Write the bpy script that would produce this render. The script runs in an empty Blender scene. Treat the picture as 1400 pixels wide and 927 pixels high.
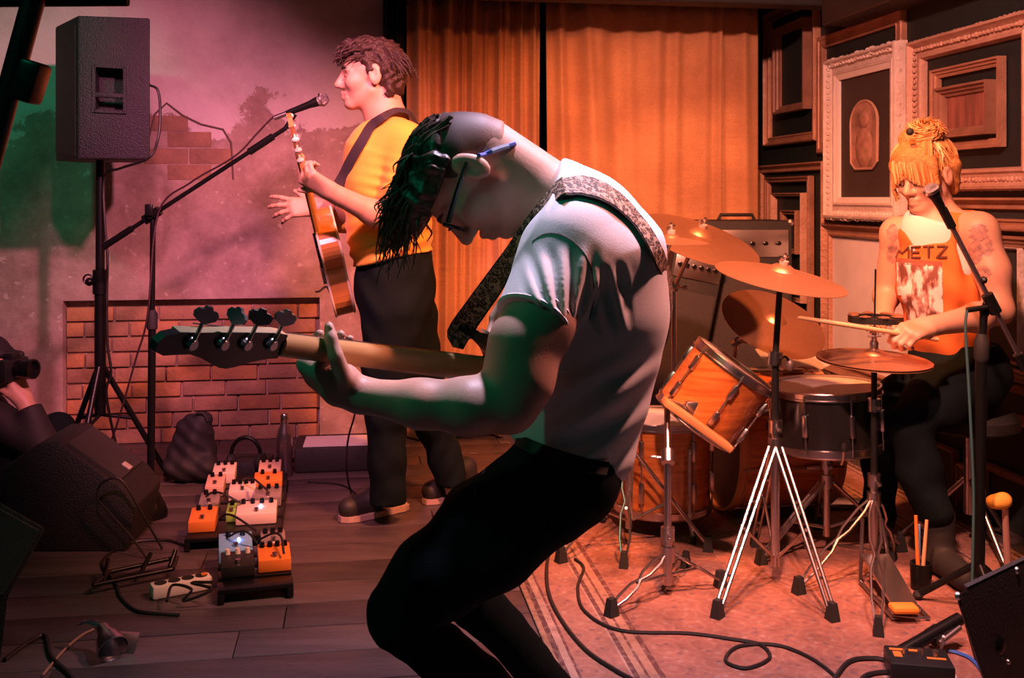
import bpy, bmesh, math, random
import numpy as np
from mathutils import Vector, Matrix
from mathutils.bvhtree import BVHTree

random.seed(7)
scene = bpy.context.scene
COL = scene.collection

# ------------------------------------------------------------------ camera
F, HY, CH = 1400.0, 270.0, 1.2          # focal length in px, horizon row, eye height above the stage
cam_d = bpy.data.cameras.new('camera')
cam_d.sensor_width = 36.0
cam_d.lens = 36.0
cam_d.shift_y = -(463.5 - HY) / 1400.0
cam_d.clip_start = 0.05
cam = bpy.data.objects.new('camera', cam_d)
cam.location = (0, 0, CH)
cam.rotation_euler = (math.pi / 2, 0, 0)
COL.objects.link(cam)
scene.camera = cam

# ------------------------------------------------------------------ world + lamps + exposure
world = bpy.data.worlds.new('world')
scene.world = world
world.use_nodes = True
world.node_tree.nodes['Background'].inputs[0].default_value = (0.10, 0.50, 0.47, 1)
world.node_tree.nodes['Background'].inputs[1].default_value = 0.03
scene.view_settings.view_transform = 'Standard'
scene.view_settings.look = 'None'
scene.view_settings.exposure = 0.0
scene.view_settings.gamma = 1.0
scene.view_settings.use_curve_mapping = False


def spot(name, loc, target, power, color, size, blend=0.4, radius=0.06):
    l = bpy.data.lights.new(name, 'SPOT')
    l.energy = power
    l.color = color
    l.spot_size = math.radians(size)
    l.spot_blend = blend
    l.shadow_soft_size = radius
    o = bpy.data.objects.new(name, l)
    o.location = loc
    o.rotation_euler = (Vector(target) - Vector(loc)).to_track_quat('-Z', 'Y').to_euler()
    COL.objects.link(o)
    return o


# the venue's coloured stage lamps, hung under the low ceiling above the picture
spot('stage_lamp_amber_offscreen', (0.55, 2.35, 2.54), (0.30, 4.8, -0.10), 600, (1.0, 0.25, 0.08), 84, 0.75, 0.1)
spot('stage_lamp_coral_offscreen', (0.25, 1.45, 2.54), (1.6, 4.0, 1.0), 560, (1.0, 0.35, 0.25), 76, 0.6)
spot('stage_lamp_pink_offscreen', (0.35, 1.75, 2.54), (-2.15, 4.95, 1.0), 500, (1.0, 0.27, 0.36), 42, 0.8)
spot('stage_lamp_magenta_offscreen', (-0.75, 1.9, 2.54), (-0.85, 4.6, 0.55), 400, (1.0, 0.27, 0.40), 56, 0.9)
spot('stage_lamp_lavender_offscreen', (0.30, 2.20, 2.54), (0.20, 2.0, 0.95), 215, (0.80, 0.68, 1.0), 70, 0.8)
spot('stage_lamp_rose_offscreen', (1.15, 2.25, 2.54), (0.45, 2.35, 0.3), 260, (1.0, 0.36, 0.30), 76, 0.7)
spot('stage_lamp_green_offscreen', (-1.6, 2.2, 2.54), (-2.35, 5.0, 1.40), 48, (0.02, 1.0, 0.46), 36, 0.6)
spot('stage_lamp_green_front_offscreen', (-1.3, 0.9, 2.54), (-0.4, 2.5, 0.4), 17, (0.02, 1.0, 0.50), 70, 0.8)

# ------------------------------------------------------------------ helpers
def P(u, v, y):
    return np.array(((u - 700.0) * y / F, y, CH - (v - HY) * y / F))


def G(u, v, z=0.0):
    y = F * (CH - z) / (v - HY)
    return np.array(((u - 700.0) * y / F, y, z))


def unit(v):
    v = np.asarray(v, float)
    return v / np.linalg.norm(v)


def ortho(d, up=(0, 0, 1)):
    d = unit(d)
    up = np.asarray(up, float)
    s = np.cross(up, d)
    if np.linalg.norm(s) < 1e-5:
        s = np.cross((1, 0, 0), d)
    s = unit(s)
    return d, s, np.cross(d, s)


ORIG = {}                                   # object -> world origin of its vertex coordinates


def tag(o, label, cat, group=None):
    o['label'] = label
    o['category'] = cat
    if group:
        o['group'] = group
    return o


def thing(name, label, cat, loc, group=None):
    o = bpy.data.objects.new(name, None)
    o.empty_display_size = 0.05
    o.location = [float(c) for c in loc]
    COL.objects.link(o)
    ORIG[o] = np.array(loc, float)
    return tag(o, label, cat, group)


class MB:
    """collects primitive shapes into one mesh, world coordinates"""

    def __init__(s):
        s.v, s.f, s.n, s.uv = [], [], 0, None

    def add(s, v, f):
        v = np.asarray(v, float)
        s.v.append(v)
        n = s.n
        s.f += [tuple(i + n for i in q) for q in f]
        s.n += len(v)
        return s

    def box(s, c, size, rot=None, taper=1.0):
        h = np.asarray(size, float) / 2
        v = np.array([(x, y, z) for z in (-1, 1) for y in (-1, 1) for x in (-1, 1)], float) * h
        v[4:, :2] *= taper
        if rot is not None:
            v = v @ np.asarray(rot).T
        return s.add(v + np.asarray(c, float), [(0, 2, 3, 1), (4, 5, 7, 6), (0, 1, 5, 4), (2, 6, 7, 3), (0, 4, 6, 2), (1, 3, 7, 5)])

    def bbox(s, c, size, rot=None, b=0.004):
        """box with chamfered edges"""
        bm = bmesh.new()
        bmesh.ops.create_cube(bm, size=1.0)
        for v in bm.verts:
            v.co = Vector((v.co.x * size[0], v.co.y * size[1], v.co.z * size[2]))
        bmesh.ops.bevel(bm, geom=bm.edges[:], offset=b, segments=2, affect='EDGES', profile=0.5)
        V = np.array([v.co[:] for v in bm.verts])
        Fs = [tuple(v.index for v in f.verts) for f in bm.faces]
        bm.free()
        if rot is not None:
            V = V @ np.asarray(rot).T
        return s.add(V + np.asarray(c, float), Fs)

    def tube(s, pts, r, n=8, caps=True):
        pts = [np.asarray(p, float) for p in pts]
        m = len(pts)
        rs = [r] * m if np.isscalar(r) else list(r)
        V = []
        t0 = unit(pts[1] - pts[0])
        _, a, b = ortho(t0)
        for i in range(m):
            t = unit(pts[min(i + 1, m - 1)] - pts[max(i - 1, 0)])
            a = a - t * np.dot(a, t)
            a = unit(a)
            b = np.cross(t, a)
            for k in range(n):
                an = 2 * math.pi * k / n
                V.append(pts[i] + rs[i] * (math.cos(an) * a + math.sin(an) * b))
        Fs = []
        for i in range(m - 1):
            for k in range(n):
                k2 = (k + 1) % n
                Fs.append((i * n + k, i * n + k2, (i + 1) * n + k2, (i + 1) * n + k))
        if caps:
            Fs.append(tuple(range(n))[::-1])
            Fs.append(tuple((m - 1) * n + k for k in range(n)))
        return s.add(V, Fs)

    def cyl(s, a, b, r0, r1=None, n=12):
        return s.tube([a, b], [r0, r0 if r1 is None else r1], n)

    def lathe(s, prof, c, axis=(0, 0, 1), n=24):
        """prof: (radius, height) along axis from c"""
        d, a, b = ortho(axis)
        c = np.asarray(c, float)
        V, Fs, idx = [], [], []
        for r, h in prof:
            if r < 1e-6:
                idx.append([len(V)])
                V.append(c + d * h)
            else:
                idx.append(list(range(len(V), len(V) + n)))
                for k in range(n):
                    an = 2 * math.pi * k / n
                    V.append(c + d * h + r * (math.cos(an) * a + math.sin(an) * b))
        for i in range(len(prof) - 1):
            A, B = idx[i], idx[i + 1]
            for k in range(n):
                k2 = (k + 1) % n
                if len(A) == 1 and len(B) == 1:
                    continue
                if len(A) == 1:
                    Fs.append((A[0], B[k2], B[k]))
                elif len(B) == 1:
                    Fs.append((A[k], A[k2], B[0]))
                else:
                    Fs.append((A[k], A[k2], B[k2], B[k]))
        return s.add(V, Fs)

    def ball(s, c, r, n=12, axes=None):
        r = np.ones(3) * r
        m = max(4, n // 2)
        V, Fs = [], []
        V.append((0, 0, -1))
        for i in range(1, m):
            t = -math.pi / 2 + math.pi * i / m
            for k in range(n):
                p = 2 * math.pi * k / n
                V.append((math.cos(t) * math.cos(p), math.cos(t) * math.sin(p), math.sin(t)))
        V.append((0, 0, 1))
        for k in range(n):
            k2 = (k + 1) % n
            Fs.append((0, 1 + k2, 1 + k))
            for i in range(m - 2):
                Fs.append((1 + i * n + k, 1 + i * n + k2, 1 + (i + 1) * n + k2, 1 + (i + 1) * n + k))
            Fs.append((1 + (m - 2) * n + k, 1 + (m - 2) * n + k2, len(V) - 1))
        V = np.array(V) * r
        if axes is not None:
            V = V @ np.asarray(axes)
        return s.add(V + np.asarray(c, float), Fs)

    def prism(s, poly, o, ex, ey, depth):
        """polygon (list of 2d) in the plane o + ex*x + ey*y, extruded by vector depth"""
        o, ex, ey, depth = [np.asarray(q, float) for q in (o, ex, ey, depth)]
        A = [o + ex * x + ey * y for x, y in poly]
        n = len(A)
        V = A + [p + depth for p in A]
        Fs = [tuple(range(n))[::-1], tuple(range(n, 2 * n))]
        Fs += [(i, (i + 1) % n, n + (i + 1) % n, n + i) for i in range(n)]
        return s.add(V, Fs)

    def ribbon(s, L, R, th=0.003, out=None):
        """closed strip between two edge polylines"""
        L = [np.asarray(p, float) for p in L]
        R = [np.asarray(p, float) for p in R]
        n = len(L)
        V = []
        for i in range(n):
            t = L[min(i + 1, n - 1)] - L[max(i - 1, 0)]
            nn = np.cross(t, R[i] - L[i])
            nn = unit(nn) * th
            V += [L[i], R[i], R[i] - nn, L[i] - nn]
        Fs = []
        for i in range(n - 1):
            for k in range(4):
                k2 = (k + 1) % 4
                Fs.append((i * 4 + k, i * 4 + k2, i * 4 + 4 + k2, i * 4 + 4 + k))
        Fs += [(3, 2, 1, 0), (n * 4 - 4, n * 4 - 3, n * 4 - 2, n * 4 - 1)]
        return s.add(V, Fs)

    def data(s):
        return np.concatenate(s.v), s.f

    def build(s, name, mat, parent=None, smooth=None, recalc=True):
        return build(name, np.concatenate(s.v), s.f, mat, parent, smooth, recalc)


def build(name, V, Fs, mat, parent=None, smooth=None, recalc=True, uv=None):
    V = np.asarray(V, float)
    if parent is None:
        o0 = np.array(((V[:, 0].min() + V[:, 0].max()) / 2, (V[:, 1].min() + V[:, 1].max()) / 2, V[:, 2].min()))
    else:
        o0 = ORIG[parent]
    me = bpy.data.meshes.new(name)
    me.from_pydata((V - o0).tolist(), [], [tuple(int(i) for i in f) for f in Fs])
    if recalc:
        bm = bmesh.new()
        bm.from_mesh(me)
        bmesh.ops.recalc_face_normals(bm, faces=bm.faces[:])
        bm.to_mesh(me)
        bm.free()
    me.materials.append(mat)
    if smooth is None or smooth:
        me.polygons.foreach_set('use_smooth', [True] * len(me.polygons))
        if smooth is None:
            me.set_sharp_from_angle(angle=math.radians(38))
    o = bpy.data.objects.new(name, me)
    COL.objects.link(o)
    if parent is None:
        o.location = [float(c) for c in o0]
    else:
        o.parent = parent
    ORIG[o] = o0
    return o


def struct(o):
    o['kind'] = 'structure'
    return o


def spline(pts, n=6):
    """Catmull-Rom through points"""
    p = [np.asarray(q, float) for q in pts]
    p = [2 * p[0] - p[1]] + p + [2 * p[-1] - p[-2]]
    out = []
    for i in range(1, len(p) - 2):
        for k in range(n):
            t = k / n
            out.append(0.5 * (2 * p[i] + (p[i + 1] - p[i - 1]) * t + (2 * p[i - 1] - 5 * p[i] + 4 * p[i + 1] - p[i + 2]) * t * t
                              + (3 * p[i] - p[i - 1] - 3 * p[i + 1] + p[i + 2]) * t ** 3))
    out.append(p[-2])
    return out


# ------------------------------------------------------------------ materials
MATS = {}


def mat(name, col, rough=0.6, metal=0.0, var=0.0, vscale=8.0, bump=0.0, bscale=60.0, col2=None, coat=0.0, sheen=0.0, sss=0.0, emit=None, coords='Object', stretch=(1, 1, 1), spec=None):
    if name in MATS:
        return MATS[name]
    m = bpy.data.materials.new(name)
    m.use_nodes = True
    nt = m.node_tree
    b = nt.nodes['Principled BSDF']
    b.inputs['Base Color'].default_value = (*col, 1)
    b.inputs['Roughness'].default_value = rough
    b.inputs['Metallic'].default_value = metal
    if spec is not None:
        b.inputs['Specular IOR Level'].default_value = spec
    if coat:
        b.inputs['Coat Weight'].default_value = coat
        b.inputs['Coat Roughness'].default_value = 0.12
    if sheen:
        b.inputs['Sheen Weight'].default_value = sheen
        b.inputs['Sheen Roughness'].default_value = 0.4
    if sss:
        b.inputs['Subsurface Weight'].default_value = sss
        b.inputs['Subsurface Radius'].default_value = (0.012, 0.005, 0.003)
        b.inputs['Subsurface Scale'].default_value = 1.0
    if emit:
        b.inputs['Emission Color'].default_value = (*emit[0], 1)
        b.inputs['Emission Strength'].default_value = emit[1]
    if var or bump:
        tc = nt.nodes.new('ShaderNodeTexCoord')
        mp = nt.nodes.new('ShaderNodeMapping')
        mp.inputs['Scale'].default_value = stretch
        nt.links.new(tc.outputs[coords], mp.inputs[0])
    if var:
        nz = nt.nodes.new('ShaderNodeTexNoise')
        nz.inputs['Scale'].default_value = vscale
        nz.inputs['Detail'].default_value = 6
        nt.links.new(mp.outputs[0], nz.inputs['Vector'])
        rp = nt.nodes.new('ShaderNodeValToRGB')
        c2 = col2 if col2 else tuple(c * 0.45 for c in col)
        rp.color_ramp.elements[0].position = 0.5 - 0.22
        rp.color_ramp.elements[1].position = 0.5 + 0.16
        k = var
        rp.color_ramp.elements[0].color = (*[c * (1 - k) + d * k for c, d in zip(col, c2)], 1)
        rp.color_ramp.elements[1].color = (*col, 1)
        nt.links.new(nz.outputs['Fac'], rp.inputs[0])
        nt.links.new(rp.outputs[0], b.inputs['Base Color'])
    if bump:
        nb = nt.nodes.new('ShaderNodeTexNoise')
        nb.inputs['Scale'].default_value = bscale
        nb.inputs['Detail'].default_value = 4
        nt.links.new(mp.outputs[0], nb.inputs['Vector'])
        bp = nt.nodes.new('ShaderNodeBump')
        bp.inputs['Strength'].default_value = bump
        bp.inputs['Distance'].default_value = 0.01
        nt.links.new(nb.outputs['Fac'], bp.inputs['Height'])
        nt.links.new(bp.outputs[0], b.inputs['Normal'])
    MATS[name] = m
    return m


class NT:
    """small helper for longer node graphs"""

    def __init__(s, name):
        s.m = bpy.data.materials.new(name)
        s.m.use_nodes = True
        s.t = s.m.node_tree
        s.b = s.t.nodes['Principled BSDF']
        MATS[name] = s.m

    def n(s, typ, **kw):
        nd = s.t.nodes.new('ShaderNode' + typ)
        for k, v in kw.items():
            if k.startswith('i_'):
                key = k[2:]
                key = int(key) if key.isdigit() else key.replace('_', ' ')
                nd.inputs[key].default_value = v
            else:
                setattr(nd, k, v)
        return nd

    def l(s, a, b):
        s.t.links.new(a, b)

    def ramp(s, src, stops, interp='LINEAR'):
        r = s.n('ValToRGB')
        r.color_ramp.interpolation = interp
        e = r.color_ramp.elements
        while len(e) < len(stops):
            e.new(0.5)
        for i, (p, c) in enumerate(stops):
            e[i].position = p
            e[i].color = (*c, 1) if len(c) == 3 else c
        s.l(src, r.inputs[0])
        return r.outputs[0]

    def mix(s, fac, a, b, mode='MIX'):
        x = s.n('MixRGB', blend_type=mode)
        for i, q in ((0, fac), (1, a), (2, b)):
            if hasattr(q, 'is_linked'):
                s.l(q, x.inputs[i])
            elif i == 0:
                x.inputs[0].default_value = q
            else:
                x.inputs[i].default_value = (*q, 1)
        return x.outputs[0]

    def math(s, op, a, b=None, c=None):
        x = s.n('Math', operation=op)
        for i, q in enumerate((a, b, c)):
            if q is None:
                continue
            if hasattr(q, 'is_linked'):
                s.l(q, x.inputs[i])
            else:
                x.inputs[i].default_value = q
        return x.outputs[0]


# ------------------------------------------------------------------ signed distance modelling (bodies, cloth)
class Shape:
    def __init__(s):
        s.ops = []
        s.lo = np.ones(3) * 1e9
        s.hi = -np.ones(3) * 1e9

    def _b(s, p, r):
        s.lo = np.minimum(s.lo, np.asarray(p) - r)
        s.hi = np.maximum(s.hi, np.asarray(p) + r)

    def cap(s, a, b, ra, rb=None, k=0.02, flat=None, op='u'):
        a, b = np.asarray(a, float), np.asarray(b, float)
        rb = ra if rb is None else rb
        ba = b - a
        sc = 1.0
        if flat is not None:
            n = unit(flat[0])
            st = flat[1]
            ba = ba + n * (ba @ n) * (st - 1)
            sc = min(1.0, 1.0 / st)
        L2 = max(ba @ ba, 1e-9)

        def f(p):
            q = p - a
            if flat is not None:
                q = q + np.outer((q @ n) * (st - 1), n)
            t = np.clip(q @ ba / L2, 0, 1)
            d = np.linalg.norm(q - t[:, None] * ba, axis=1) - (ra + (rb - ra) * t)
            return d * sc
        m = max(ra, rb) * (max(1.0, 1.0 / flat[1]) if flat is not None else 1) + k
        s.ops.append((op, f, k, np.minimum(a, b) - m, np.maximum(a, b) + m))
        if op == 'u':
            s._b(a, m)
            s._b(b, m)
        return s

    def chain(s, pts, k=0.02, flat=None):
        for i in range(len(pts) - 1):
            s.cap(pts[i][0], pts[i + 1][0], pts[i][1], pts[i + 1][1], k, flat)
        return s

    def ell(s, c, r, axes=None, k=0.02, op='u'):
        c = np.asarray(c, float)
        r = np.ones(3) * r
        A = np.eye(3) if axes is None else np.asarray(axes, float)     # rows = local axes

        def f(p):
            q = (p - c) @ A.T
            k0 = np.linalg.norm(q / r, axis=1)
            k1 = np.linalg.norm(q / (r * r), axis=1)
            return k0 * (k0 - 1) / np.maximum(k1, 1e-6)
        s.ops.append((op, f, k, c - r.max() - k, c + r.max() + k))
        if op == 'u':
            s._b(c, r.max() + k)
        return s

    def cut(s, pt, n):
        pt = np.asarray(pt, float)
        n = unit(n)
        s.ops.append(('i', lambda p: (p - pt) @ n, 0.004, None, None))
        return s

    def add(s, o, k=0.02):
        s.ops.append(('u', o.ev, k, o.lo - k, o.hi + k))
        s._b(o.lo, 0)
        s._b(o.hi, 0)
        return s

    def disp(s, fn):
        s.ops.append(('d', fn, 0, None, None))
        return s

    def ev(s, p, cull=False):
        d = np.full(len(p), 1.0)
        first = True
        if cull:
            plo, phi = p.min(0) - 0.015, p.max(0) + 0.015
        for op, f, k, blo, bhi in s.ops:
            if cull and blo is not None and ((blo > phi).any() or (bhi < plo).any()):
                continue
            e = f(p)
            if op == 'u':
                if first:
                    d = e
                    first = False
                elif k <= 0:
                    d = np.minimum(d, e)
                else:
                    h = np.clip(0.5 + 0.5 * (d - e) / k, 0, 1)
                    d = d * (1 - h) + e * h - k * h * (1 - h)
            elif op == 'd':
                d = d + e
            else:
                if op == 's':
                    e = -e
                h = np.clip(0.5 - 0.5 * (d - e) / k, 0, 1)
                d = d * (1 - h) + e * h + k * h * (1 - h)
        return d

    def mesh(s, h=0.006):
        B = 8
        lo = s.lo - 3 * h
        n = np.ceil((s.hi + 3 * h - lo) / h / B).astype(int)
        N = n * B
        ci = np.stack(np.meshgrid(*[np.arange(k) for k in n], indexing='ij'), -1).reshape(-1, 3)
        cc = lo + (ci * B + B / 2) * h
        dc = s.ev(cc)
        near = np.abs(dc) < B * h * 0.5 * 1.75 * 1.5 + 0.012
        grid = np.repeat(np.repeat(np.repeat(dc.reshape(n), B, 0), B, 1), B, 2).astype(np.float32)
        grid = np.pad(grid, ((0, 1), (0, 1), (0, 1)), mode='edge')
        off = np.stack(np.meshgrid(*[np.arange(B + 1)] * 3, indexing='ij'), -1).reshape(-1, 3)
        sel = ci[near]
        key = (sel // 3) @ np.array((1000000, 1000, 1))
        sel = sel[np.argsort(key, kind='stable')] * B
        key.sort()
        cutp = np.flatnonzero(np.diff(key)) + 1
        for grp in np.split(sel, cutp):
            ii = (grp[:, None, :] + off[None]).reshape(-1, 3)
            grid[ii[:, 0], ii[:, 1], ii[:, 2]] = s.ev(lo + ii * h, True)
        # surface nets
        ins = grid < 0
        c8 = [(a, b, c) for a in (0, 1) for b in (0, 1) for c in (0, 1)]
        cnt = np.zeros(tuple(N), np.int8)
        for a, b, c in c8:
            cnt += ins[a:N[0] + a, b:N[1] + b, c:N[2] + c]
        act = np.argwhere((cnt > 0) & (cnt < 8))
        vid = np.full(tuple(N), -1, np.int64)
        vid[act[:, 0], act[:, 1], act[:, 2]] = np.arange(len(act))
        acc = np.zeros((len(act), 3))
        w = np.zeros(len(act))
        val = {q: grid[act[:, 0] + q[0], act[:, 1] + q[1], act[:, 2] + q[2]].astype(float) for q in c8}
        for q in c8:
            for ax in range(3):
                if q[ax] == 0:
                    r = list(q)
                    r[ax] = 1
                    r = tuple(r)
                    A, Bv = val[q], val[r]
                    m = (A < 0) != (Bv < 0)
                    t = np.where(m, A / np.where(m, A - Bv, 1), 0)
                    pos = np.tile(np.array(q, float), (len(act), 1))
                    pos[:, ax] += t
                    acc += pos * m[:, None]
                    w += m
        V = lo + (act + acc / w[:, None]) * h
        quads = []
        for ax in range(3):
            b1, b2 = (ax + 1) % 3, (ax + 2) % 3
            sl0 = [slice(0, -1) if i == ax else slice(1, -1) for i in range(3)]
            sl1 = [slice(1, None) if i == ax else slice(1, -1) for i in range(3)]
            A, Bv = ins[tuple(sl0)], ins[tuple(sl1)]
            e = np.argwhere(A != Bv)
            sgn = A[e[:, 0], e[:, 1], e[:, 2]]
            for i in range(3):
                if i != ax:
                    e[:, i] += 1
            o1 = np.zeros(3, int)
            o1[b1] = 1
            o2 = np.zeros(3, int)
            o2[b2] = 1
            g = lambda k: vid[k[:, 0], k[:, 1], k[:, 2]]
            q = np.stack([g(e - o1 - o2), g(e - o2), g(e), g(e - o1)], 1)
            q[~sgn] = q[~sgn][:, ::-1]
            quads.append(q)
        Q = np.concatenate(quads)
        Q = Q[(Q >= 0).all(1)]
        return V, Q


def build_sdf(name, shape, m, parent, h=0.006):
    V, Q = shape.mesh(h)
    o = build(name, V, Q.tolist(), m, parent, smooth=True, recalc=False)
    return o, V, Q


def bvh(V, Q):
    return BVHTree.FromPolygons([Vector(v) for v in V], [tuple(int(i) for i in q) for q in Q])


EYE = Vector((0, 0, CH))


def shoot(tree, u, v, off=0.004):
    """point of a surface seen in pixel (u, v), lifted off it"""
    d = Vector(P(u, v, 1.0)) - EYE
    hit, nor, _, _ = tree.ray_cast(EYE, d.normalized())
    if hit is None:
        return None
    if nor.dot(d) > 0:
        nor = -nor
    return np.array(hit + nor * off)


def frame3(fwd, up=(0, 0, 1)):
    """rows: forward, left, up"""
    f = unit(fwd)
    l = unit(np.cross(up, f))
    return np.stack([f, l, np.cross(f, l)])


def head_shape(S, o, A, sc=1.0, k=0.012):
    """head with brow, nose, lips, jaw, chin and ears; o = point between the ears, A rows = forward, left, up"""
    L = lambda x, y, z: o + sc * (np.array((x, y, z)) @ A)
    c = lambda a, b, ra, rb=None, k=k, op='u': S.cap(L(*a), L(*b), ra * sc, None if rb is None else rb * sc, k * sc, None, op)
    e = lambda p, r, k=k, op='u': S.ell(L(*p), np.array(r) * sc, A, k * sc, op)
    e((-0.012, 0, 0.038), (0.096, 0.074, 0.082))
    e((0.03, 0, 0.02), (0.066, 0.064, 0.075), 0.02)
    e((0.04, 0, -0.035), (0.053, 0.054, 0.066), 0.02)
    c((0.005, 0.048, -0.048), (0.066, 0.014, -0.092), 0.019, 0.016, 0.02)
    c((0.005, -0.048, -0.048), (0.066, -0.014, -0.092), 0.019, 0.016, 0.02)
    e((0.078, 0, -0.09), (0.019, 0.023, 0.018), 0.018)
    for s in (1, -1):
        e((0.062, s * 0.042, -0.018), (0.03, 0.022, 0.026), 0.02)
        c((0.088, s * 0.012, 0.026), (0.078, s * 0.048, 0.022), 0.011, 0.009, 0.014)
        e((0.1, s * 0.031, 0.004), (0.019, 0.017, 0.013), 0.012, 's')
        e((0.08, s * 0.031, 0.003), (0.0125, 0.0125, 0.0125), 0.004)
        e((0.1, s * 0.012, -0.031), (0.012, 0.009, 0.009), 0.008)
        e((-0.010, s * 0.079, 0.002), (0.023, 0.010, 0.037), 0.007)
        e((-0.004, s * 0.092, 0.006), (0.0125, 0.010, 0.022), 0.005, 's')
    c((0.094, 0, 0.018), (0.117, 0, -0.024), 0.0085, 0.0125, 0.012)
    c((0.088, -0.02, -0.056), (0.1, 0, -0.053), 0.006, 0.0075, 0.006)
    c((0.088, 0.02, -0.056), (0.1, 0, -0.053), 0.006, 0.0075, 0.006)
    c((0.086, -0.017, -0.07), (0.097, 0, -0.069), 0.007, 0.0085, 0.006)
    c((0.086, 0.017, -0.07), (0.097, 0, -0.069), 0.007, 0.0085, 0.006)
    return L


def hand_shape(S, wrist, fwd, dorsal, thumb_side, curls, spread=0.06, thumb=None, sc=1.0, bend=0.0):
    """palm, four unequal curled fingers and a thumb.  fwd: wrist to knuckles, dorsal: back of hand, thumb_side +1/-1
    curls: per finger (index..little) three joint angles in degrees"""
    f = unit(fwd)
    z = np.asarray(dorsal, float)
    z = unit(z - f * (z @ f))
    y = np.cross(z, f) * thumb_side
    w = np.asarray(wrist, float)
    L = lambda a, b, c: w + sc * (a * f + b * y + c * z)
    S.cap(L(-0.03, 0, 0), L(0.02, 0, 0), 0.027 * sc, 0.026 * sc, 0.02, (z, 1.35))
    for yy, x1, r in ((0.026, 0.09, 0.0155), (0.009, 0.094, 0.0155), (-0.009, 0.09, 0.015), (-0.026, 0.083, 0.0135)):
        S.cap(L(0.01, yy * 0.6, 0), L(x1, yy, 0), 0.018 * sc, r * sc * 0.85, 0.012)
    S.cap(L(0.015, 0.018, -0.008), L(0.045, 0.036, -0.012), 0.017 * sc, 0.014 * sc, 0.014)
    base = [(0.092, 0.0275), (0.096, 0.0095), (0.092, -0.0085), (0.084, -0.0255)]
    lens = [(0.042, 0.026, 0.021), (0.046, 0.029, 0.022), (0.043, 0.027, 0.021), (0.034, 0.021, 0.018)]
    rad = [0.0095, 0.0098, 0.0094, 0.0083]
    tips = []
    for i in range(4):
        a = 0.0
        p = np.array((base[i][0], base[i][1], 0.0))
        dy = spread * (1.5 - i)
        for j in range(3):
            a += math.radians(curls[i][j])
            d = np.array((math.cos(a), dy * math.cos(a), -math.sin(a)))
            d /= np.linalg.norm(d)
            q = p + d * lens[i][j]
            r0, r1 = rad[i] * (1 - 0.09 * j), rad[i] * (1 - 0.09 * (j + 1))
            S.cap(L(*p), L(*q), r0 * sc, r1 * sc, 0.004 if j else 0.006)
            p = q
        tips.append(L(*p))
    if thumb is None:
        thumb = [(0.045, 0.036, -0.012), (0.075, 0.052, -0.022), (0.1, 0.052, -0.03)]
    t = [L(*q) for q in thumb]
    S.cap(t[0], t[1], 0.0135 * sc, 0.011 * sc, 0.006)
    S.cap(t[1], t[2], 0.011 * sc, 0.0085 * sc, 0.004)
    return tips

# ------------------------------------------------------------------ common materials
M_black = mat('black_metal', (0.012, 0.014, 0.015), 0.35, 0.6)
M_blackmat = mat('black_matte', (0.012, 0.013, 0.014), 0.7, 0, bump=0.15, bscale=200)
M_chrome = mat('chrome', (0.50, 0.47, 0.49), 0.28, 1.0)
M_steel = mat('brushed_steel', (0.55, 0.54, 0.55), 0.32, 1.0)
M_rubber = mat('rubber', (0.012, 0.013, 0.013), 0.75)
M_cable = mat('cable_black', (0.012, 0.012, 0.013), 0.5)
M_white = mat('white_plastic', (0.72, 0.70, 0.68), 0.5)

# ------------------------------------------------------------------ back wall
BO = np.array((-0.91, 5.09, 0.0))
BX = unit((1, 0.15, 0))
BN = np.array((BX[1], -BX[0], 0.0))          # towards the room
UP = np.array((0, 0, 1.0))


def bs(u, off=0.0):
    """wall coordinate s of pixel column u"""
    o = BO + BN * off
    k = (u - 700.0) / F
    t = (k * o[1] - o[0]) / (BX[0] - k * BX[1])
    return t


def bz(u, v, off=0.0):
    y = (BO + BN * off + BX * bs(u, off))[1]
    return CH - (v - HY) * y / F


def BWp(s, z, off=0.0):
    return BO + BX * s + BN * off + UP * z


def wbox(mb, s0, s1, z0, z1, d0, d1):
    """box on the back wall between depths d0..d1 (positive = into the room)"""
    R = np.stack([BX, -BN, UP], 1)
    return mb.box(BWp((s0 + s1) / 2, (z0 + z1) / 2, (d0 + d1) / 2), (s1 - s0, abs(d1 - d0), z1 - z0), R)


nt = NT('plaster')
tc = nt.n('TexCoord')
geo = nt.n('NewGeometry')
sep = nt.n('SeparateXYZ')
nt.l(geo.outputs['Position'], sep.inputs[0])
n1 = nt.n('TexNoise', i_Scale=1.3, i_Detail=8.0, i_Roughness=0.62)
nt.l(geo.outputs['Position'], n1.inputs['Vector'])
n2 = nt.n('TexNoise', i_Scale=5.5, i_Detail=8.0, i_Roughness=0.7)
nt.l(geo.outputs['Position'], n2.inputs['Vector'])
n3 = nt.n('TexNoise', i_Scale=26.0, i_Detail=4.0)
nt.l(geo.outputs['Position'], n3.inputs['Vector'])
base = nt.ramp(n2.outputs['Fac'], [(0.28, (0.25, 0.175, 0.155)), (0.45, (0.36, 0.265, 0.25)), (0.62, (0.47, 0.36, 0.34)), (0.75, (0.60, 0.49, 0.46))])
hgt = nt.math('ADD', nt.math('MULTIPLY', sep.outputs['Z'], 0.55), nt.math('MULTIPLY', n1.outputs['Fac'], 1.5))
pale = nt.ramp(hgt, [(0.0, (0, 0, 0)), (0.86, (0, 0, 0)), (0.89, (1, 1, 1)), (1.0, (1, 1, 1))])
hgt2 = nt.math('SUBTRACT', hgt, 0.86)
pale = nt.ramp(hgt2, [(0.0, (0, 0, 0)), (0.70, (0, 0, 0)), (0.72, (1, 1, 1)), (1.0, (1, 1, 1))])
c1 = nt.mix(pale, base, (0.66, 0.60, 0.63))
dirt = nt.ramp(n1.outputs['Fac'], [(0.33, (0.42, 0.36, 0.32)), (0.52, (1, 1, 1))])
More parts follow.
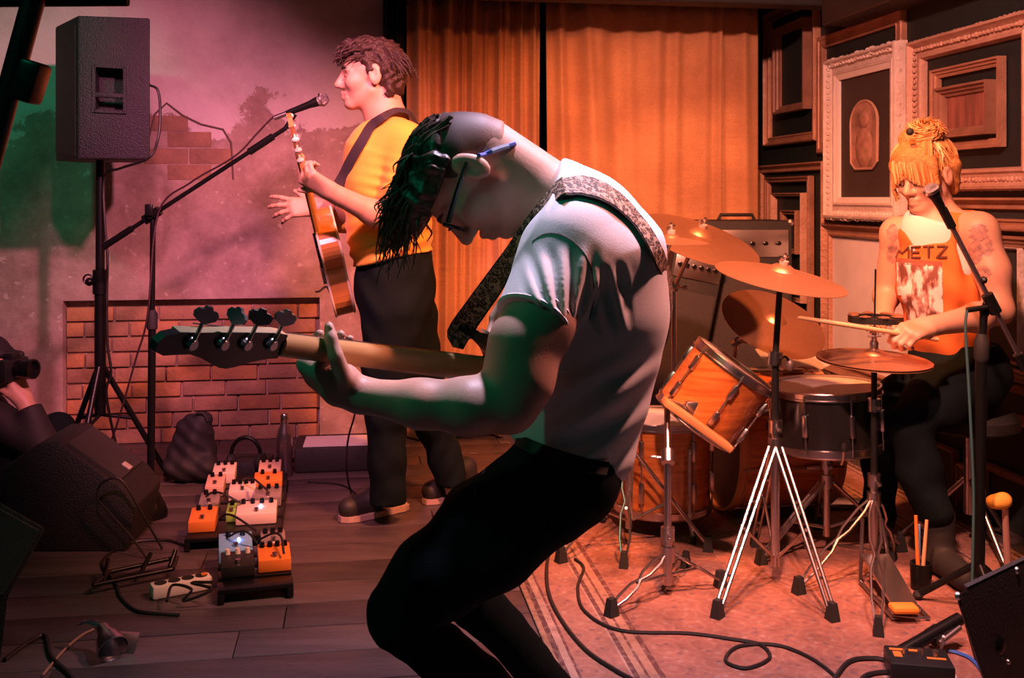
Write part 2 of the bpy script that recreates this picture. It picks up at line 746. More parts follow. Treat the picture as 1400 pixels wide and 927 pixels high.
c2 = nt.mix(0.6, c1, dirt, 'MULTIPLY')
spk = nt.ramp(n3.outputs['Fac'], [(0.64, (0, 0, 0)), (0.72, (1, 1, 1))])
c3 = nt.mix(nt.math('MULTIPLY', spk, 0.5), c2, (0.68, 0.6, 0.58))
nt.l(c3, nt.b.inputs['Base Color'])
nt.b.inputs['Roughness'].default_value = 0.9
bp = nt.n('Bump', i_Strength=0.5, i_Distance=0.02)
hh = nt.math('ADD', nt.math('MULTIPLY', n2.outputs['Fac'], 1.0), nt.math('MULTIPLY', pale, 0.5))
nt.l(hh, bp.inputs['Height'])
nt.l(bp.outputs[0], nt.b.inputs['Normal'])
M_plaster = nt.m

M_dark = mat('dark_paint', (0.010, 0.020, 0.022), 0.6, 0, bump=0.1, bscale=30)

s_l, s_r = -2.6, bs(528)
r0, r1 = bs(86), bs(437)
rz = bz(260, 409)
wb = MB()
wbox(wb, s_l, r0, -0.02, 2.6, -0.14, 0)
wbox(wb, r1, s_r, -0.02, 2.6, -0.14, 0)
wbox(wb, r0, r1, rz, 2.6, -0.14, 0)
wbox(wb, r0, r1, -0.02, rz, -0.14, -0.07)
wall_back = struct(wb.build('wall_back', M_plaster, smooth=False))
# bricks of the recess and of the peeled patch
M_brick = [mat('brick_a', (0.38, 0.18, 0.09), 0.9, 0, 0.9, 9, 0.5, 50, (0.16, 0.09, 0.07)),
           mat('brick_b', (0.48, 0.23, 0.10), 0.9, 0, 0.9, 8, 0.5, 50, (0.30, 0.17, 0.13)),
           mat('brick_c', (0.36, 0.21, 0.14), 0.9, 0, 0.9, 8, 0.5, 50, (0.2, 0.12, 0.1))]
rb = random.Random(3)
bh, bl = 0.075, 0.225
row = 0
z = 0.0
while z + 0.05 < rz:
    s = r0 + 0.004 - (bl / 2 if row % 2 else 0) - rb.random() * 0.04
    while s < r1 - 0.01:
        e = s + bl * (0.85 + rb.random() * 0.3)
        a, b = max(s + 0.004, r0 + 0.003), min(e - 0.004, r1 - 0.003)
        if b - a > 0.03:
            mb = MB()
            R = np.stack([BX, -BN, UP], 1)
            top = min(z + bh - 0.008, rz - 0.004)
            mb.bbox(BWp((a + b) / 2, (z + top) / 2, -0.062 + rb.uniform(-0.006, 0.006)), (b - a, 0.03, top - z), R, 0.006)
            mb.build('brick', M_brick[rb.choice((0, 1, 1, 2, 2))], wall_back)
        s = e
    z += bh
    row += 1
patch = [(214, 150), (232, 140), (256, 160), (288, 173), (308, 178), (318, 196), (321, 245), (200, 245), (203, 190)]


def inside(poly, x, y):
    c = False
    j = len(poly) - 1
    for i in range(len(poly)):
        if (poly[i][1] > y) != (poly[j][1] > y) and x < (poly[j][0] - poly[i][0]) * (y - poly[i][1]) / (poly[j][1] - poly[i][1]) + poly[i][0]:
            c = not c
        j = i
    return c


for i, vv in enumerate((158, 180, 203, 225)):
    u = 196 - (30 if i % 2 else 0)
    while u < 326:
        if inside(patch, u + 31, vv + 11):
            a, b = bs(u + 1), bs(u + 61)
            zt, zb_ = bz(u, vv), bz(u, vv + 21)
            mb = MB()
            mb.bbox(BWp((a + b) / 2, (zt + zb_) / 2, -0.003), (b - a, 0.014, zt - zb_), np.stack([BX, -BN, UP], 1), 0.004)
            mb.build('brick', M_brick[2], wall_back)
        u += 62
mb = MB()
M_crack = mat('plaster_lip', (0.13, 0.09, 0.085), 0.95)
mb.tube([BWp(bs(a), bz(a, b), 0.001) for a, b in [(203, 190), (212, 156), (228, 141), (250, 158), (275, 170), (305, 177), (316, 195), (319, 245)]], 0.0055, 6)
mb.build('plaster_edge', M_crack, wall_back)

# wall behind the curtains
wb2 = MB()
s_e = bs(1112)
wbox(wb2, s_r - 0.1, s_e + 0.05, -0.02, 2.6, -0.84, -0.70)
wall_b2 = struct(wb2.build('wall_backstage', M_dark, smooth=False))

# ------------------------------------------------------------------ right wall
WO = np.array((1.457, 6.0, 0.0))
WD = unit((0.15, -1, 0))                 # towards the camera
WN = np.array((WD[1], -WD[0], 0.0))      # into the room (-x)


def ws(u, off=0.0):
    o = WO + WN * off
    k = (u - 700.0) / F
    return (k * o[1] - o[0]) / (WD[0] - k * WD[1])


def wz(u, v, off=0.0):
    y = (WO + WN * off + WD * ws(u, off))[1]
    return CH - (v - HY) * y / F


def WP(s, z, off=0.0):
    return WO + WD * s + WN * off + UP * z


mb = MB()
mb.box(WP(2.2, 1.3, -0.07), (5.0, 0.14, 2.64), np.stack([WD, WN, UP], 1))
wall_right = struct(mb.build('wall_right', mat('dark_teal_paint', (0.007, 0.016, 0.018), 0.6, 0, 0.5, 3, 0.15, 20), smooth=False))

# ------------------------------------------------------------------ floor of boards
mb = MB()
mb.box((0, 2.4, -0.045), (8.4, 7.6, 0.05))
floor = struct(mb.build('floor', mat('stage_base', (0.012, 0.011, 0.011), 0.8), smooth=False))
M_plank = []
for i, c in enumerate(((0.075, 0.062, 0.066), (0.095, 0.078, 0.082), (0.062, 0.052, 0.056))):
    M_plank.append(mat('stage_board_%d' % i, c, 0.33, 0, 0.75, 3.0, 0.25, 18, tuple(q * 0.5 for q in c), stretch=(1.0, 9.0, 1.0)))
FX = BX
FY = np.array((-BX[1], BX[0], 0.0))
rf = random.Random(11)
pw = 0.17
i = -14
while True:
    t0 = -3.95 + (i + 14) * pw
    if t0 > 0.32:
        break
    s = -3.3 - rf.random() * 1.2
    while s < 3.3:
        ln = rf.uniform(1.4, 2.4)
        a, b = max(s, -2.6), min(s + ln, 3.2)
        s += ln
        if b - a < 0.2:
            continue
        c = BO + FX * ((a + b) / 2) + FY * (t0 + pw / 2)
        # skip boards wholly behind the walls or far outside the picture
        uu = [700 + F * (BO + FX * q + FY * t0)[0] / max((BO + FX * q + FY * t0)[1], 0.3) for q in (a, b)]
        if max(uu) < -500 or min(uu) > 1700:
            continue
        m_ = MB()
        m_.bbox((c[0], c[1], -0.0105 + rf.uniform(-0.001, 0.0005)), (b - a - 0.003, pw - 0.004, 0.02), np.stack([FX, FY, UP], 1), 0.002)
        m_.build('plank', rf.choice(M_plank), floor)
    i += 1

# ------------------------------------------------------------------ ceiling, beam added in front of the curtains, partly to shade their tops, soffit
mb = MB()
mb.box((0, 2.4, 2.66), (8.4, 7.6, 0.1))
struct(mb.build('ceiling', mat('black_ceiling', (0.012, 0.013, 0.014), 0.8), smooth=False))
mb = MB()
R = np.stack([BX, -BN, UP], 1)
mb.bbox(BWp((bs(528) + bs(1075)) / 2, 2.36, 0.52), (bs(1075) - bs(528) + 0.1, 0.12, 0.5), R, 0.01)
struct(mb.build('trim_1', mat('black_shade_beam', (0.012, 0.013, 0.014), 0.7, bump=0.2, bscale=25), smooth=False))
mb = MB()
sa = ws(1123, 0.18)
zs = wz(1123, 36, 0.18)
mb.bbox(WP(sa + 1.4, zs + 0.32, 0.09), (2.8, 0.18, 0.64), np.stack([WD, WN, UP], 1), 0.008)
struct(mb.build('trim_2', mat('soffit_wood', (0.035, 0.024, 0.02), 0.6, 0, 0.6, 5, 0.2, 30), smooth=False))

# ------------------------------------------------------------------ curtains
nt = NT('velvet')
geo = nt.n('NewGeometry')
mp = nt.n('Mapping')
mp.inputs['Scale'].default_value = (1, 1, 1)
nt.l(geo.outputs['Position'], mp.inputs[0])
n1 = nt.n('TexNoise', i_Scale=2.2, i_Detail=6.0)
nt.l(mp.outputs[0], n1.inputs['Vector'])
n2 = nt.n('TexNoise', i_Scale=120.0, i_Detail=3.0)
nt.l(mp.outputs[0], n2.inputs['Vector'])
cc = nt.ramp(n1.outputs['Fac'], [(0.34, (0.36, 0.17, 0.085)), (0.62, (0.58, 0.31, 0.15))])
cc = nt.mix(0.35, cc, nt.ramp(n2.outputs['Fac'], [(0.3, (0.55, 0.55, 0.55)), (0.7, (1, 1, 1))]), 'MULTIPLY')
nt.l(cc, nt.b.inputs['Base Color'])
nt.b.inputs['Roughness'].default_value = 0.85
nt.b.inputs['Sheen Weight'].default_value = 0.4
nt.b.inputs['Sheen Tint'].default_value = (1, 0.7, 0.4, 1)
wv = nt.n('TexNoise', i_Scale=7.0, i_Detail=4.0)
mp2 = nt.n('Mapping')
mp2.inputs['Scale'].default_value = (1, 1, 7)
nt.l(geo.outputs['Position'], mp2.inputs[0])
nt.l(mp2.outputs[0], wv.inputs['Vector'])
bp = nt.n('Bump', i_Strength=0.2, i_Distance=0.02)
nt.l(wv.outputs['Fac'], bp.inputs['Height'])
nt.l(bp.outputs[0], nt.b.inputs['Normal'])
M_velvet = nt.m


def curtain(name, label, uL, uR, folds, off, m, seed, flare=(0, 0), zt=2.2, zb_=0.01):
    r = random.Random(seed)
    a0, a1 = bs(uL, off), bs(uR, off)
    nseg, nz = folds * 14, 26
    ph = [r.uniform(0, 6.28) for _ in range(8)]
    cents = [(k + r.uniform(0.1, 0.9)) / folds for k in range(folds)]
    wd_ = [r.uniform(0.012, 0.03) * 12.0 / folds for _ in cents]
    am = [r.uniform(0.03, 0.085) for _ in cents]
    V, Fs = [], []
    for j in range(nz + 1):
        z = zt + (zb_ - zt) * j / nz
        q = j / nz
        for i in range(nseg + 1):
            x = i / nseg
            xs = x + 0.012 * math.sin(3 * q + ph[0]) * math.sin(6.28 * x)
            d = 0.0
            for c, w, h in zip(cents, wd_, am):
                w2 = w * (1 + 0.9 * q)
                cc_ = c + (0.03 * math.sin(9 * c)) * q
                d += h * (1 - 0.45 * q) * math.exp(-((xs - cc_) / w2) ** 2)
            d += 0.010 * math.sin(xs * folds * 6.28 * 0.45 + ph[1] + 0.6 * q)
            sL = a0 + flare[0] * q
            sR = a1 + flare[1] * q
            V.append(BWp(sL + (sR - sL) * x, z, off + d))
    w = nseg + 1
    for j in range(nz):
        for i in range(nseg):
            Fs.append((j * w + i, j * w + i + 1, (j + 1) * w + i + 1, (j + 1) * w + i))
    V = np.array(V)
    n = len(V)
    V2 = V - BN * 0.006
    Fb = [tuple(n + k for k in f[::-1]) for f in Fs]
    rim = []
    edge = [i for i in range(w)] + [j * w + nseg for j in range(1, nz + 1)] + [nz * w + i for i in range(nseg - 1, -1, -1)] + [j * w for j in range(nz - 1, 0, -1)]
    for k in range(len(edge)):
        a, b = edge[k], edge[(k + 1) % len(edge)]
        rim.append((a, n + a, n + b, b))
    o = build(name, np.concatenate([V, V2]), Fs + Fb + rim, m, None, True)
    return tag(o, label, 'curtain')


curtain('curtain', 'gold velvet stage curtain with tight folds behind the guitarist in yellow', 556, 739, 11, 0.06, M_velvet, 5, (0, -0.015))
curtain('curtain', 'wide gold velvet stage curtain hanging behind the drum cymbals', 746, 1036, 9, 0.07, M_velvet, 9, (0.02, 0))
curtain('drape', 'narrow black drape hanging between plaster wall and gold curtain', 524, 552, 4, 0.02, mat('black_drape', (0.012, 0.013, 0.014), 0.9), 4)
mb = MB()
mb.cyl(BWp(bs(526), 2.215, 0.07), BWp(bs(1040), 2.215, 0.07), 0.014)
for u in (560, 745, 1030):
    mb.cyl(BWp(bs(u), 2.215, 0.07), BWp(bs(u), 2.615, 0.07), 0.008)
tag(mb.build('curtain_rod', M_black), 'thin black rod carrying the gold velvet curtains', 'curtain rod')

# ------------------------------------------------------------------ rug
RL = lambda y: -0.03 + 0.155 * (3.54 - y)
RX, RY = FX, FY
rug_o = np.array((RL(4.45), 4.45, 0.0))
rw, rl = 1.70, 2.75
nt = NT('persian_rug')
tc = nt.n('TexCoord')
sep = nt.n('SeparateXYZ')
nt.l(tc.outputs['Object'], sep.inputs[0])
# object origin lies in the rug centre, axes along its sides
ax = nt.math('SUBTRACT', rw / 2, nt.math('ABSOLUTE', sep.outputs['X']))
ay = nt.math('SUBTRACT', rl / 2, nt.math('ABSOLUTE', sep.outputs['Y']))
edge = nt.math('MINIMUM', ax, ay)
e_n = nt.math('MULTIPLY', edge, 2.0)
field = (0.33, 0.155, 0.115)
band = nt.ramp(e_n, [(0.0, (0.30, 0.20, 0.13)), (0.03, (0.10, 0.05, 0.05)), (0.06, (0.40, 0.29, 0.24)), (0.10, (0.14, 0.06, 0.06)), (0.115, (0.34, 0.18, 0.14)),
                     (0.36, (0.42, 0.31, 0.26)), (0.375, (0.13, 0.06, 0.06)), (0.40, (0.42, 0.27, 0.19)), (0.435, (0.16, 0.07, 0.06)), (0.45, (0.43, 0.25, 0.17)), (0.50, (0.15, 0.06, 0.05)), (0.53, field)], 'CONSTANT')
vor = nt.n('TexVoronoi', i_Scale=9.0, i_Randomness=0.25)
vor.feature = 'F1'
nt.l(tc.outputs['Object'], vor.inputs['Vector'])
ring = nt.math('SINE', nt.math('MULTIPLY', vor.outputs['Distance'], 26.0))
pat = nt.ramp(ring, [(0.0, (0, 0, 0)), (0.42, (0, 0, 0)), (0.55, (1, 1, 1))])
vor2 = nt.n('TexVoronoi', i_Scale=34.0, i_Randomness=0.8)
nt.l(tc.outputs['Object'], vor2.inputs['Vector'])
pat2 = nt.ramp(vor2.outputs['Distance'], [(0.2, (1, 1, 1)), (0.36, (0, 0, 0))])
c1 = nt.mix(nt.math('MULTIPLY', pat, 0.2), band, (0.50, 0.33, 0.23))
c1 = nt.mix(nt.math('MULTIPLY', pat2, 0.6), c1, nt.ramp(vor2.outputs['Color'], [(0.3, (0.14, 0.10, 0.12)), (0.5, (0.48, 0.37, 0.31)), (0.8, (0.22, 0.10, 0.09))]))
nz = nt.n('TexNoise', i_Scale=5.0, i_Detail=10.0, i_Roughness=0.75)
nt.l(tc.outputs['Object'], nz.inputs['Vector'])
c1 = nt.mix(0.8, c1, nt.ramp(nz.outputs['Fac'], [(0.34, (0.32, 0.28, 0.28)), (0.64, (0.95, 0.9, 0.88))]), 'MULTIPLY')
nt.l(c1, nt.b.inputs['Base Color'])
nt.b.inputs['Roughness'].default_value = 0.95
fz = nt.n('TexNoise', i_Scale=220.0, i_Detail=2.0)
nt.l(tc.outputs['Object'], fz.inputs['Vector'])
bp = nt.n('Bump', i_Strength=0.6, i_Distance=0.004)
nt.l(fz.outputs['Fac'], bp.inputs['Height'])
nt.l(bp.outputs[0], nt.b.inputs['Normal'])
RC = rug_o + RX * rw / 2 - RY * rl / 2
mb = MB()
mb.bbox((0, 0, 0.004), (rw, rl, 0.008), None, 0.003)
V_, F_ = mb.data()
rug = build('rug', V_, F_, nt.m, None, False)
rug.location = (RC[0], RC[1], 0.0)
rug.rotation_euler = (0, 0, math.atan2(BX[1], BX[0]))
tag(rug, 'worn red persian rug with striped border spread under the drum kit', 'rug')
RZ = 0.008

# ------------------------------------------------------------------ picture frames on the right wall
M_gilt = mat('frame_gilt', (0.44, 0.25, 0.165), 0.5, 0.2, 0.7, 9, 0.35, 70, (0.24, 0.12, 0.08))
M_brown = mat('frame_brown', (0.32, 0.18, 0.125), 0.5, 0.1, 0.7, 8, 0.3, 60, (0.13, 0.06, 0.04))
M_fwhite = mat('frame_white', (0.64, 0.58, 0.55), 0.6, 0, 0.6, 14, 0.5, 60, (0.42, 0.34, 0.31))
M_fpale = mat('frame_pale', (0.52, 0.34, 0.26), 0.55, 0.1, 0.6, 12, 0.4, 60, (0.34, 0.18, 0.12))
M_canvas_dark = mat('canvas_dark', (0.016, 0.024, 0.026), 0.6)
M_canvas_black = mat('canvas_brownblack', (0.045, 0.034, 0.032), 0.7, 0, 0.5, 6)
PROF = {
    'scoop': [(0, 0), (0, .6), (.08, .95), (.2, 1.0), (.3, .7), (.5, .42), (.72, .45), (.82, .62), (.92, .6), (1, .35), (1, 0)],
    'flat': [(0, 0), (0, .8), (.1, 1.0), (.35, .95), (.4, .75), (.8, .7), (.86, .8), (1, .6), (1, 0)],
    'step': [(0, 0), (0, 1.0), (.25, 1.0), (.32, .75), (.6, .7), (.68, .5), (1, .4), (1, 0)],
}


def pframe(label, uL, uR, vT, vB, w, d, prof, m, off=0.0, picture=None, carve=None, group=None, zfix=None, liner=None):
    """rectangular frame; uL,uR columns of the outer edges, vT,vB rows of top / bottom measured at the LEFT edge"""
    s0, s1 = ws(uL, off), ws(uR, off)
    z1, z0 = wz(uL, vT, off), wz(uL, vB, off)
    if zfix:
        z0, z1 = zfix
    t = thing('picture_frame', label, 'picture frame', WP((s0 + s1) / 2, z0, off), group)
    pr = PROF[prof]
    cor = lambda a: [(s0 + a, z0 + a), (s1 - a, z0 + a), (s1 - a, z1 - a), (s0 + a, z1 - a)]
    rings = [[WP(cs, cz, off + h * d) for cs, cz in cor(a * w)] for a, h in pr]
    n = len(pr)
    for k in range(4):
        k2 = (k + 1) % 4
        V = [rings[i][k] for i in range(n)] + [rings[i][k2] for i in range(n)]
        Fs = [(i, i + 1, n + i + 1, n + i) for i in range(n - 1)] + [(n - 1, 0, n, 2 * n - 1)]
        Fs += [tuple(range(n))[::-1], tuple(range(n, 2 * n))]
        build('rail', V, Fs, m, t)
    if liner:
        a_, b_, ml = liner
        rg = [[WP(cs, cz, off + h) for cs, cz in cor(q)] for q, h in ((a_, 0.0), (a_, d * 0.55), (b_, d * 0.4), (b_, 0.0))]
        for k in range(4):
            k2 = (k + 1) % 4
            V = [rg[i][k] for i in range(4)] + [rg[i][k2] for i in range(4)]
            build('liner', V, [(0, 1, 5, 4), (1, 2, 6, 5), (2, 3, 7, 6), (3, 0, 4, 7), (3, 2, 1, 0), (4, 5, 6, 7)], ml, t)
    if carve:
        mb = MB()
        r_ = random.Random(hash(label) % 1000)
        for a0, rad in carve:
            c4 = cor(a0 * w)
            for k in range(4):
                p, q = np.array(c4[k]), np.array(c4[(k + 1) % 4])
                cnt = max(3, int(np.linalg.norm(q - p) / (rad * 2.3)))
                for i in range(cnt):
                    x = p + (q - p) * (i + 0.5) / cnt
                    mb.ball(WP(x[0], x[1], off + d * 0.62), (rad * r_.uniform(.7, 1.15), rad * 0.8, rad * r_.uniform(.7, 1.15)), 8)
        mb.build('carving', m, t)
    if picture is not None:
        a = w * 0.93
        mb = MB()
        mb.box(WP((s0 + s1) / 2, (z0 + z1) / 2, off + 0.006), (s1 - s0 - 2 * a, 0.008, z1 - z0 - 2 * a), np.stack([WD, WN, UP], 1))
        mb.build('picture', picture, t, False)
    return t, (s0, s1, z0, z1)


M_sepia = mat('sepia_print', (0.45, 0.26, 0.2), 0.6, 0, 1.0, 11, 0, 0, (0.10, 0.06, 0.05))
M_redpic = mat('red_brown_picture', (0.34, 0.13, 0.09), 0.6, 0, 1.0, 5, 0, 0, (0.10, 0.05, 0.05), stretch=(6, 6, 0.7))
M_letter = mat('pale_print', (0.82, 0.80, 0.82), 0.6, 0, 0.5, 7, 0, 0, (0.60, 0.59, 0.63))

# tall frame by the curtain and the one hung inside it
pframe('tall gilt frame beside the curtain enclosing a smaller narrow frame', 1051, 1122, 20, 201, 0.052, 0.04, 'scoop', M_gilt)
pframe('narrow brown frame with black picture hung inside the tall gilt frame', 1067, 1110, 40, 157, 0.042, 0.05, 'step', M_brown, 0.012, M_canvas_dark)
pframe('gilt frame tucked behind the ornate white frame below the soffit', 1123, 1240, 52, 210, 0.06, 0.03, 'flat', M_gilt, 0.0)
# ornate white frame with an arched sepia figure
t, (a0, a1, b0, b1) = pframe('ornate white carved frame holding an arched sepia figure', 1139, 1241, 84, 299, 0.085, 0.06, 'scoop', M_fwhite, 0.034, M_canvas_black, [(0.14, 0.02), (0.34, 0.012)], None, None, (0.078, 0.105, mat('liner_white', (0.74, 0.72, 0.70), 0.5)))
mb = MB()
cx, cz = a0 + (a1 - a0) * 0.50, b0 + (b1 - b0) * 0.5
pts = []
for k in range(25):
    an = math.pi * k / 24
    pts.append((math.cos(an) * 0.125, 0.06 + math.sin(an) * 0.10))
pts += [(-0.12, -0.12), (-0.08, -0.15), (0.08, -0.15), (0.12, -0.12)]
mb.prism(pts, WP(cx, cz, 0.045), WD, UP, WN * 0.008)
mb.build('arched_panel', M_sepia, t, False)
mb = MB()
mb.tube([WP(cx + x, cz + z, 0.053) for x, z in pts + pts[:1]], 0.006, 6, False)
mb.build('arched_rim', M_fpale, t)
mb = MB()
mb.ball(WP(cx, cz + 0.075, 0.053), (0.045, 0.012, 0.042), 12, np.stack([WD, WN, UP]))
mb.ball(WP(cx, cz - 0.05, 0.053), (0.08, 0.014, 0.09), 12, np.stack([WD, WN, UP]))
mb.build('relief_figure', mat('sepia_relief', (0.42, 0.24, 0.18), 0.6, 0, 0.9, 20, 0.4, 40), t)
# large ornate frame with two frames inside
pframe('large carved gilt frame enclosing two smaller frames above the drummer', 1253, 1428, 58, 262, 0.085, 0.055, 'scoop', M_fpale, 0.0, None, [(0.12, 0.012), (0.5, 0.010)])
pframe('brown frame hung between the large carved frame and the smallest frame', 1281, 1376, 97, 208, 0.034, 0.035, 'step', M_gilt, 0.006)
pframe('smallest brown frame with reddish striped picture above the drummer', 1291, 1364, 122, 190, 0.036, 0.05, 'step', M_brown, 0.006, M_redpic)
# nest of frames behind the amplifier
pframe('square gilt frame behind the amplifier enclosing a pale frame', 1041, 1133, 227, 440, 0.045, 0.04, 'scoop', M_gilt)
pframe('brown frame with dark mount inside the square gilt frame', 1052, 1113, 243, 424, 0.03, 0.035, 'flat', M_brown, 0.006)
pframe('slim pale frame with dark picture behind the amplifier', 1063, 1105, 264, 405, 0.018, 0.045, 'flat', M_fpale, 0.006, M_canvas_dark)
pframe('tiny brown frame in the middle of the nest behind the amplifier', 1074, 1095, 287, 345, 0.025, 0.035, 'flat', M_brown, 0.02)
# pale print behind the hi-hat
pframe('brown frame with a pale marbled print behind the hi-hat', 1133, 1290, 304, 505, 0.065, 0.05, 'scoop', M_gilt, 0.0, M_letter)
# frames behind the drummer's shoulder
pframe('gilt frame with dark picture behind the left shoulder of the drummer', 1302, 1470, 270, 312, 0.045, 0.045, 'scoop', M_gilt, 0.0, M_canvas_dark)
pframe('brown frame with black glass behind the elbow of the drummer', 1312, 1480, 318, 497, 0.04, 0.04, 'step', M_brown, 0.0, None)
pframe('thin white frame with black picture behind the elbow of the drummer', 1330, 1401, 334, 482, 0.008, 0.03, 'flat', M_fwhite, 0.004, M_canvas_dark)
pframe('gilt frame low behind the microphone stand of the drummer', 1316, 1480, 502, 552, 0.035, 0.04, 'flat', M_gilt, 0.0, M_canvas_dark)
# frames near the floor
pframe('small brown frame with dark picture near the floor behind the drummer', 1269, 1312, 598, 706, 0.02, 0.03, 'flat', M_brown, 0.0, M_canvas_dark)
pframe('small pale frame near the floor beside the microphone stand', 1315, 1336, 632, 698, 0.022, 0.03, 'flat', M_fpale, 0.0, M_canvas_dark)
pframe('dark red frame near the floor behind the black stage monitor', 1349, 1420, 630, 728, 0.028, 0.03, 'flat', M_brown, 0.0, M_canvas_dark)

# ------------------------------------------------------------------ people: shared materials
M_skin = mat('skin', (0.62, 0.36, 0.27), 0.48, 0, 0.35, 30, 0.06, 300, (0.5, 0.25, 0.18), sss=0.12)
M_skin2 = mat('skin_pale', (0.54, 0.32, 0.23), 0.5, 0, 0.3, 30, 0.06, 300, (0.44, 0.24, 0.17), sss=0.12)
M_jeans = mat('black_denim', (0.006, 0.012, 0.014), 0.9, 0, 0.5, 14, 0.25, 400, spec=0.1)
M_eye = mat('eye_dark', (0.02, 0.015, 0.012), 0.2)
M_nail = mat('nail', (0.7, 0.42, 0.36), 0.3)


def locks(mb, roots, r0=0.004, seed=1, n=5):
    """hair strands: each root = (list of control points); tapered tubes"""
    for pts in roots:
        pp = spline(pts, 4)
        m = len(pp)
        mb.tube(pp, [r0 * (1 - 0.85 * i / (m - 1)) + 0.0004 for i in range(m)], n)


def eyes_on(L, parent, sc, brow_m, down=False):
    """eyeballs' irises and eyebrows for a head built by head_shape"""
    for s_ in (1, -1):
        if not down:
            mb = MB()
            mb.ball(L(0.0885, s_ * 0.031, 0.002), 0.0052 * sc, 8)
            mb.build('eye', M_eye, parent)
        mb = MB()
        mb.tube([L(0.1, s_ * 0.012, 0.030), L(0.098, s_ * 0.03, 0.034), L(0.086, s_ * 0.048, 0.029)], [0.0035 * sc, 0.0045 * sc, 0.002 * sc], 6)
        mb.build('eyebrow', brow_m, parent)


# ------------------------------------------------------------------ the bass player
Y0 = 1.97
bass_p = thing('person', 'bass player in white t-shirt and black jeans bent over, knees forward, head down', 'person', (0.09, 1.97, 0.0))
YA = np.array((0, 1.0, 0))

# ---- body: head, neck, arms with hands, core
S = Shape()
HEADO = P(645, 240, 1.965)
HA = frame3((-0.28, -0.06, -0.96), (-0.97, 0.0, 0.24))
HL = head_shape(S, HEADO, HA, 1.02)
# neck and upper back
S.cap(HL(-0.055, 0, -0.02), P(752, 266, 1.97), 0.058, 0.064, 0.03)
S.cap(HL(-0.01, 0, -0.045), P(745, 287, 1.97), 0.046, 0.06, 0.03)
S.chain([(P(756, 272, 1.97), 0.05), (P(790, 335, 1.97), 0.08), (P(800, 430, 1.97), 0.10), (P(785, 560, 1.97), 0.085), (P(775, 640, 1.97), 0.085)], 0.03, (YA, 0.8))
# near (left) arm
sh_l = P(765, 350, 1.82)
el_l = P(697, 556, 1.71)
wr_l = P(492, 540, 1.728)
S.chain([(sh_l, 0.058), (P(738, 440, 1.755), 0.057), (P(712, 520, 1.725), 0.05), (el_l, 0.040)], 0.03)
S.cap(P(705, 470, 1.72), P(700, 520, 1.715), 0.045, 0.04, 0.04)
S.chain([(el_l, 0.040), (P(640, 556, 1.70), 0.0445), (P(575, 552, 1.705), 0.037), (wr_l, 0.0275)], 0.025, (YA, 0.95))
# left hand around the neck of the bass: palm below, thumb up on the near side, fingers over the far side
pal = P(442, 507, 1.718)
S.cap(wr_l, P(462, 530, 1.728), 0.027, 0.027, 0.02)
S.cap(P(465, 528, 1.730), P(424, 500, 1.743), 0.029, 0.020, 0.015)
S.cap(P(470, 518, 1.718), P(440, 508, 1.718), 0.026, 0.02, 0.015)
S.cap(P(462, 535, 1.748), P(432, 515, 1.763), 0.024, 0.02, 0.015)
# thumb
S.cap(P(470, 517, 1.698), P(459, 487, 1.683), 0.0155, 0.0125, 0.008)
S.cap(P(459, 487, 1.683), P(452, 462, 1.686), 0.0125, 0.0112, 0.004)
S.cap(P(452, 462, 1.686), P(450, 446, 1.692), 0.0112, 0.0082, 0.004)
# four fingers: from the knuckles under the neck up the far side, tips over the top edge
for i, (ku, kv, tu, tv, r) in enumerate(((414, 497, 437, 456, 0.0098), (424, 508, 452, 455, 0.0102), (436, 517, 466, 457, 0.0098), (449, 526, 479, 463, 0.0088))):
    yk = 1.740 + 0.008 * i
    S.cap(P(ku + 14, kv + 6, yk - 0.01), P(ku, kv, yk + 0.014), r * 1.25, r * 1.1, 0.012)
    S.cap(P(ku, kv, yk + 0.014), P(ku + 2, kv - 18, yk + 0.05), r * 1.1, r, 0.004)
    S.cap(P(ku + 2, kv - 18, yk + 0.05), P(ku + 12, (kv + tv) / 2 - 6, yk + 0.06), r, r * 0.92, 0.004)
    S.cap(P(ku + 12, (kv + tv) / 2 - 6, yk + 0.06), P(tu, tv, yk + 0.035), r * 0.92, r * 0.8, 0.004)
# far (right) arm, plucking behind the body
sh_r = P(775, 345, 2.14)
el_r = np.array((0.13, 2.37, 1.02))
wr_r = np.array((0.02, 2.33, 0.99))
S.chain([(sh_r, 0.056), (el_r, 0.042)], 0.03)
S.chain([(el_r, 0.042), (wr_r, 0.028)], 0.02)
hand_shape(S, wr_r, (-0.35, 0.05, -0.6), (-0.5, 0.85, 0.2), -1, [(30, 40, 25)] * 4)
# legs core
S.chain([(P(765, 650, 1.90), 0.07), (P(548, 836, 1.82), 0.045), (P(700, 985, 1.89), 0.033)], 0.02)
S.chain([(P(765, 640, 2.05), 0.07), (P(600, 788, 2.18), 0.042), (P(690, 862, 2.21), 0.032), (P(775, 970, 2.25), 0.03)], 0.02)
body, bV, bQ = build_sdf('body', S, M_skin, bass_p, 0.0045)
M_beard = mat('brown_brow', (0.05, 0.025, 0.02), 0.7)
eyes_on(HL, bass_p, 1.0, M_beard, True)
# thumb nail
mb = MB()
mb.ball(P(449.5, 450, 1.683), (0.0062, 0.0025, 0.0085), 10)
mb.build('nail', M_nail, body)

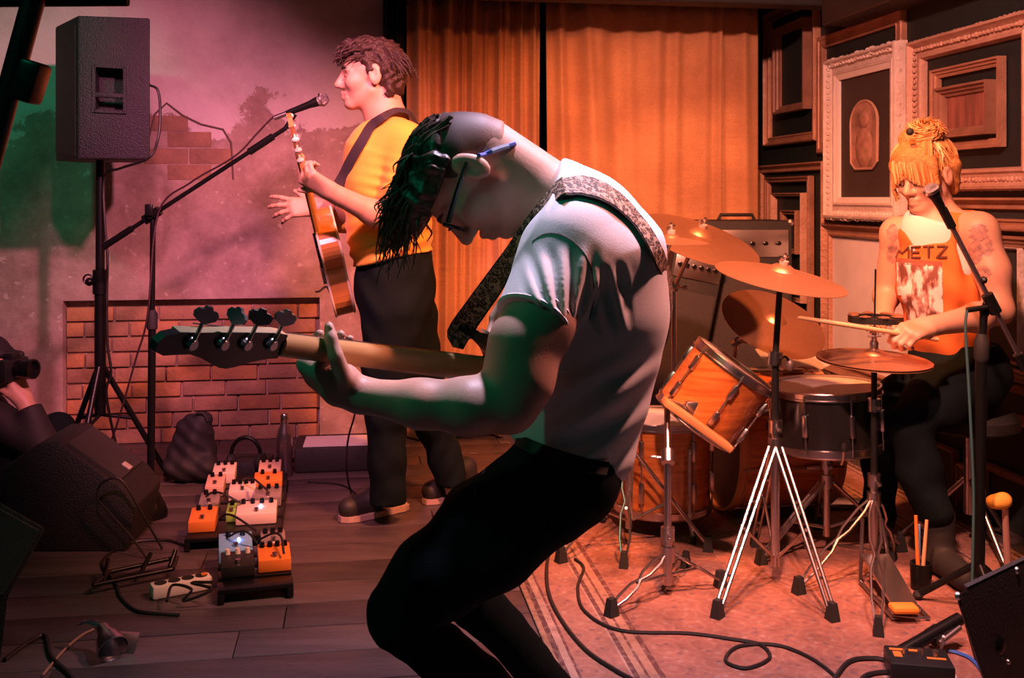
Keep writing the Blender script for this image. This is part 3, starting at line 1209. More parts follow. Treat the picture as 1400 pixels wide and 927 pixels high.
# ---- t-shirt
nt = NT('white_tshirt')
nt.b.inputs['Base Color'].default_value = (0.74, 0.70, 0.70, 1)
nt.b.inputs['Roughness'].default_value = 0.85
nt.b.inputs['Sheen Weight'].default_value = 0.15
geo = nt.n('NewGeometry')
nz = nt.n('TexNoise', i_Scale=500.0, i_Detail=2.0)
nt.l(geo.outputs['Position'], nz.inputs['Vector'])
bp = nt.n('Bump', i_Strength=0.12, i_Distance=0.004)
nt.l(nz.outputs['Fac'], bp.inputs['Height'])
nt.l(bp.outputs[0], nt.b.inputs['Normal'])
M_tee = nt.m
T = Shape()
fl = (YA, 0.77)
T.chain([(P(776, 628, Y0), 0.113), (P(783, 585, Y0), 0.119), (P(797, 510, Y0), 0.131), (P(808, 430, Y0), 0.141), (P(804, 356, Y0), 0.142), (P(788, 318, Y0), 0.118)], 0.03, fl)
T.cap(P(775, 335, 1.86), P(775, 335, 2.08), 0.095, 0.095, 0.05)
T.cap(P(780, 300, 1.97), P(752, 274, 1.97), 0.096, 0.084, 0.04)
# hem cut
h1, h2 = P(700, 589, Y0), P(836, 641, Y0)
hn = np.cross(h2 - h1, YA)
hn = hn if hn[2] < 0 else -hn
T.cut(h1, hn)
# collar cut
T.cut(P(751, 262, Y0), np.array((-0.93, 0, 0.36)))
# sleeves
for (a, b, sd) in ((P(772, 352, 1.835), P(728, 440, 1.745), -1), (P(782, 350, 2.10), P(796, 455, 2.24), 1)):
    L_ = Shape()
    L_.cap(a, b + (b - a) * 0.4, 0.083, 0.06, 0.01)
    L_.cut(b, b - a)
    T.add(L_, 0.035)
sl_d = unit(P(728, 440, 1.745) - P(772, 352, 1.835))
sl_n = unit(np.cross(sl_d, (0, 1, 0)))


def tee_folds(p):
    # fold lines that run down the sleeve from the seam, gathered at its rear, and curved folds above the hem
    u = 700 + F * p[:, 0] / p[:, 1]
    v = HY - F * (p[:, 2] - CH) / p[:, 1]
    near = 1 / (1 + np.exp((p[:, 1] - 1.93) / 0.02))
    ss = lambda a, b, x: np.clip((x - a) / (b - a), 0, 1) ** 2 * (3 - 2 * np.clip((x - a) / (b - a), 0, 1))
    # sleeve: polar lines around a point below the sleeve's rear corner
    ang = np.arctan2(v - 505, u - 770)
    rad = np.hypot(v - 505, u - 770)
    m1 = ss(330, 365, v) * (1 - ss(425, 445, v)) * ss(705, 745, u) * (1 - ss(800, 840, u))
    f1 = np.sin(ang * 34 + 0.012 * rad) * m1
    # side of the body behind the sleeve
    m2 = ss(350, 380, v) * (1 - ss(430, 480, v)) * ss(795, 815, u) * (1 - ss(850, 870, u))
    f2 = np.sin((u - 0.25 * v) * 0.26) * m2
    # waist folds sweeping to the right
    m3 = ss(470, 520, v) * ss(730, 770, u)
    q = v + 0.0016 * (u - 730) ** 2 * 1.3 + 0.25 * (u - 780)
    f3 = np.sin(q * 0.115) * m3
    f4 = np.sin(u * 0.05 + v * 0.03) * np.sin(v * 0.041 - u * 0.02)
    return near * (f1 * 0.0042 + f2 * 0.0035 + f3 * 0.0042) + f4 * 0.0018


T.disp(tee_folds)
tee, tV, tQ = build_sdf('t_shirt', T, M_tee, bass_p, 0.0045)
tee_t = bvh(tV, tQ)
M_seam = mat('seam_thread', (0.16, 0.12, 0.13), 0.9)


def on_tee(pts, off=0.002):
    out = [shoot(tee_t, a, b, off) for a, b in pts]
    return [q for q in out if q is not None]


for nm, pts, r, mm in (('seam', [(728, 330), (742, 321), (757, 319), (772, 323), (788, 334), (801, 350), (809, 370), (812, 392), (811, 415), (806, 436)], 0.0016, M_seam),):
    mb = MB()
    mb.tube(spline(on_tee(pts, -0.0006), 3), r, 6)
    mb.build(nm, mm, tee)
# rolled cuff: ring around the sleeve hem
ce = P(728, 440, 1.745)
d_, s1_, s2_ = ortho(sl_d)
mb = MB()
ring = [ce - d_ * 0.004 + 0.0635 * (math.cos(a) * s1_ + math.sin(a) * s2_) for a in np.linspace(0, 2 * math.pi, 37)]
mb.tube(ring, 0.0055, 6, False)
mb.tube([q - d_ * 0.016 for q in ring], 0.0045, 6, False)
mb.build('cuff', M_tee, tee)

# ---- jeans
J = Shape()
J.ell(P(778, 628, Y0), (0.100, 0.155, 0.085), None, 0.03)
J.cap(P(772, 650, 1.90), P(770, 648, 2.04), 0.098, 0.098, 0.04)
J.chain([(P(760, 660, 1.89), 0.098), (P(665, 735, 1.85), 0.092), (P(590, 793, 1.82), 0.074), (P(546, 838, 1.81), 0.0600)], 0.03)
J.chain([(P(549, 846, 1.81), 0.058), (P(600, 891, 1.825), 0.050), (P(655, 932, 1.85), 0.047), (P(718, 1000, 1.89), 0.042), (P(728, 1010, 1.89), 0.042)], 0.008)
J.chain([(P(762, 645, 2.05), 0.094), (P(660, 715, 2.11), 0.085), (P(598, 785, 2.17), 0.0635)], 0.03)
J.chain([(P(600, 788, 2.17), 0.060), (P(648, 822, 2.2), 0.056), (P(690, 862, 2.21), 0.050), (P(728, 908, 2.22), 0.046), (P(780, 968, 2.25), 0.042)], 0.008)
J.cut(P(700, 575, Y0), (-(h2 - h1)[2] * -1, 0, (h2 - h1)[0]))


def jean_folds(p):
    u = 700 + F * p[:, 0] / p[:, 1]
    v = HY - F * (p[:, 2] - CH) / p[:, 1]
    a = np.exp(-((u - 575) ** 2 + (v - 850) ** 2) / 45.0 ** 2)
    b = np.exp(-((u - 745) ** 2 + (v - 690) ** 2) / 60.0 ** 2)
    return a * 0.004 * np.sin((u + v) * 0.16) + b * 0.004 * np.sin((v - u * 0.4) * 0.13) + 0.002 * np.sin(u * 0.06) * np.sin(v * 0.05)


J.disp(jean_folds)
jeans, jV, jQ = build_sdf('jeans', J, M_jeans, bass_p, 0.006)
jt = bvh(jV, jQ)
mb = MB()
pp = [shoot(jt, a, b, 0.0012) for a, b in ((690, 612), (665, 640), (650, 668), (652, 690))]
mb.tube(spline([q for q in pp if q is not None], 4), 0.0016, 6)
mb.build('pocket_seam', mat('denim_seam', (0.03, 0.03, 0.04), 0.8), jeans)
# belt with studs below the shirt hem
b_up = [(699, 592), (712, 597), (727, 604), (744, 611), (760, 617), (778, 623), (796, 628), (814, 632), (828, 634)]
A_ = [shoot(jt, u, v, 0.005) for u, v in b_up]
B_ = [shoot(jt, u - 4, v + 17, 0.005) for u, v in b_up]
AB = [(a, b) for a, b in zip(A_, B_) if a is not None and b is not None]
mb = MB()
mb.ribbon([a for a, b in AB], [b for a, b in AB], 0.006)
belt = mb.build('belt', mat('belt_leather', (0.014, 0.012, 0.012), 0.5), bass_p)
sa_ = spline([a * 0.66 + b * 0.34 for a, b in AB], 6)
sb2 = spline([a * 0.3 + b * 0.7 for a, b in AB], 6)
mb = MB()
for k in range(0, len(sa_), 2):
    mb.ball(sa_[k] + (0, -0.002, 0), 0.003, 6)
    mb.ball(sb2[k] + (0, -0.002, 0), 0.003, 6)
so = mb.build('studs', M_steel, belt)
so['kind'] = 'stuff'
# shoes
for toe, ank, nm in ((P(640, 1118, 1.86), P(728, 1010, 1.89), 0), (P(705, 1010, 2.28), P(785, 972, 2.25), 1)):
    Sh = Shape()
    toe = np.array((toe[0], toe[1], 0.045))
    heel = np.array((ank[0] + 0.045, ank[1], max(ank[2] - 0.07, 0.05)))
    Sh.cap(toe, (toe + heel) / 2 + (0, 0, 0.01), 0.035, 0.04, 0.02, (YA, 0.95))
    Sh.cap((toe + heel) / 2 + (0, 0, 0.01), heel, 0.04, 0.036, 0.02)
    Sh.cap(heel + (-0.02, 0, 0.02), ank + np.array((0, 0, 0.01)), 0.036, 0.042, 0.02)
    Sh.cut((0, 0, 0.009), (0, 0, -1))
    build_sdf('shoe', Sh, M_rubber, bass_p, 0.007)

# ---- hair: short back and sides, long dark fringe hanging down
nt = NT('hair_dark')
geo = nt.n('NewGeometry')
nz = nt.n('TexNoise', i_Scale=90.0, i_Detail=4.0)
nt.l(geo.outputs['Position'], nz.inputs['Vector'])
cc = nt.ramp(nz.outputs['Fac'], [(0.35, (0.02, 0.012, 0.010)), (0.65, (0.12, 0.055, 0.04))])
nt.l(cc, nt.b.inputs['Base Color'])
nt.b.inputs['Roughness'].default_value = 0.42
bp = nt.n('Bump', i_Strength=0.5, i_Distance=0.004)
nt.l(nz.outputs['Fac'], bp.inputs['Height'])
nt.l(bp.outputs[0], nt.b.inputs['Normal'])
M_hair = nt.m
nt = NT('hair_faded')
geo = nt.n('NewGeometry')
vm = nt.n('VectorMath', operation='DOT_PRODUCT')
vm.inputs[1].default_value = HA[2]
nt.l(geo.outputs['Position'], vm.inputs[0])
lv = nt.math('SUBTRACT', vm.outputs['Value'], float(HEADO @ HA[2]))
nz = nt.n('TexNoise', i_Scale=700.0, i_Detail=2.0)
nt.l(geo.outputs['Position'], nz.inputs['Vector'])
fac = nt.math('ADD', nt.math('MULTIPLY', nt.math('ADD', lv, 0.05), 8.0), nt.math('MULTIPLY', nt.math('SUBTRACT', nz.outputs['Fac'], 0.5), 0.9))
nt.l(nt.ramp(fac, [(0.0, (0.50, 0.28, 0.20)), (0.3, (0.17, 0.08, 0.055)), (0.8, (0.06, 0.027, 0.02))]), nt.b.inputs['Base Color'])
nt.b.inputs['Roughness'].default_value = 0.6
M_hair_fade = nt.m
H = Shape()
H.ell(HL(-0.008, 0, 0.062), np.array((0.095, 0.074, 0.074)) * 1.0, HA, 0.02)
H.ell(HL(0.05, 0, 0.088), np.array((0.066, 0.066, 0.044)), HA, 0.03)
H.cap(HL(0.07, 0.05, 0.075), HL(0.115, 0.03, 0.08), 0.03, 0.022, 0.02)
H.cap(HL(0.07, -0.05, 0.075), HL(0.115, -0.03, 0.08), 0.03, 0.022, 0.02)
H.chain([(P(600, 232, 1.93), 0.036), (P(594, 268, 1.93), 0.024), (P(590, 298, 1.93), 0.008)], 0.03, (YA, 0.7))
H.cut(HL(0, 0, 0.043), -HA[2] + 0.12 * HA[0])


def hair_noise(p):
    q = (p - HEADO) @ HA.T
    return 0.003 * np.sin(q[:, 1] * 160 + 6 * np.sin(q[:, 0] * 40)) + 0.002 * np.sin(q[:, 2] * 210 + q[:, 1] * 90)


H.disp(hair_noise)
hair, hV, hQ = build_sdf('hair', H, M_hair, bass_p, 0.005)
Hc = Shape()
Hc.ell(HL(-0.013, 0, 0.038), np.array((0.1005, 0.0785, 0.086)), HA, 0.01)
Hc.cap(HL(-0.058, 0, 0.0), HL(-0.062, 0, -0.055), 0.0615, 0.052, 0.02)
Hc.cut(HL(-0.045, 0, -0.048), -HA[2] - 0.25 * HA[0])
Hc.cut(HL(0.012, 0, 0.0), HA[0] * 1.0 - HA[2] * 0.35)
hc, _, _ = build_sdf('cropped_hair', Hc, M_hair_fade, bass_p, 0.005)
rh = random.Random(21)
mb = MB()
roots = []
for i in range(420):
    a = HL(rh.uniform(-0.01, 0.1), rh.uniform(-0.066, 0.066), rh.uniform(0.075, 0.122))
    ln = rh.uniform(0.04, 0.16) * (0.55 + 0.45 * rh.random())
    drift = rh.uniform(-0.04, 0.012)
    y_ = rh.uniform(-0.012, 0.012)
    wv = rh.uniform(-0.008, 0.008)
    p1 = a + np.array((-0.012 + drift * 0.25, y_ * 0.3, -ln * 0.25))
    p2 = a + np.array((-0.016 + drift * 0.6 + wv, y_ * 0.6, -ln * 0.6))
    p3 = a + np.array((-0.014 + drift - wv, y_, -ln))
    roots.append([a, p1, p2, p3])
locks(mb, roots, 0.0027, 3, 4)
# wavy loose strands at the outside
for (u0, v0, u1, v1, u2, v2, u3, v3) in ((572, 228, 548, 262, 538, 296, 522, 302), (570, 235, 552, 270, 546, 300, 527, 316), (574, 250, 560, 285, 556, 312, 552, 328), (566, 222, 550, 236, 546, 250, 538, 262),
                                       (580, 262, 570, 296, 572, 318, 566, 332), (585, 270, 580, 300, 590, 318, 584, 330), (572, 240, 548, 268, 552, 286, 534, 300), (577, 255, 566, 280, 562, 306, 568, 322)):
    roots2 = [[P(u0, v0, 1.93 + rh.uniform(-.03, .05)), P(u1, v1, 1.93 + rh.uniform(-.03, .05)), P(u2, v2, 1.92 + rh.uniform(-.03, .05)), P(u3, v3, 1.92 + rh.uniform(-.03, .05))]]
    locks(mb, roots2, 0.0034, 2, 5)
# strands combed forward over the crown
for i in range(420):
    y_ = rh.uniform(-0.066, 0.066)
    x_ = rh.uniform(-0.09, 0.02)
    pts = []
    for k in range(4):
        x = x_ + 0.032 * k
        yy = y_ + rh.uniform(-0.004, 0.004)
        zz = 0.050 + 0.081 * math.sqrt(max(0.02, 1 - (min(abs(x + 0.004), 0.1) / 0.108) ** 2 - (yy / 0.079) ** 2))
        pts.append(HL(x, yy, zz + rh.uniform(-0.001, 0.005) + 0.004 * (k == 3)))
    locks(mb, [pts], 0.0024, 2, 4)
mb.build('hair_strands', M_hair, hair)

# ---- glasses with neck cord
gm = mat('glasses_black', (0.01, 0.01, 0.011), 0.3)
gl = thing('glasses', 'black framed glasses worn by the bass player looking down', 'glasses', HL(0.1, 0, 0.0))
mb = MB()
for s_ in (1, -1):
    mb.tube([HL(-0.015, s_ * 0.084, 0.012), HL(0.04, s_ * 0.083, 0.014), HL(0.098, s_ * 0.072, 0.014)], [0.0036, 0.0048, 0.0056], 6)
    mb.build('temple', gm, gl)
    mb = MB()
for s_ in (1, -1):
    mb = MB()
    rr = [HL(0.104 - 0.10 * abs(x) * 0.3, s_ * 0.034 + x, 0.002 + z) for x, z in [(0.029 * math.copysign(abs(math.cos(a)) ** 0.7, math.cos(a)), 0.020 * math.copysign(abs(math.sin(a)) ** 0.7, math.sin(a))) for a in np.linspace(0, 2 * math.pi, 25)]]
    mb.tube(rr, 0.0036, 6, False)
    mb.build('rim', gm, gl)
mb = MB()
mb.tube([HL(0.105, 0.008, 0.008), HL(0.11, 0, 0.012), HL(0.105, -0.008, 0.008)], 0.0026, 6)
mb.build('bridge', gm, gl)
body_t = bvh(bV, bQ)
cord = [shoot(body_t, a, b, 0.003) for a, b in ((654, 214), (662, 211), (672, 207), (684, 203), (695, 200), (704, 197.5))]
cord = [c for c in cord if c is not None]
mb = MB()
mb.tube(spline(cord, 3), 0.0042, 6)
mb.build('neck_cord', mat('cord_blue', (0.10, 0.16, 0.55), 0.5), gl)
mb = MB()
mb.tube(cord[2:5], 0.0056, 6)
mb.build('cord_clip', mat('cord_clip_white', (0.5, 0.55, 0.75), 0.4), gl)

# ------------------------------------------------------------------ bass guitar
NUT = P(380, 470.5, 1.62)
HEEL = P(650, 504, 2.08)
bd = unit(HEEL - NUT)                         # towards the body
bw_ = unit(np.array((0, 0, 1.0)) - bd * bd[2])   # across the neck, upwards
bn = unit(np.cross(bw_, bd))                  # out of the back of the neck, towards the camera
if bn[1] > 0:
    bn = -bn
rl_ = math.radians(22)
bw_, bn = math.cos(rl_) * bw_ + math.sin(rl_) * bn, math.cos(rl_) * bn - math.sin(rl_) * bw_
bass = thing('bass_guitar', 'dark electric bass with maple neck held by the bent player', 'bass guitar', HEEL)
M_maple = mat('maple', (0.62, 0.33, 0.13), 0.32, 0, 0.4, 6, 0, 0, (0.45, 0.22, 0.08), coat=0.4, stretch=(1, 1, 8))
M_ebony = mat('dark_rosewood', (0.03, 0.018, 0.013), 0.4)
M_bbody = mat('bass_black_gloss', (0.012, 0.012, 0.012), 0.15, coat=0.6)
NL = np.linalg.norm(HEEL - NUT)
mb = MB()
prof = []
V, Fs = [], []
nn_ = 14
for i in range(9):
    t = i / 8
    c = NUT + bd * (NL + 0.06) * t
    w = 0.0195 + 0.0075 * t
    dp = 0.021 + 0.003 * t
    for k in range(nn_):
        a = math.pi * k / (nn_ - 1)
        V.append(c + bw_ * w * math.cos(a) + bn * dp * math.sin(a) * 0.9)
for i in range(8):
    for k in range(nn_):
        k2 = (k + 1) % nn_
        Fs.append((i * nn_ + k, i * nn_ + k2, (i + 1) * nn_ + k2, (i + 1) * nn_ + k))
Fs += [tuple(range(nn_)), tuple(8 * nn_ + k for k in range(nn_))]
mb.add(V, Fs)
neck = mb.build('neck', M_maple, bass)
mb = MB()
V = []
for t in (0, 1):
    c = NUT + bd * (NL + 0.14) * t
    w = 0.0195 + 0.0085 * t
    V += [c + bw_ * w, c - bw_ * w, c - bw_ * w - bn * 0.006, c + bw_ * w - bn * 0.006]
mb.add(V, [(0, 1, 5, 4), (1, 2, 6, 5), (2, 3, 7, 6), (3, 0, 4, 7), (0, 3, 2, 1), (4, 5, 6, 7)])
fb = mb.build('fretboard', M_ebony, bass, False)
mb = MB()
for k in range(1, 21):
    x = (NL + 0.2) * 1.25 * (1 - 2 ** (-k / 12.0))
    if x > NL + 0.12:
        break
    c = NUT + bd * x - bn * 0.0065
    w = 0.0195 + 0.0085 * x / (NL + .14)
    mb.cyl(c - bw_ * w, c + bw_ * w, 0.0012, n=5)
fr_ = mb.build('frets', M_steel, fb)
fr_['kind'] = 'stuff'
for k in range(4):
    mb = MB()
    o_ = (k - 1.5) * 0.0095
    mb.tube([NUT - bd * (0.035 + 0.045 * k) + bw_ * (0.012 if k > 1 else 0.006) - bn * 0.010, NUT + bw_ * o_ - bn * 0.009, NUT + bd * (NL + 0.42) + bw_ * o_ * 1.9 - bn * 0.014], 0.0011, 5)
    mb.build('string', M_steel, bass)
# headstock outline from the nut, along -bd (x) and across (y)
HSK = 1.10
hs = [(0.0, 0.021), (0.018, 0.024), (0.06, 0.024), (0.10, 0.0235), (0.15, 0.022), (0.185, 0.022), (0.205, 0.017), (0.213, 0.006), (0.21, -0.008), (0.196, -0.014), (0.175, -0.0125), (0.155, -0.012), (0.135, -0.018), (0.115, -0.027), (0.098, -0.034), (0.085, -0.036), (0.07, -0.033), (0.045, -0.025), (0.02, -0.020), (0.0, -0.019)]
HD = lambda q: [(x * HSK, y - x * 0.10) for x, y in q]
mb = MB()
mb.prism(HD(hs), NUT + bn * 0.012, -bd, bw_, -bn * 0.016)
head_st = mb.build('headstock', mat('headstock_back_black', (0.014, 0.014, 0.014), 0.3, coat=0.4), bass, False)
mb = MB()
mb.prism([(x * HSK, y - x * 0.10) for x, y in [(0.0, 0.0215), (0.018, 0.0245), (0.06, 0.0245), (0.10, 0.024), (0.15, 0.0225), (0.185, 0.0225), (0.185, 0.0185), (0.0, 0.0185)]], NUT + bn * 0.0105, -bd, bw_, -bn * 0.0205)
mb.build('maple_edge', mat('maple_pale', (0.66, 0.46, 0.28), 0.3, coat=0.4), head_st, False)
for k, (x, ang) in enumerate(((0.026, 0.2), (0.072, 0.5), (0.112, 1.45), (0.163, 0.25))):
    mb = MB()
    c0 = NUT - bd * x * HSK + bw_ * (0.006 - x * 0.10) + bn * 0.012
    mb.lathe([(0.0, 0.010), (0.007, 0.010), (0.0095, 0.007), (0.011, 0.0)], c0, bn, 16)
    tn = mb.build('tuner', M_chrome, bass)
    mb = MB()
    tp = c0 + bw_ * 0.034 + bn * 0.006
    mb.cyl(c0 + bn * 0.005, tp, 0.0034, n=8)
    mb.build('tuner_post', M_steel, tn)
    mb = MB()
    kd = unit(math.cos(ang) * bd + math.sin(ang) * bn)
    ko = np.cross(kd, bw_)
    clo = [(0.0, -0.012), (0.008, -0.009), (0.017, -0.004), (0.019, 0.004), (0.014, 0.010), (0.007, 0.0105), (0.004, 0.0155), (-0.004, 0.0155), (-0.007, 0.0105), (-0.014, 0.010), (-0.019, 0.004), (-0.017, -0.004), (-0.008, -0.009)]
    mb.prism(clo, tp + bw_ * 0.012 - ko * 0.003, kd, bw_, ko * 0.006)
    mb.build('tuner_key', M_chrome if k != 1 else M_steel, tn, False)
# body of the bass
ol = [(-0.055, 0.115), (-0.10, 0.135), (-0.085, 0.165), (0.0, 0.150), (0.07, 0.125), (0.14, 0.118), (0.22, 0.150), (0.30, 0.160), (0.355, 0.115), (0.37, 0.03), (0.36, -0.08), (0.31, -0.155), (0.23, -0.168), (0.15, -0.135), (0.09, -0.125), (0.03, -0.140), (-0.03, -0.135), (-0.045, -0.105), (0.01, -0.06), (0.03, -0.028), (0.03, 0.03), (0.0, 0.075)]
ol = [tuple(q[:2]) for q in spline([(a, b, 0) for a, b in ol + ol[:1]], 3)[:-1]]
ol = [(a * 1.0 + 0.02, b * (0.5 if b > 0 else 0.95)) for a, b in ol]
mb = MB()
mb.prism(ol, HEEL + bn * 0.016, bd, bw_, -bn * 0.042)
mb.build('body', M_bbody, bass, False)
mb = MB()
mb.cyl(HEEL + bd * -0.06 + bw_ * 0.062 - bn * 0.005, HEEL + bd * -0.075 + bw_ * 0.078 - bn * 0.005, 0.006)
mb.build('strap_button', M_chrome, bass)

# ------------------------------------------------------------------ leopard strap
nt = NT('leopard')
tc = nt.n('TexCoord')
vo = nt.n('TexVoronoi', i_Scale=105.0, i_Randomness=0.9)
vo.feature = 'F1'
nzz = nt.n('TexNoise', i_Scale=90.0, i_Detail=3.0)
nt.l(tc.outputs['Object'], nzz.inputs['Vector'])
nt.l(nt.mix(0.02, tc.outputs['Object'], nzz.outputs['Color'], 'ADD'), vo.inputs['Vector'])
cc = nt.ramp(vo.outputs['Distance'], [(0.0, (0.28, 0.14, 0.08)), (0.26, (0.30, 0.15, 0.08)), (0.34, (0.016, 0.010, 0.009)), (0.52, (0.018, 0.012, 0.010)), (0.60, (0.44, 0.27, 0.18)), (1.0, (0.48, 0.30, 0.20))])
nt.l(cc, nt.b.inputs['Base Color'])
nt.b.inputs['Roughness'].default_value = 0.7
M_leo = nt.m
strap = thing('guitar_strap', 'leopard print strap over the shoulder of the bass player', 'strap', P(760, 300, 1.85))
up_o = [(730, 283), (740, 270), (751, 260), (763, 253), (775, 249), (787, 246), (800, 246), (817, 251), (830, 258), (842, 266), (858, 281), (872, 298), (885, 314), (896, 333), (904, 350)]
up_i = [(738, 294), (746, 286), (756, 278), (768, 273), (780, 270), (790, 269), (800, 270.5), (814, 274), (826, 279), (838, 286), (851, 297), (863, 309), (874, 324), (884, 342), (892, 360)]
A_, B_ = [], []
for o_, i_ in zip(up_o, up_i):
    a, b = shoot(tee_t, *o_, 0.006), shoot(tee_t, *i_, 0.006)
    if a is not None and b is not None and abs(a[1] - b[1]) < 0.12:
        A_.append(a)
        B_.append(b)
# continue round the back to the far side and down to the body of the bass
tail_c = [P(913, 392, 1.97), P(911, 450, 2.06), P(880, 520, 2.13), P(850, 575, 2.16)]
for c in tail_c:
    A_.append(c + np.array((0.008, 0.018, 0.012)))
    B_.append(c - np.array((0.002, 0.02, 0.014)))
# front part: from the chest down to the upper horn
lo_o = [(613, 452), (640, 412), (668, 374), (695, 337), (716, 305)]
lo_i = [(640, 462), (666, 424), (690, 388), (708, 348), (726, 312)]
ys = [2.065, 2.01, 1.955, 1.905, 1.868]
A0 = [P(620, 474, 2.075)] + [P(a, b, y) for (a, b), y in zip(lo_o, ys)]
B0 = [P(632, 477, 2.075)] + [P(a, b, y - 0.012) for (a, b), y in zip(lo_i, ys)]
A_, B_ = spline(A0 + A_, 3), spline(B0 + B_, 3)
mb = MB()
mb.ribbon(A_, B_, 0.003)
st = mb.build('webbing', M_leo, strap)
mb = MB()
mb.tube([b + (b - a) * 0.03 for a, b in zip(A_, B_)], 0.0022, 5)
mb.tube([a - (b - a) * 0.03 for a, b in zip(A_, B_)], 0.0016, 5)
mb.build('edge_piping', M_blackmat, st)

# ------------------------------------------------------------------ the guitarist in yellow
gp = thing('person', 'guitarist in a yellow jumper and black jeans singing at a microphone', 'person', (-0.46, 3.8, 0.0))
S = Shape()
GO = P(508, 106, 3.78)
GA = frame3((-1.0, -0.16, -0.03))
GL = head_shape(S, GO, GA, 1.06)
S.cap(GL(-0.035, 0, -0.03), P(533, 168, 3.79), 0.056, 0.066, 0.03)
S.cap(GL(0.0, 0, -0.06), P(522, 172, 3.79), 0.048, 0.06, 0.03)
S.chain([(P(533, 170, 3.8), 0.07), (P(528, 220, 3.8), 0.10), (P(530, 330, 3.8), 0.10), (P(538, 400, 3.8), 0.10)], 0.03, (YA, 0.75))
# left arm
g_sh, g_el, g_wr = P(560, 196, 3.63), P(537, 296, 3.56), P(452, 262, 3.44)
S.chain([(g_sh, 0.05), (g_el, 0.042)], 0.03)
S.chain([(g_el, 0.042), (P(510, 291, 3.52), 0.044), (g_wr, 0.029)], 0.02)
g_hd = unit(P(422, 243, 3.40) - g_wr)
hand_shape(S, g_wr, g_hd, (0.15, -0.55, -0.75), 1, [(70, 75, 40), (66, 75, 40), (60, 72, 40), (55, 70, 40)], 0.03,
           [(0.045, 0.034, -0.01), (0.062, 0.052, 0.0), (0.078, 0.062, 0.004)], 1.05)
# right arm and strumming hand
r_sh, r_el, r_wr = P(508, 198, 3.97), P(470, 300, 4.02), P(436, 283, 3.84)
S.chain([(r_sh, 0.05), (r_el, 0.042)], 0.03)
S.chain([(r_el, 0.042), (r_wr, 0.028)], 0.02)
hand_shape(S, r_wr, (-1, -0.15, -0.02), (0.05, -0.95, 0.35), -1, [(8, 18, 12), (14, 20, 14), (20, 24, 16), (26, 26, 18)], 0.22,
           [(0.045, 0.036, -0.008), (0.066, 0.056, -0.012), (0.085, 0.07, -0.02)], 1.05)
S.chain([(P(545, 420, 3.72), 0.07), (P(528, 680, 3.75), 0.04)], 0.02)
S.chain([(P(548, 420, 3.9), 0.07), (P(630, 690, 4.02), 0.04)], 0.02)
g_body, gV, gQ = build_sdf('body', S, M_skin2, gp, 0.0055)
M_hair_b = mat('hair_brown', (0.045, 0.025, 0.022), 0.45, 0, 0.6, 120, 0.5, 260, (0.02, 0.012, 0.01))
eyes_on(GL, gp, 1.06, M_hair_b)
# jumper
M_yel = mat('yellow_jumper', (0.80, 0.42, 0.06), 0.85, 0, 0.3, 10, 0.15, 350, (0.7, 0.33, 0.04), sheen=0.2)
T = Shape()
T.chain([(P(540, 372, 3.8), 0.15), (P(532, 310, 3.8), 0.148), (P(525, 250, 3.8), 0.146), (P(524, 212, 3.8), 0.135), (P(532, 188, 3.8), 0.09)], 0.04, (YA, 0.80))
T.cap(P(545, 195, 3.68), P(520, 195, 3.93), 0.085, 0.085, 0.04)
T.cut(P(540, 352, 3.8), (0.2, 0, -1.0))
T.cut(P(526, 158, 3.8), (-0.35, 0, 1.0))
L_ = Shape()
L_.chain([(P(562, 198, 3.645), 0.076), (P(548, 262, 3.60), 0.066), (P(536, 300, 3.56), 0.06)], 0.02)
L_.cut(P(536, 284, 3.57), P(520, 290, 3.53) - P(552, 262, 3.60))
T.add(L_, 0.03)
L_ = Shape()
L_.chain([(P(508, 200, 3.95), 0.076), (P(486, 258, 4.0), 0.066), (P(470, 300, 4.02), 0.058)], 0.02)
T.add(L_, 0.03)


def jumper_folds(p):
    u = 700 + F * p[:, 0] / p[:, 1]
    v = HY - F * (p[:, 2] - CH) / p[:, 1]
    ss = lambda a, b, x: np.clip((x - a) / (b - a), 0, 1)
    m = ss(290, 340, v)
    return 0.005 * m * np.sin(v * 0.3 + u * 0.12) + 0.004 * np.exp(-((u - 540) ** 2 + (v - 262) ** 2) / 35.0 ** 2) * np.sin(v * 0.42 - u * 0.1) + 0.003 * np.sin(u * 0.1) * np.sin(v * 0.08)


T.disp(jumper_folds)
jump, yV, yQ = build_sdf('jumper', T, M_yel, gp, 0.006)
yt = bvh(yV, yQ)
# jeans
J = Shape()
J.ell(P(540, 392, 3.8), (0.145, 0.175, 0.14), None, 0.03)
J.cap(P(540, 352, 3.8), P(540, 395, 3.8), 0.138, 0.145, 0.03, (YA, 0.82))
J.chain([(P(540, 425, 3.72), 0.122), (P(533, 500, 3.72), 0.098), (P(528, 565, 3.73), 0.074), (P(529, 630, 3.745), 0.066), (P(531, 688, 3.76), 0.066)], 0.03)
J.chain([(P(556, 425, 3.89), 0.115), (P(572, 510, 3.92), 0.09), (P(592, 575, 3.96), 0.072), (P(610, 630, 4.0), 0.062), (P(626, 690, 4.03), 0.06)], 0.03)
J.cut(P(540, 340, 3.8), (0, 0, 1))
J.cut((0, 0, 0.075), (0, 0, -1))
J.disp(lambda p: 0.004 * np.sin(p[:, 2] * 46 + 5 * np.sin(p[:, 0] * 12)) * np.sin(p[:, 0] * 20 + p[:, 1] * 18))
build_sdf('jeans', J, M_jeans, gp, 0.008)
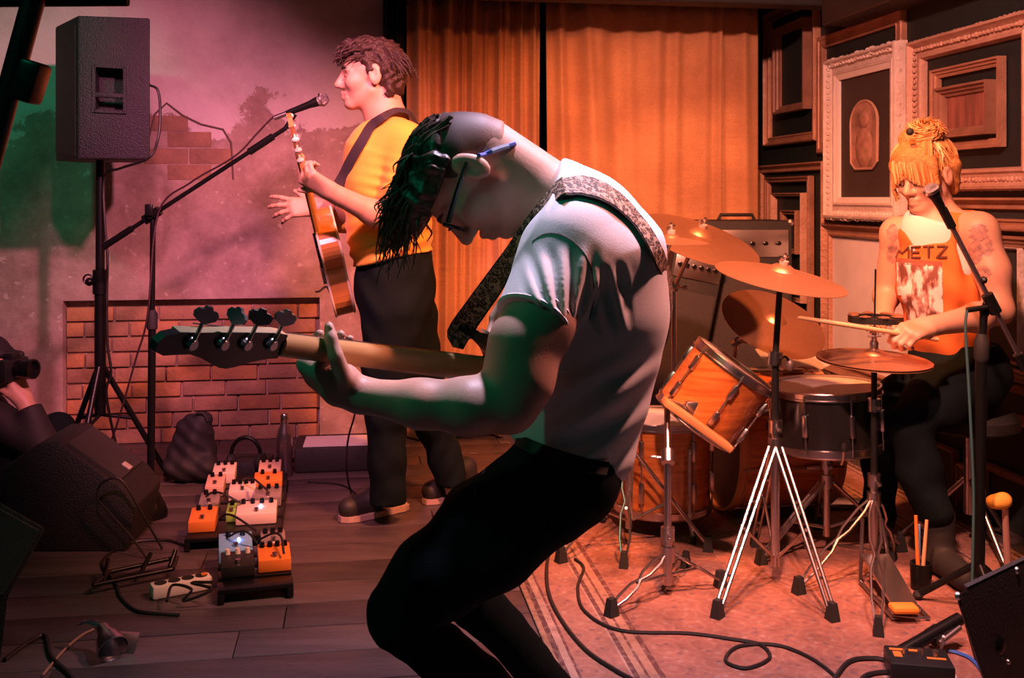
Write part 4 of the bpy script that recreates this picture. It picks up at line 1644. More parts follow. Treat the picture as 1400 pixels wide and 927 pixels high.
# shoes
M_sole = mat('shoe_sole', (0.42, 0.30, 0.26), 0.7)
M_shoe = mat('shoe_black', (0.016, 0.017, 0.018), 0.6)
for toe, heel in ((G(464, 714), G(556, 694)), (G(580, 690), G(650, 668))):
    d = unit(heel - toe)
    ln = np.linalg.norm(heel - toe)
    sd = np.cross((0, 0, 1), d)
    Sh = Shape()
    Sh.cap(toe + d * 0.04 + (0, 0, 0.045), toe + d * ln * 0.55 + (0, 0, 0.055), 0.04, 0.043, 0.02)
    Sh.cap(toe + d * ln * 0.5 + (0, 0, 0.06), heel - d * 0.045 + (0, 0, 0.06), 0.045, 0.042, 0.02)
    Sh.cap(toe + d * ln * 0.62 + (0, 0, 0.08), heel - d * 0.055 + (0, 0, 0.10), 0.042, 0.044, 0.02)
    Sh.cut((0, 0, 0.016), (0, 0, -1))
    shoe, _, _ = build_sdf('shoe', Sh, M_shoe, gp, 0.007)
    mb = MB()
    ol_ = [(0.0, 0.0)]
    prof = [(0.0, 0.012), (0.02, 0.034), (0.06, 0.046), (0.12, 0.046), (0.18, 0.042), (ln - 0.03, 0.042), (ln - 0.005, 0.026), (ln, 0.0)]
    poly = [(x, w) for x, w in prof] + [(x, -w) for x, w in prof[::-1]]
    mb.prism(poly, toe + (0, 0, 0.001), d, sd, (0, 0, 0.02))
    mb.build('sole', M_sole, shoe, False)
    mb = MB()
    for k in range(4):
        c = toe + d * (ln * 0.42 + 0.018 * k) + (0, 0, 0.094 + 0.006 * k)
        mb.tube([c + sd * 0.022, c + (0, 0, 0.006), c - sd * 0.022], 0.003, 5)
    lc = mb.build('laces', M_blackmat, shoe)
    lc['kind'] = 'stuff'
# hair
H = Shape()
H.ell(GL(-0.022, 0, 0.052), np.array((0.10, 0.082, 0.088)) * 1.06, GA, 0.02)
H.ell(GL(0.05, 0.0, 0.10), np.array((0.058, 0.066, 0.036)) * 1.06, GA, 0.03)
H.ell(GL(-0.07, 0, -0.01), np.array((0.05, 0.066, 0.07)) * 1.06, GA, 0.03)
for s_ in (1, -1):
    H.cap(GL(0.02, s_ * 0.074, 0.055), GL(0.012, s_ * 0.076, 0.02), 0.016, 0.01, 0.02)
    H.cap(GL(-0.045, s_ * 0.07, 0.02), GL(-0.06, s_ * 0.062, -0.055), 0.026, 0.018, 0.02)
    H.ell(GL(-0.004, s_ * 0.096, -0.024), np.array((0.022, 0.026, 0.03)), GA, 0.01, 's')
H.ell(GL(0.075, 0, -0.01), np.array((0.07, 0.09, 0.075)) * 1.06, GA, 0.01, 's')
H.disp(lambda p: 0.004 * np.sin(((p - GO) @ GA.T)[:, 0] * 150 + 5 * np.sin(p[:, 2] * 50)) + 0.003 * np.sin(p[:, 2] * 190 + p[:, 1] * 120))
ghair, _, _ = build_sdf('hair', H, M_hair_b, gp, 0.0055)
mb = MB()
rh = random.Random(5)
for i in range(230):
    a = rh.uniform(0, 2 * math.pi)
    e = rh.uniform(0.1, 1.45)
    d = np.array((math.cos(a) * math.cos(e), math.sin(a) * math.cos(e), math.sin(e)))
    c = np.array((-0.015, 0, 0.052)) + d * np.array((0.105, 0.086, 0.092))
    if c[0] > 0.05 and c[2] < 0.075:
        continue
    t = np.array((0.03, rh.uniform(-.02, .02), -0.012)) if c[0] > -0.01 else np.array((-0.02, rh.uniform(-.015, .015), -0.04))
    q = c + t + d * rh.uniform(0.0, 0.012)
    r_ = c + t * 1.7 + d * rh.uniform(-0.004, 0.016) + np.array((0, 0, rh.uniform(-0.012, 0.006)))
    locks(mb, [[GL(*(c - d * 0.006)), GL(*q), GL(*r_)]], 0.0042, 2, 5)
for i in range(26):
    y_ = rh.uniform(-0.05, 0.06)
    locks(mb, [[GL(0.05, y_, 0.12), GL(0.09 + rh.uniform(-.01, .01), y_ + .004, 0.105), GL(0.108 + rh.uniform(-.012, .012), y_ + 0.006, 0.07), GL(0.106 + rh.uniform(-.015, .012), y_ + rh.uniform(-.01, .01), 0.045 + rh.uniform(-.01, .015))]], 0.0042, 2, 5)
mb.build('hair_strands', M_hair_b, ghair)

# ---- electric guitar, hollow body, neck towards the camera and up
GC = P(454, 352, 3.77)                       # centre of the body
gd = unit((-0.02, -0.62, 0.60))              # from body to headstock
gn = unit(np.array((-0.94, -0.30, -0.12)) - gd * np.dot((-0.94, -0.30, -0.12), gd))   # out of the face
gw = np.cross(gn, gd)
gtr = thing('electric_guitar', 'honey coloured hollow body guitar with white binding held by the singer', 'guitar', GC)
M_honey = mat('honey_burst', (0.50, 0.22, 0.06), 0.28, 0, 0.5, 5, 0, 0, (0.32, 0.12, 0.03), coat=0.5)
ol = [(0.20, 0.03), (0.215, 0.07), (0.19, 0.125), (0.135, 0.14), (0.08, 0.118), (0.03, 0.108), (-0.03, 0.135), (-0.10, 0.185), (-0.18, 0.182), (-0.235, 0.125), (-0.25, 0.0), (-0.235, -0.125), (-0.18, -0.182), (-0.10, -0.185), (-0.03, -0.135), (0.03, -0.108), (0.08, -0.118), (0.135, -0.14), (0.19, -0.125), (0.215, -0.07), (0.20, -0.03)]
ol = [tuple(q[:2]) for q in spline([(a, b, 0) for a, b in ol + ol[:1]], 3)[:-1]]
ol = [(a * 0.86, b * 0.8) for a, b in ol]
mb = MB()
mb.prism(ol, GC - gn * 0.035, gd, gw, gn * 0.07)
mb.build('body', M_honey, gtr, False)
M_bind = mat('binding_cream', (0.78, 0.66, 0.52), 0.4)
for o_ in (-0.035, 0.035):
    mb = MB()
    mb.tube([GC + gn * o_ + gd * a + gw * b for a, b in ol + ol[:1]], 0.0045, 6, False)
    mb.build('binding', M_bind, gtr)
g_nut = GC + gd * 0.52 + gn * 0.03
mb = MB()
V = []
for t in (0.17, 0.52):
    c = GC + gd * t + gn * 0.036
    w = 0.027 if t < 0.3 else 0.022
    for a in np.linspace(0, math.pi, 9):
        V.append(c + gw * w * math.cos(a) - gn * 0.022 * math.sin(a))
Fs = [(k, (k + 1) % 9, 9 + (k + 1) % 9, 9 + k) for k in range(9)] + [tuple(range(9)), tuple(range(9, 18))]
mb.add(V, Fs)
mb.build('neck', M_maple, gtr)
mb = MB()
R_ = np.stack([gd, gw, gn], 1)
mb.box(GC + gd * 0.34 + gn * 0.039, (0.36, 0.046, 0.006), R_)
mb.build('fretboard', M_ebony, gtr, False)
mb = MB()
hd_ = unit(gd - gn * 0.0)
mb.prism([(0, -0.022), (0.02, -0.034), (0.10, -0.038), (0.165, -0.034), (0.175, 0.0), (0.165, 0.034), (0.10, 0.038), (0.02, 0.034), (0, 0.022)], g_nut - gn * 0.006, hd_, gw, gn * 0.016)
hs_ = mb.build('headstock', M_honey, gtr, False)
for k in range(3):
    for s_ in (1, -1):
        c = g_nut + hd_ * (0.04 + 0.045 * k) + gw * s_ * 0.042
        mb = MB()
        mb.cyl(c - gw * s_ * 0.006, c + gw * s_ * 0.012, 0.0035, n=8)
        mb.ball(c + gw * s_ * 0.018, (0.011, 0.009, 0.013), 10, np.stack([gd, gw, gn]))
        mb.build('tuner', mat('pearl_keys', (0.80, 0.70, 0.58), 0.25), hs_)
mb = MB()
mb.box(GC + gd * -0.08 + gn * 0.044, (0.02, 0.08, 0.016), R_)
mb.build('bridge', M_chrome, gtr, False)
for q in (0.02, 0.09):
    mb = MB()
    mb.bbox(GC + gd * q + gn * 0.042, (0.036, 0.085, 0.014), R_, 0.004)
    mb.build('pickup', M_black, gtr)
mb = MB()
mb.tube(spline([GC - gd * 0.17 - gw * 0.02 + gn * 0.036, P(446, 392, 3.70), P(437, 398, 3.66), P(432, 399, 3.62)], 5), 0.004, 6)
mb.build('cable_jack', M_cable, gtr)
# strap
gs = thing('guitar_strap', 'plain dark strap over the shoulder of the singing guitarist', 'strap', P(510, 200, 3.68))
o1 = [(450, 258), (463, 238), (478, 214), (492, 190), (505, 170), (520, 156), (533, 150), (545, 148)]
o2 = [(461, 266), (474, 246), (489, 221), (503, 197), (515, 177), (527, 164), (538, 157), (548, 154)]
A_, B_ = [], []
for k, (a, b) in enumerate(zip(o1, o2)):
    pa, pb = shoot(yt, *a, 0.008), shoot(yt, *b, 0.008)
    if pa is None or pb is None or k < 2:
        pa, pb = P(*a, 3.70 - 0.01 * k), P(*b, 3.69 - 0.01 * k)
    if k >= 6:
        pa, pb = P(*a, 3.72), P(*b, 3.69)
    A_.append(pa)
    B_.append(pb)
A_ += [P(562, 154, 3.78), P(578, 190, 3.85), P(584, 250, 3.9)]
B_ += [P(562, 162, 3.74), P(576, 196, 3.80), P(583, 256, 3.86)]
mb = MB()
mb.ribbon(spline(A_, 3), spline(B_, 3), 0.003)
mb.build('webbing', mat('strap_dark', (0.03, 0.022, 0.03), 0.7), gs)

# ------------------------------------------------------------------ the drummer
dp = thing('person', 'blonde drummer in an orange band tank top seated behind the drum kit', 'person', (1.47, 3.5, 0.0))
S = Shape()
DO = P(1266, 242, 3.45)
DA = frame3((-0.80, -0.52, -0.26))
DL = head_shape(S, DO, DA, 0.98)
S.cap(DL(-0.03, 0, -0.03), P(1284, 300, 3.48), 0.05, 0.058, 0.03)
S.cap(DL(0.0, 0, -0.06), P(1279, 304, 3.45), 0.042, 0.052, 0.03)
tf = unit((-0.62, -0.78, 0))                 # chest direction
tl = np.array((-tf[1], tf[0], 0)) * -1       # her right
d_ls, d_rs = P(1338, 316, 3.35), P(1228, 320, 3.56)
S.cap(P(1284, 304, 3.47), d_ls, 0.05, 0.056, 0.03)
S.cap(P(1284, 304, 3.47), d_rs, 0.05, 0.056, 0.03)
S.chain([(P(1283, 320, 3.46), 0.10), (P(1287, 400, 3.47), 0.095), (P(1297, 470, 3.5), 0.10), (P(1310, 505, 3.5), 0.10)], 0.03, (tf, 1.1))
# left arm: down to the elbow, forearm across to the stick
d_el, d_wr = P(1366, 424, 3.30), P(1268, 447, 3.13)
S.chain([(d_ls, 0.060), (P(1356, 370, 3.32), 0.054), (d_el, 0.043)], 0.03)
S.chain([(d_el, 0.043), (P(1335, 434, 3.24), 0.044), (d_wr, 0.028)], 0.025)
st_a, st_b = P(1091, 434, 3.02), P(1262, 461, 3.10)
hd = unit(P(1238, 455, 3.07) - d_wr)
hand_shape(S, d_wr, hd, (0.1, -0.55, 0.8), -1, [(42, 62, 45), (50, 66, 45), (55, 68, 45), (58, 70, 45)], 0.02,
           [(0.045, 0.034, -0.014), (0.072, 0.030, -0.032), (0.094, 0.018, -0.038)], 1.0)
# right arm reaching behind the hi-hat
r_el, r_wr = P(1212, 405, 3.62), P(1207, 434, 3.45)
S.chain([(d_rs, 0.056), (r_el, 0.043)], 0.03)
S.chain([(r_el, 0.043), (r_wr, 0.028)], 0.025)
hand_shape(S, r_wr, P(1198, 438, 3.35) - r_wr, (0.0, 0.1, 1.0), 1, [(12, 22, 15)] * 4, 0.02, None, 0.95)
S.chain([(P(1318, 505, 3.44), 0.07), (P(1245, 578, 3.26), 0.045), (P(1285, 705, 3.25), 0.04)], 0.02)
S.chain([(P(1305, 505, 3.6), 0.07), (P(1196, 562, 3.60), 0.045)], 0.02)
d_body, dV, dQ = build_sdf('body', S, M_skin2, dp, 0.0055)
dtree = bvh(dV, dQ)
eyes_on(DL, dp, 0.98, mat('brow_fair', (0.30, 0.15, 0.07), 0.7), True)
for s_ in (1, -1):
    mb = MB()
    mb.tube([DL(0.094, s_ * 0.018, -0.003), DL(0.0955, s_ * 0.031, -0.007), DL(0.088, s_ * 0.044, -0.003)], 0.0016, 5)
    mb.build('eyelid_line', M_eye, dp)
# tank top; white undershirt shows in the neckline, print on the chest
nt = NT('tank_orange')
nt.b.inputs['Base Color'].default_value = (0.66, 0.17, 0.035, 1)
nt.b.inputs['Roughness'].default_value = 0.85
M_tank = nt.m
T = Shape()
T.chain([(P(1283, 330, 3.46), 0.128), (P(1285, 385, 3.465), 0.132), (P(1292, 440, 3.48), 0.125), (P(1300, 485, 3.5), 0.125)], 0.04, (tf, 1.2))
T.cap(P(1276, 306, 3.46), P(1262, 316, 3.49), 0.055, 0.06, 0.03)
T.cap(P(1296, 304, 3.45), P(1318, 308, 3.40), 0.055, 0.058, 0.03)
T.cut(P(1284, 289, 3.46), (0, 0, 1))
T.ell(P(1264, 304, 3.36), (0.075, 0.09, 0.082), None, 0.015, 's')
T.ell(P(1345, 345, 3.30), (0.07, 0.09, 0.12), None, 0.02, 's')
T.disp(lambda p: 0.003 * np.sin(p[:, 2] * 60 + p[:, 0] * 40) + 0.002 * np.sin(p[:, 0] * 90))
tank, kV, kQ = build_sdf('tank_top', T, M_tank, dp, 0.0055)
kt = bvh(kV, kQ)


def decal(tree, poly_grid, name, m, parent, off=0.003):
    """patch of cloth print laid on a surface: grid of pixels -> grid of points"""
    G_ = [[shoot(tree, u, v, off) for u, v in row] for row in poly_grid]
    V, Fs, idx = [], [], {}
    for j, row in enumerate(G_):
        for i, q in enumerate(row):
            if q is not None:
                idx[(j, i)] = len(V)
                V.append(q)
    for j in range(len(G_) - 1):
        for i in range(len(G_[0]) - 1):
            k = [(j, i), (j, i + 1), (j + 1, i + 1), (j + 1, i)]
            if all(q in idx for q in k):
                pts = [V[idx[q]] for q in k]
                if max(np.linalg.norm(pts[a] - pts[b]) for a in range(4) for b in range(4)) < 0.05:
                    Fs.append(tuple(idx[q] for q in k))
    if Fs:
        return build(name, V, Fs, m, parent, True)


# white undershirt: shape peeping out of the neckline
U = Shape()
U.chain([(P(1280, 318, 3.455), 0.104), (P(1285, 360, 3.465), 0.110)], 0.03, (tf, 1.22))
U.cut(P(1272, 304, 3.40), (0.1, -0.3, 1.0))
U.disp(lambda p: -0.012 + 0 * p[:, 0])
build_sdf('undershirt', U, mat('undershirt_white', (0.78, 0.70, 0.70), 0.85), dp, 0.0055)
# printed picture of a crowd, two tone
nt = NT('shirt_print')
tc = nt.n('TexCoord')
mp = nt.n('Mapping')
mp.inputs['Scale'].default_value = (1.0, 1.0, 0.45)
nt.l(tc.outputs['Object'], mp.inputs[0])
nz = nt.n('TexNoise', i_Scale=34.0, i_Detail=3.0)
nt.l(mp.outputs[0], nz.inputs['Vector'])
cc = nt.ramp(nz.outputs['Fac'], [(0.42, (0.16, 0.06, 0.05)), (0.50, (0.45, 0.28, 0.26)), (0.55, (0.80, 0.68, 0.68))])
nt.l(cc, nt.b.inputs['Base Color'])
nt.b.inputs['Roughness'].default_value = 0.8
pg = []
for j in range(15):
    q = j / 14
    pg.append([(1221 + 2 * q + (1288 - 1221) * i / 12, 358 + 6 * (i / 12) + (436 - 358) * q) for i in range(13)])
decal(kt, pg, 'shirt_print', nt.m, tank, 0.0025)
pg = []
for j in range(3):
    pg.append([(1220 + 68 * i / 12, 352 + 6 * (i / 12) + 4 * j) for i in range(13)])
decal(kt, pg, 'print_border', mat('print_border', (0.24, 0.08, 0.05), 0.8), tank, 0.0025)
# lettering
M_ink = mat('shirt_ink', (0.10, 0.035, 0.02), 0.8)
strokes = {'M': [[(0, 1), (0, 0), (.5, .6), (1, 0), (1, 1)]], 'E': [[(1, 0), (0, 0), (0, 1), (1, 1)], [(0, .5), (.85, .5)]], 'T': [[(0, 0), (1, 0)], [(.5, 0), (.5, 1)]], 'Z': [[(0, 0), (1, 0), (0, 1), (1, 1)]]}
x = 1226.0
for ch, w in (('M', 17), ('E', 12), ('T', 14), ('Z', 14)):
    mb = MB()
    ok = False
    for stx in strokes[ch]:
        pts = []
        for k in range(len(stx) - 1):
            for q in np.linspace(0, 1, 5)[(1 if k else 0):]:
                a = np.array(stx[k]) * (1 - q) + np.array(stx[k + 1]) * q
                uu = x + a[0] * w
                pt = shoot(kt, uu, 338 + a[1] * 15 - (uu - 1226) * 0.02, 0.002)
                if pt is not None:
                    pts.append(pt)
        if len(pts) > 1:
            mb.tube(pts, 0.0042, 5)
            ok = True
    if ok:
        mb.build('letter', M_ink, tank)
    x += w + 4
# tattoos: dark ink patches on the upper arms
M_tat = mat('tattoo_ink', (0.46, 0.26, 0.21), 0.5, 0, 1.0, 55, 0, 0, (0.16, 0.10, 0.10))
rt = random.Random(8)
for (cu, cv, ru, rv) in ((1338, 318, 13, 12), (1334, 345, 12, 16), (1350, 338, 8, 12), (1345, 372, 9, 9), (1221, 318, 8, 12), (1220, 345, 7, 14)):
    rows = []
    for j in range(9):
        q = -1 + 2 * j / 8
        wq = math.sqrt(max(0.04, 1 - q * q)) * (1 + rt.uniform(-0.3, 0.3))
        rows.append([(cu + ru * wq * (-1 + 2 * i / 6), cv + rv * q) for i in range(7)])
    decal(dtree, rows, 'tattoo', M_tat, d_body, 0.0014)
# black high waisted trousers
J = Shape()
J.ell(P(1312, 505, 3.5), (0.165, 0.15, 0.13), None, 0.03)
J.cap(P(1302, 474, 3.5), P(1310, 500, 3.5), 0.135, 0.15, 0.03, (tf, 1.15))
J.chain([(P(1330, 520, 3.43), 0.112), (P(1284, 545, 3.34), 0.098), (P(1245, 578, 3.26), 0.069)], 0.03)
J.chain([(P(1245, 582, 3.26), 0.069), (P(1256, 640, 3.25), 0.066), (P(1276, 697, 3.25), 0.060)], 0.02)
J.chain([(P(1298, 520, 3.6), 0.11), (P(1245, 540, 3.61), 0.090), (P(1197, 562, 3.60), 0.066)], 0.03)
J.chain([(P(1197, 562, 3.60), 0.066), (P(1202, 640, 3.62), 0.058), (P(1204, 700, 3.64), 0.054)], 0.02)
J.cut(P(1300, 466, 3.5), (0, 0, 1))
J.disp(lambda p: 0.004 * np.sin(p[:, 2] * 40 + p[:, 0] * 30))
build_sdf('trousers', J, M_jeans, dp, 0.008)
# shoes
for ank, toe in ((P(1285, 705, 3.25), G(1318, 812)), (P(1204, 712, 3.64), np.array((1.34, 3.95, 0.0)))):
    Sh = Shape()
    d = unit((toe[0] - ank[0], toe[1] - ank[1], 0))
    Sh.cap(ank + np.array((0, 0, 0.0)), (ank[0], ank[1], 0.06), 0.046, 0.045, 0.02)
    Sh.cap((ank[0], ank[1], 0.055), np.array((ank[0], ank[1], 0.05)) + d * 0.16, 0.045, 0.04, 0.02)
    Sh.cut((0, 0, RZ + 0.002), (0, 0, -1))
    build_sdf('shoe', Sh, M_rubber, dp, 0.008)
# hair: blonde, fringe, bun with black tie
M_blond = mat('hair_blond', (0.55, 0.27, 0.085), 0.5, 0, 0.7, 90, 0.6, 240, (0.30, 0.12, 0.035))
H = Shape()
H.ell(DL(-0.02, 0, 0.046), np.array((0.099, 0.082, 0.086)), DA, 0.02)
H.ell(DL(0.058, 0.0, 0.082), np.array((0.052, 0.072, 0.05)), DA, 0.03)
H.ell(DL(-0.03, 0.015, 0.14), np.array((0.05, 0.052, 0.042)), DA, 0.012)
H.ell(DL(0.03, -0.015, 0.142), np.array((0.036, 0.038, 0.034)), DA, 0.012)
for s_ in (1, -1):
    H.cap(DL(0.06, s_ * 0.07, 0.06), DL(0.06, s_ * 0.078, -0.01), 0.022, 0.012, 0.02)
    H.cap(DL(-0.05, s_ * 0.07, 0.03), DL(-0.07, s_ * 0.05, -0.06), 0.03, 0.02, 0.03)
    H.ell(DL(-0.006, s_ * 0.098, -0.01), np.array((0.026, 0.028, 0.036)), DA, 0.01, 's')
H.ell(DL(0.105, 0, -0.03), np.array((0.075, 0.068, 0.072)), DA, 0.01, 's')
H.disp(lambda p: 0.0015 * np.sin(((p - DO) @ DA.T)[:, 1] * 150 + 3 * np.sin(p[:, 2] * 40)))
dh, _, _ = build_sdf('hair', H, M_blond, dp, 0.0055)
mbs = [MB(), MB(), MB()]
rh = random.Random(15)
for i in range(420):
    y_ = rh.uniform(-0.082, 0.082)
    l_ = 0.02 + 0.055 * abs(y_) / 0.08 + rh.uniform(-.012, .012)
    x1 = 0.105 * math.sqrt(max(0.05, 1 - (y_ / 0.095) ** 2))
    locks(rh.choice(mbs), [[DL(0.0, y_ * 0.5, 0.15), DL(x1 * 0.8, y_ * 0.9, 0.115), DL(x1 + 0.008, y_, 0.07), DL(x1 + rh.uniform(0, .012), y_ * 1.05, 0.055 - l_)]], 0.003, 2, 4)
for i in range(300):
    a = rh.uniform(0, 6.28)
    e = rh.uniform(-0.3, 1.3)
    d = np.array((math.cos(a) * math.cos(e), math.sin(a) * math.cos(e), math.sin(e)))
    c = np.array((-0.015, 0.01, 0.145)) + d * np.array((0.056, 0.054, 0.045))
    t = np.cross(d, (0.3, 0.2, 1.0)) * 0.03
    locks(rh.choice(mbs), [[DL(*(c - t)), DL(*(c + d * 0.006)), DL(*(c + t + d * rh.uniform(0, .018)))]], 0.0026, 2, 4)
for i in range(420):
    a = rh.uniform(0.55, 2 * math.pi - 0.55)
    pts = []
    e0_ = rh.uniform(0.4, 1.3)
    for k in range(4):
        e = e0_ - 0.38 * k
        a2 = a + 0.1 * k * math.sin(i)
        d = np.array((math.cos(a2) * math.cos(e), math.sin(a2) * math.cos(e), math.sin(e)))
        pts.append(DL(*(np.array((-0.02, 0, 0.046)) + d * np.array((0.105, 0.089, 0.095)) * (1 + rh.uniform(-0.02, 0.07)))))
    if abs(math.sin(a)) > 0.75 and e0_ < 0.9:
        continue
    locks(rh.choice(mbs), [pts], 0.003, 2, 4)
for i in range(70):
    s_ = rh.choice((1, -1))
    locks(rh.choice(mbs), [[DL(0.07, s_ * 0.074, 0.05), DL(0.075, s_ * 0.082, 0.01), DL(0.07 + rh.uniform(-.01, .012), s_ * 0.082, -0.03), DL(0.066 + rh.uniform(-.012, .012), s_ * (0.078 + rh.uniform(-.008, .008)), -0.06 + rh.uniform(-.015, .02))]], 0.0026, 2, 4)
for mb, mm in zip(mbs, (M_blond, mat('hair_blond_pale', (0.78, 0.46, 0.20), 0.45), mat('hair_blond_dark', (0.30, 0.13, 0.04), 0.5))):
    mb.build('hair_strands', mm, dh)
mb = MB()
mb.ball(P(1244, 180, 3.335), 0.013, 10)
mb.build('hair_tie', M_blackmat, dh)
# stick
ds = MB()
ds.tube([st_a - (st_b - st_a) * 0.0, st_a + (st_b - st_a) * 0.03, st_a + (st_b - st_a) * 0.2, st_b + (st_b - st_a) * 0.12], [0.004, 0.0058, 0.0072, 0.0072], 10)
M_stick = mat('hickory', (0.66, 0.42, 0.22), 0.5, 0, 0.3, 5)
tag(ds.build('drumstick', M_stick), 'pale wooden drumstick in the hand of the drummer', 'drumstick')
# throne
th = thing('drum_throne', 'round black drum throne under the seated drummer', 'stool', (P(1325, 560, 3.5)[0], 3.5, RZ))
cx_, cy_ = ORIG[th][0], 3.5
mb = MB()
mb.lathe([(0, 0.475), (0.14, 0.475), (0.16, 0.455), (0.16, 0.42), (0.13, 0.405), (0, 0.405)], (cx_, cy_, 0), (0, 0, 1), 24)
mb.build('seat', M_blackmat, th)
mb = MB()
mb.cyl((cx_, cy_, 0.12), (cx_, cy_, 0.41), 0.018)
mb.build('pole', M_chrome, th)
for k in range(3):
    a = 0.6 + k * 2.094
    mb = MB()
    f_ = np.array((cx_ + 0.22 * math.cos(a), cy_ + 0.22 * math.sin(a), RZ + 0.012))
    mb.cyl((cx_, cy_, 0.25), f_, 0.009)
    lg = mb.build('leg', M_chrome, th)
    mb = MB()
    mb.ball(f_, (0.016, 0.016, 0.012), 8)
    mb.build('rubber_foot', M_rubber, lg)

# ------------------------------------------------------------------ drum kit
nt = NT('sunburst_shell')
nt.b.inputs['Base Color'].default_value = (0.52, 0.17, 0.03, 1)
nt.b.inputs['Roughness'].default_value = 0.25
nt.b.inputs['Coat Weight'].default_value = 0.6
geo = nt.n('TexCoord')
nz = nt.n('TexNoise', i_Scale=6.0, i_Detail=6.0)
mp = nt.n('Mapping')
mp.inputs['Scale'].default_value = (1, 1, 12)
nt.l(geo.outputs['Object'], mp.inputs[0])
nt.l(mp.outputs[0], nz.inputs['Vector'])
nt.l(nt.ramp(nz.outputs['Fac'], [(0.35, (0.30, 0.085, 0.018)), (0.6, (0.46, 0.15, 0.035))]), nt.b.inputs['Base Color'])
M_shell = nt.m
M_shell_dark = mat('black_shell', (0.014, 0.013, 0.013), 0.25, coat=0.5)
M_head = mat('drum_head_white', (0.70, 0.64, 0.60), 0.6)
M_headblack = mat('drum_head_black', (0.015, 0.015, 0.016), 0.4)
M_wood = mat('hoop_wood', (0.46, 0.22, 0.09), 0.45, 0, 0.5, 8)
M_cym = mat('bronze', (0.60, 0.33, 0.20), 0.40, 0.85, 0.3, 60, 0.0, 0, (0.48, 0.25, 0.14))
M_felt = mat('felt_grey', (0.30, 0.24, 0.23), 0.9)
M_black2 = mat('black_powder', (0.016, 0.018, 0.019), 0.45, 0.3)


def drum(name, label, c, axis, r, dep, shell, nlug=6, hoop=M_chrome, top=M_head, bot=M_head, group=None, lug0=0.3, hoop_w=0.02):
    """c = centre of the bottom edge"""
    d, a, b = ortho(axis)
    c = np.asarray(c, float)
    t = thing(name, label, 'drum', (c[0], c[1], max(0.0, c[2])), group)
    mb = MB()
    mb.lathe([(r - 0.006, 0.0), (r, 0.002), (r, dep - 0.002), (r - 0.006, dep), (r - 0.012, dep), (r - 0.012, 0), (r - 0.006, 0.0)], c, d, 40)
    mb.build('shell', shell, t)
    for nm, h0, m_, s_ in (('batter_head', dep + 0.004, top, 1), ('resonant_head', -0.004, bot, -1)):
        mb = MB()
        mb.lathe([(0, 0.002 * s_), (r - 0.005, 0.002 * s_), (r - 0.001, -0.004 * s_), (r - 0.01, -0.004 * s_), (0, -0.001 * s_)], c + d * h0, d, 40)
        mb.build(nm, m_, t)
    for h0, s_ in ((dep, 1), (0, -1)):
        mb = MB()
        w = hoop_w
        q = [(r + 0.001, -0.014), (r + 0.008, -0.012), (r + 0.008, -0.008), (r + 0.004, -0.006), (r + 0.004, w * 0.5), (r + 0.007, w * 0.6), (r + 0.005, w * 0.75), (r - 0.002, w * 0.7), (r - 0.002, -0.010), (r + 0.001, -0.014)]
        if s_ < 0:
            q = [(x, -y) for x, y in q]
        mb.lathe(q, c + d * h0, d, 40)
        mb.build('hoop', hoop, t)
    for k in range(nlug):
        an = lug0 + 2 * math.pi * k / nlug
        e = math.cos(an) * a + math.sin(an) * b
        for z0, z1 in ((dep * 0.62, dep * 0.86), (dep * 0.14, dep * 0.38)) if dep > 0.2 else ((dep * 0.3, dep * 0.7),):
            mb = MB()
            mb.bbox(c + d * (z0 + z1) / 2 + e * (r + 0.008), (0.018, 0.018, z1 - z0), np.stack([e, np.cross(d, e), d], 1), 0.005)
            lg = mb.build('lug', M_chrome, t)
        mb = MB()
        mb.cyl(c + d * -0.006 + e * (r + 0.009), c + d * (dep + 0.006) + e * (r + 0.009), 0.0032, n=6)
        mb.build('tension_rod', M_chrome, t)
    return t


def cymbal(label, c, nrm, r, m=M_cym, two=False, nut=True, group=None):
    c = np.asarray(c, float)
    d = unit(nrm)
    t = thing('cymbal', label, 'cymbal', c, group)
    br = r * 0.23
    prof = [(0, br * 0.55), (br * 0.5, br * 0.5), (br * 0.85, br * 0.28), (br, br * 0.12), (r * 0.45, 0.0), (r * 0.75, -r * 0.045), (r, -r * 0.10), (r, -r * 0.10 - 0.0015), (r * 0.7, -r * 0.045 - 0.002), (br, br * 0.12 - 0.003), (0, br * 0.5 - 0.004)]
    mb = MB()
    mb.lathe(prof, c, d, 56)
    mb.build('bow', m, t)
    if two:
        mb = MB()
        mb.lathe([(q, -h - 0.03) for q, h in prof], c, d, 56)
        mb.build('bottom_bow', m, t)
    if nut:
        mb = MB()
        mb.lathe([(0, 0.0), (0.014, 0.0), (0.015, 0.012), (0.005, 0.014), (0.005, 0.03), (0, 0.03)], c + d * br * 0.52, d, 14)
        mb.build('felt', M_felt, t)
        mb = MB()
        _, a, b = ortho(d)
        mb.cyl(c + d * (br * 0.52 + 0.018) - a * 0.018, c + d * (br * 0.52 + 0.026) + a * 0.018, 0.004, n=6)
        mb.cyl(c + d * (br * 0.52 + 0.008), c + d * (br * 0.52 + 0.036), 0.005, n=8)
        mb.build('wing_nut', M_chrome, t)
    return t


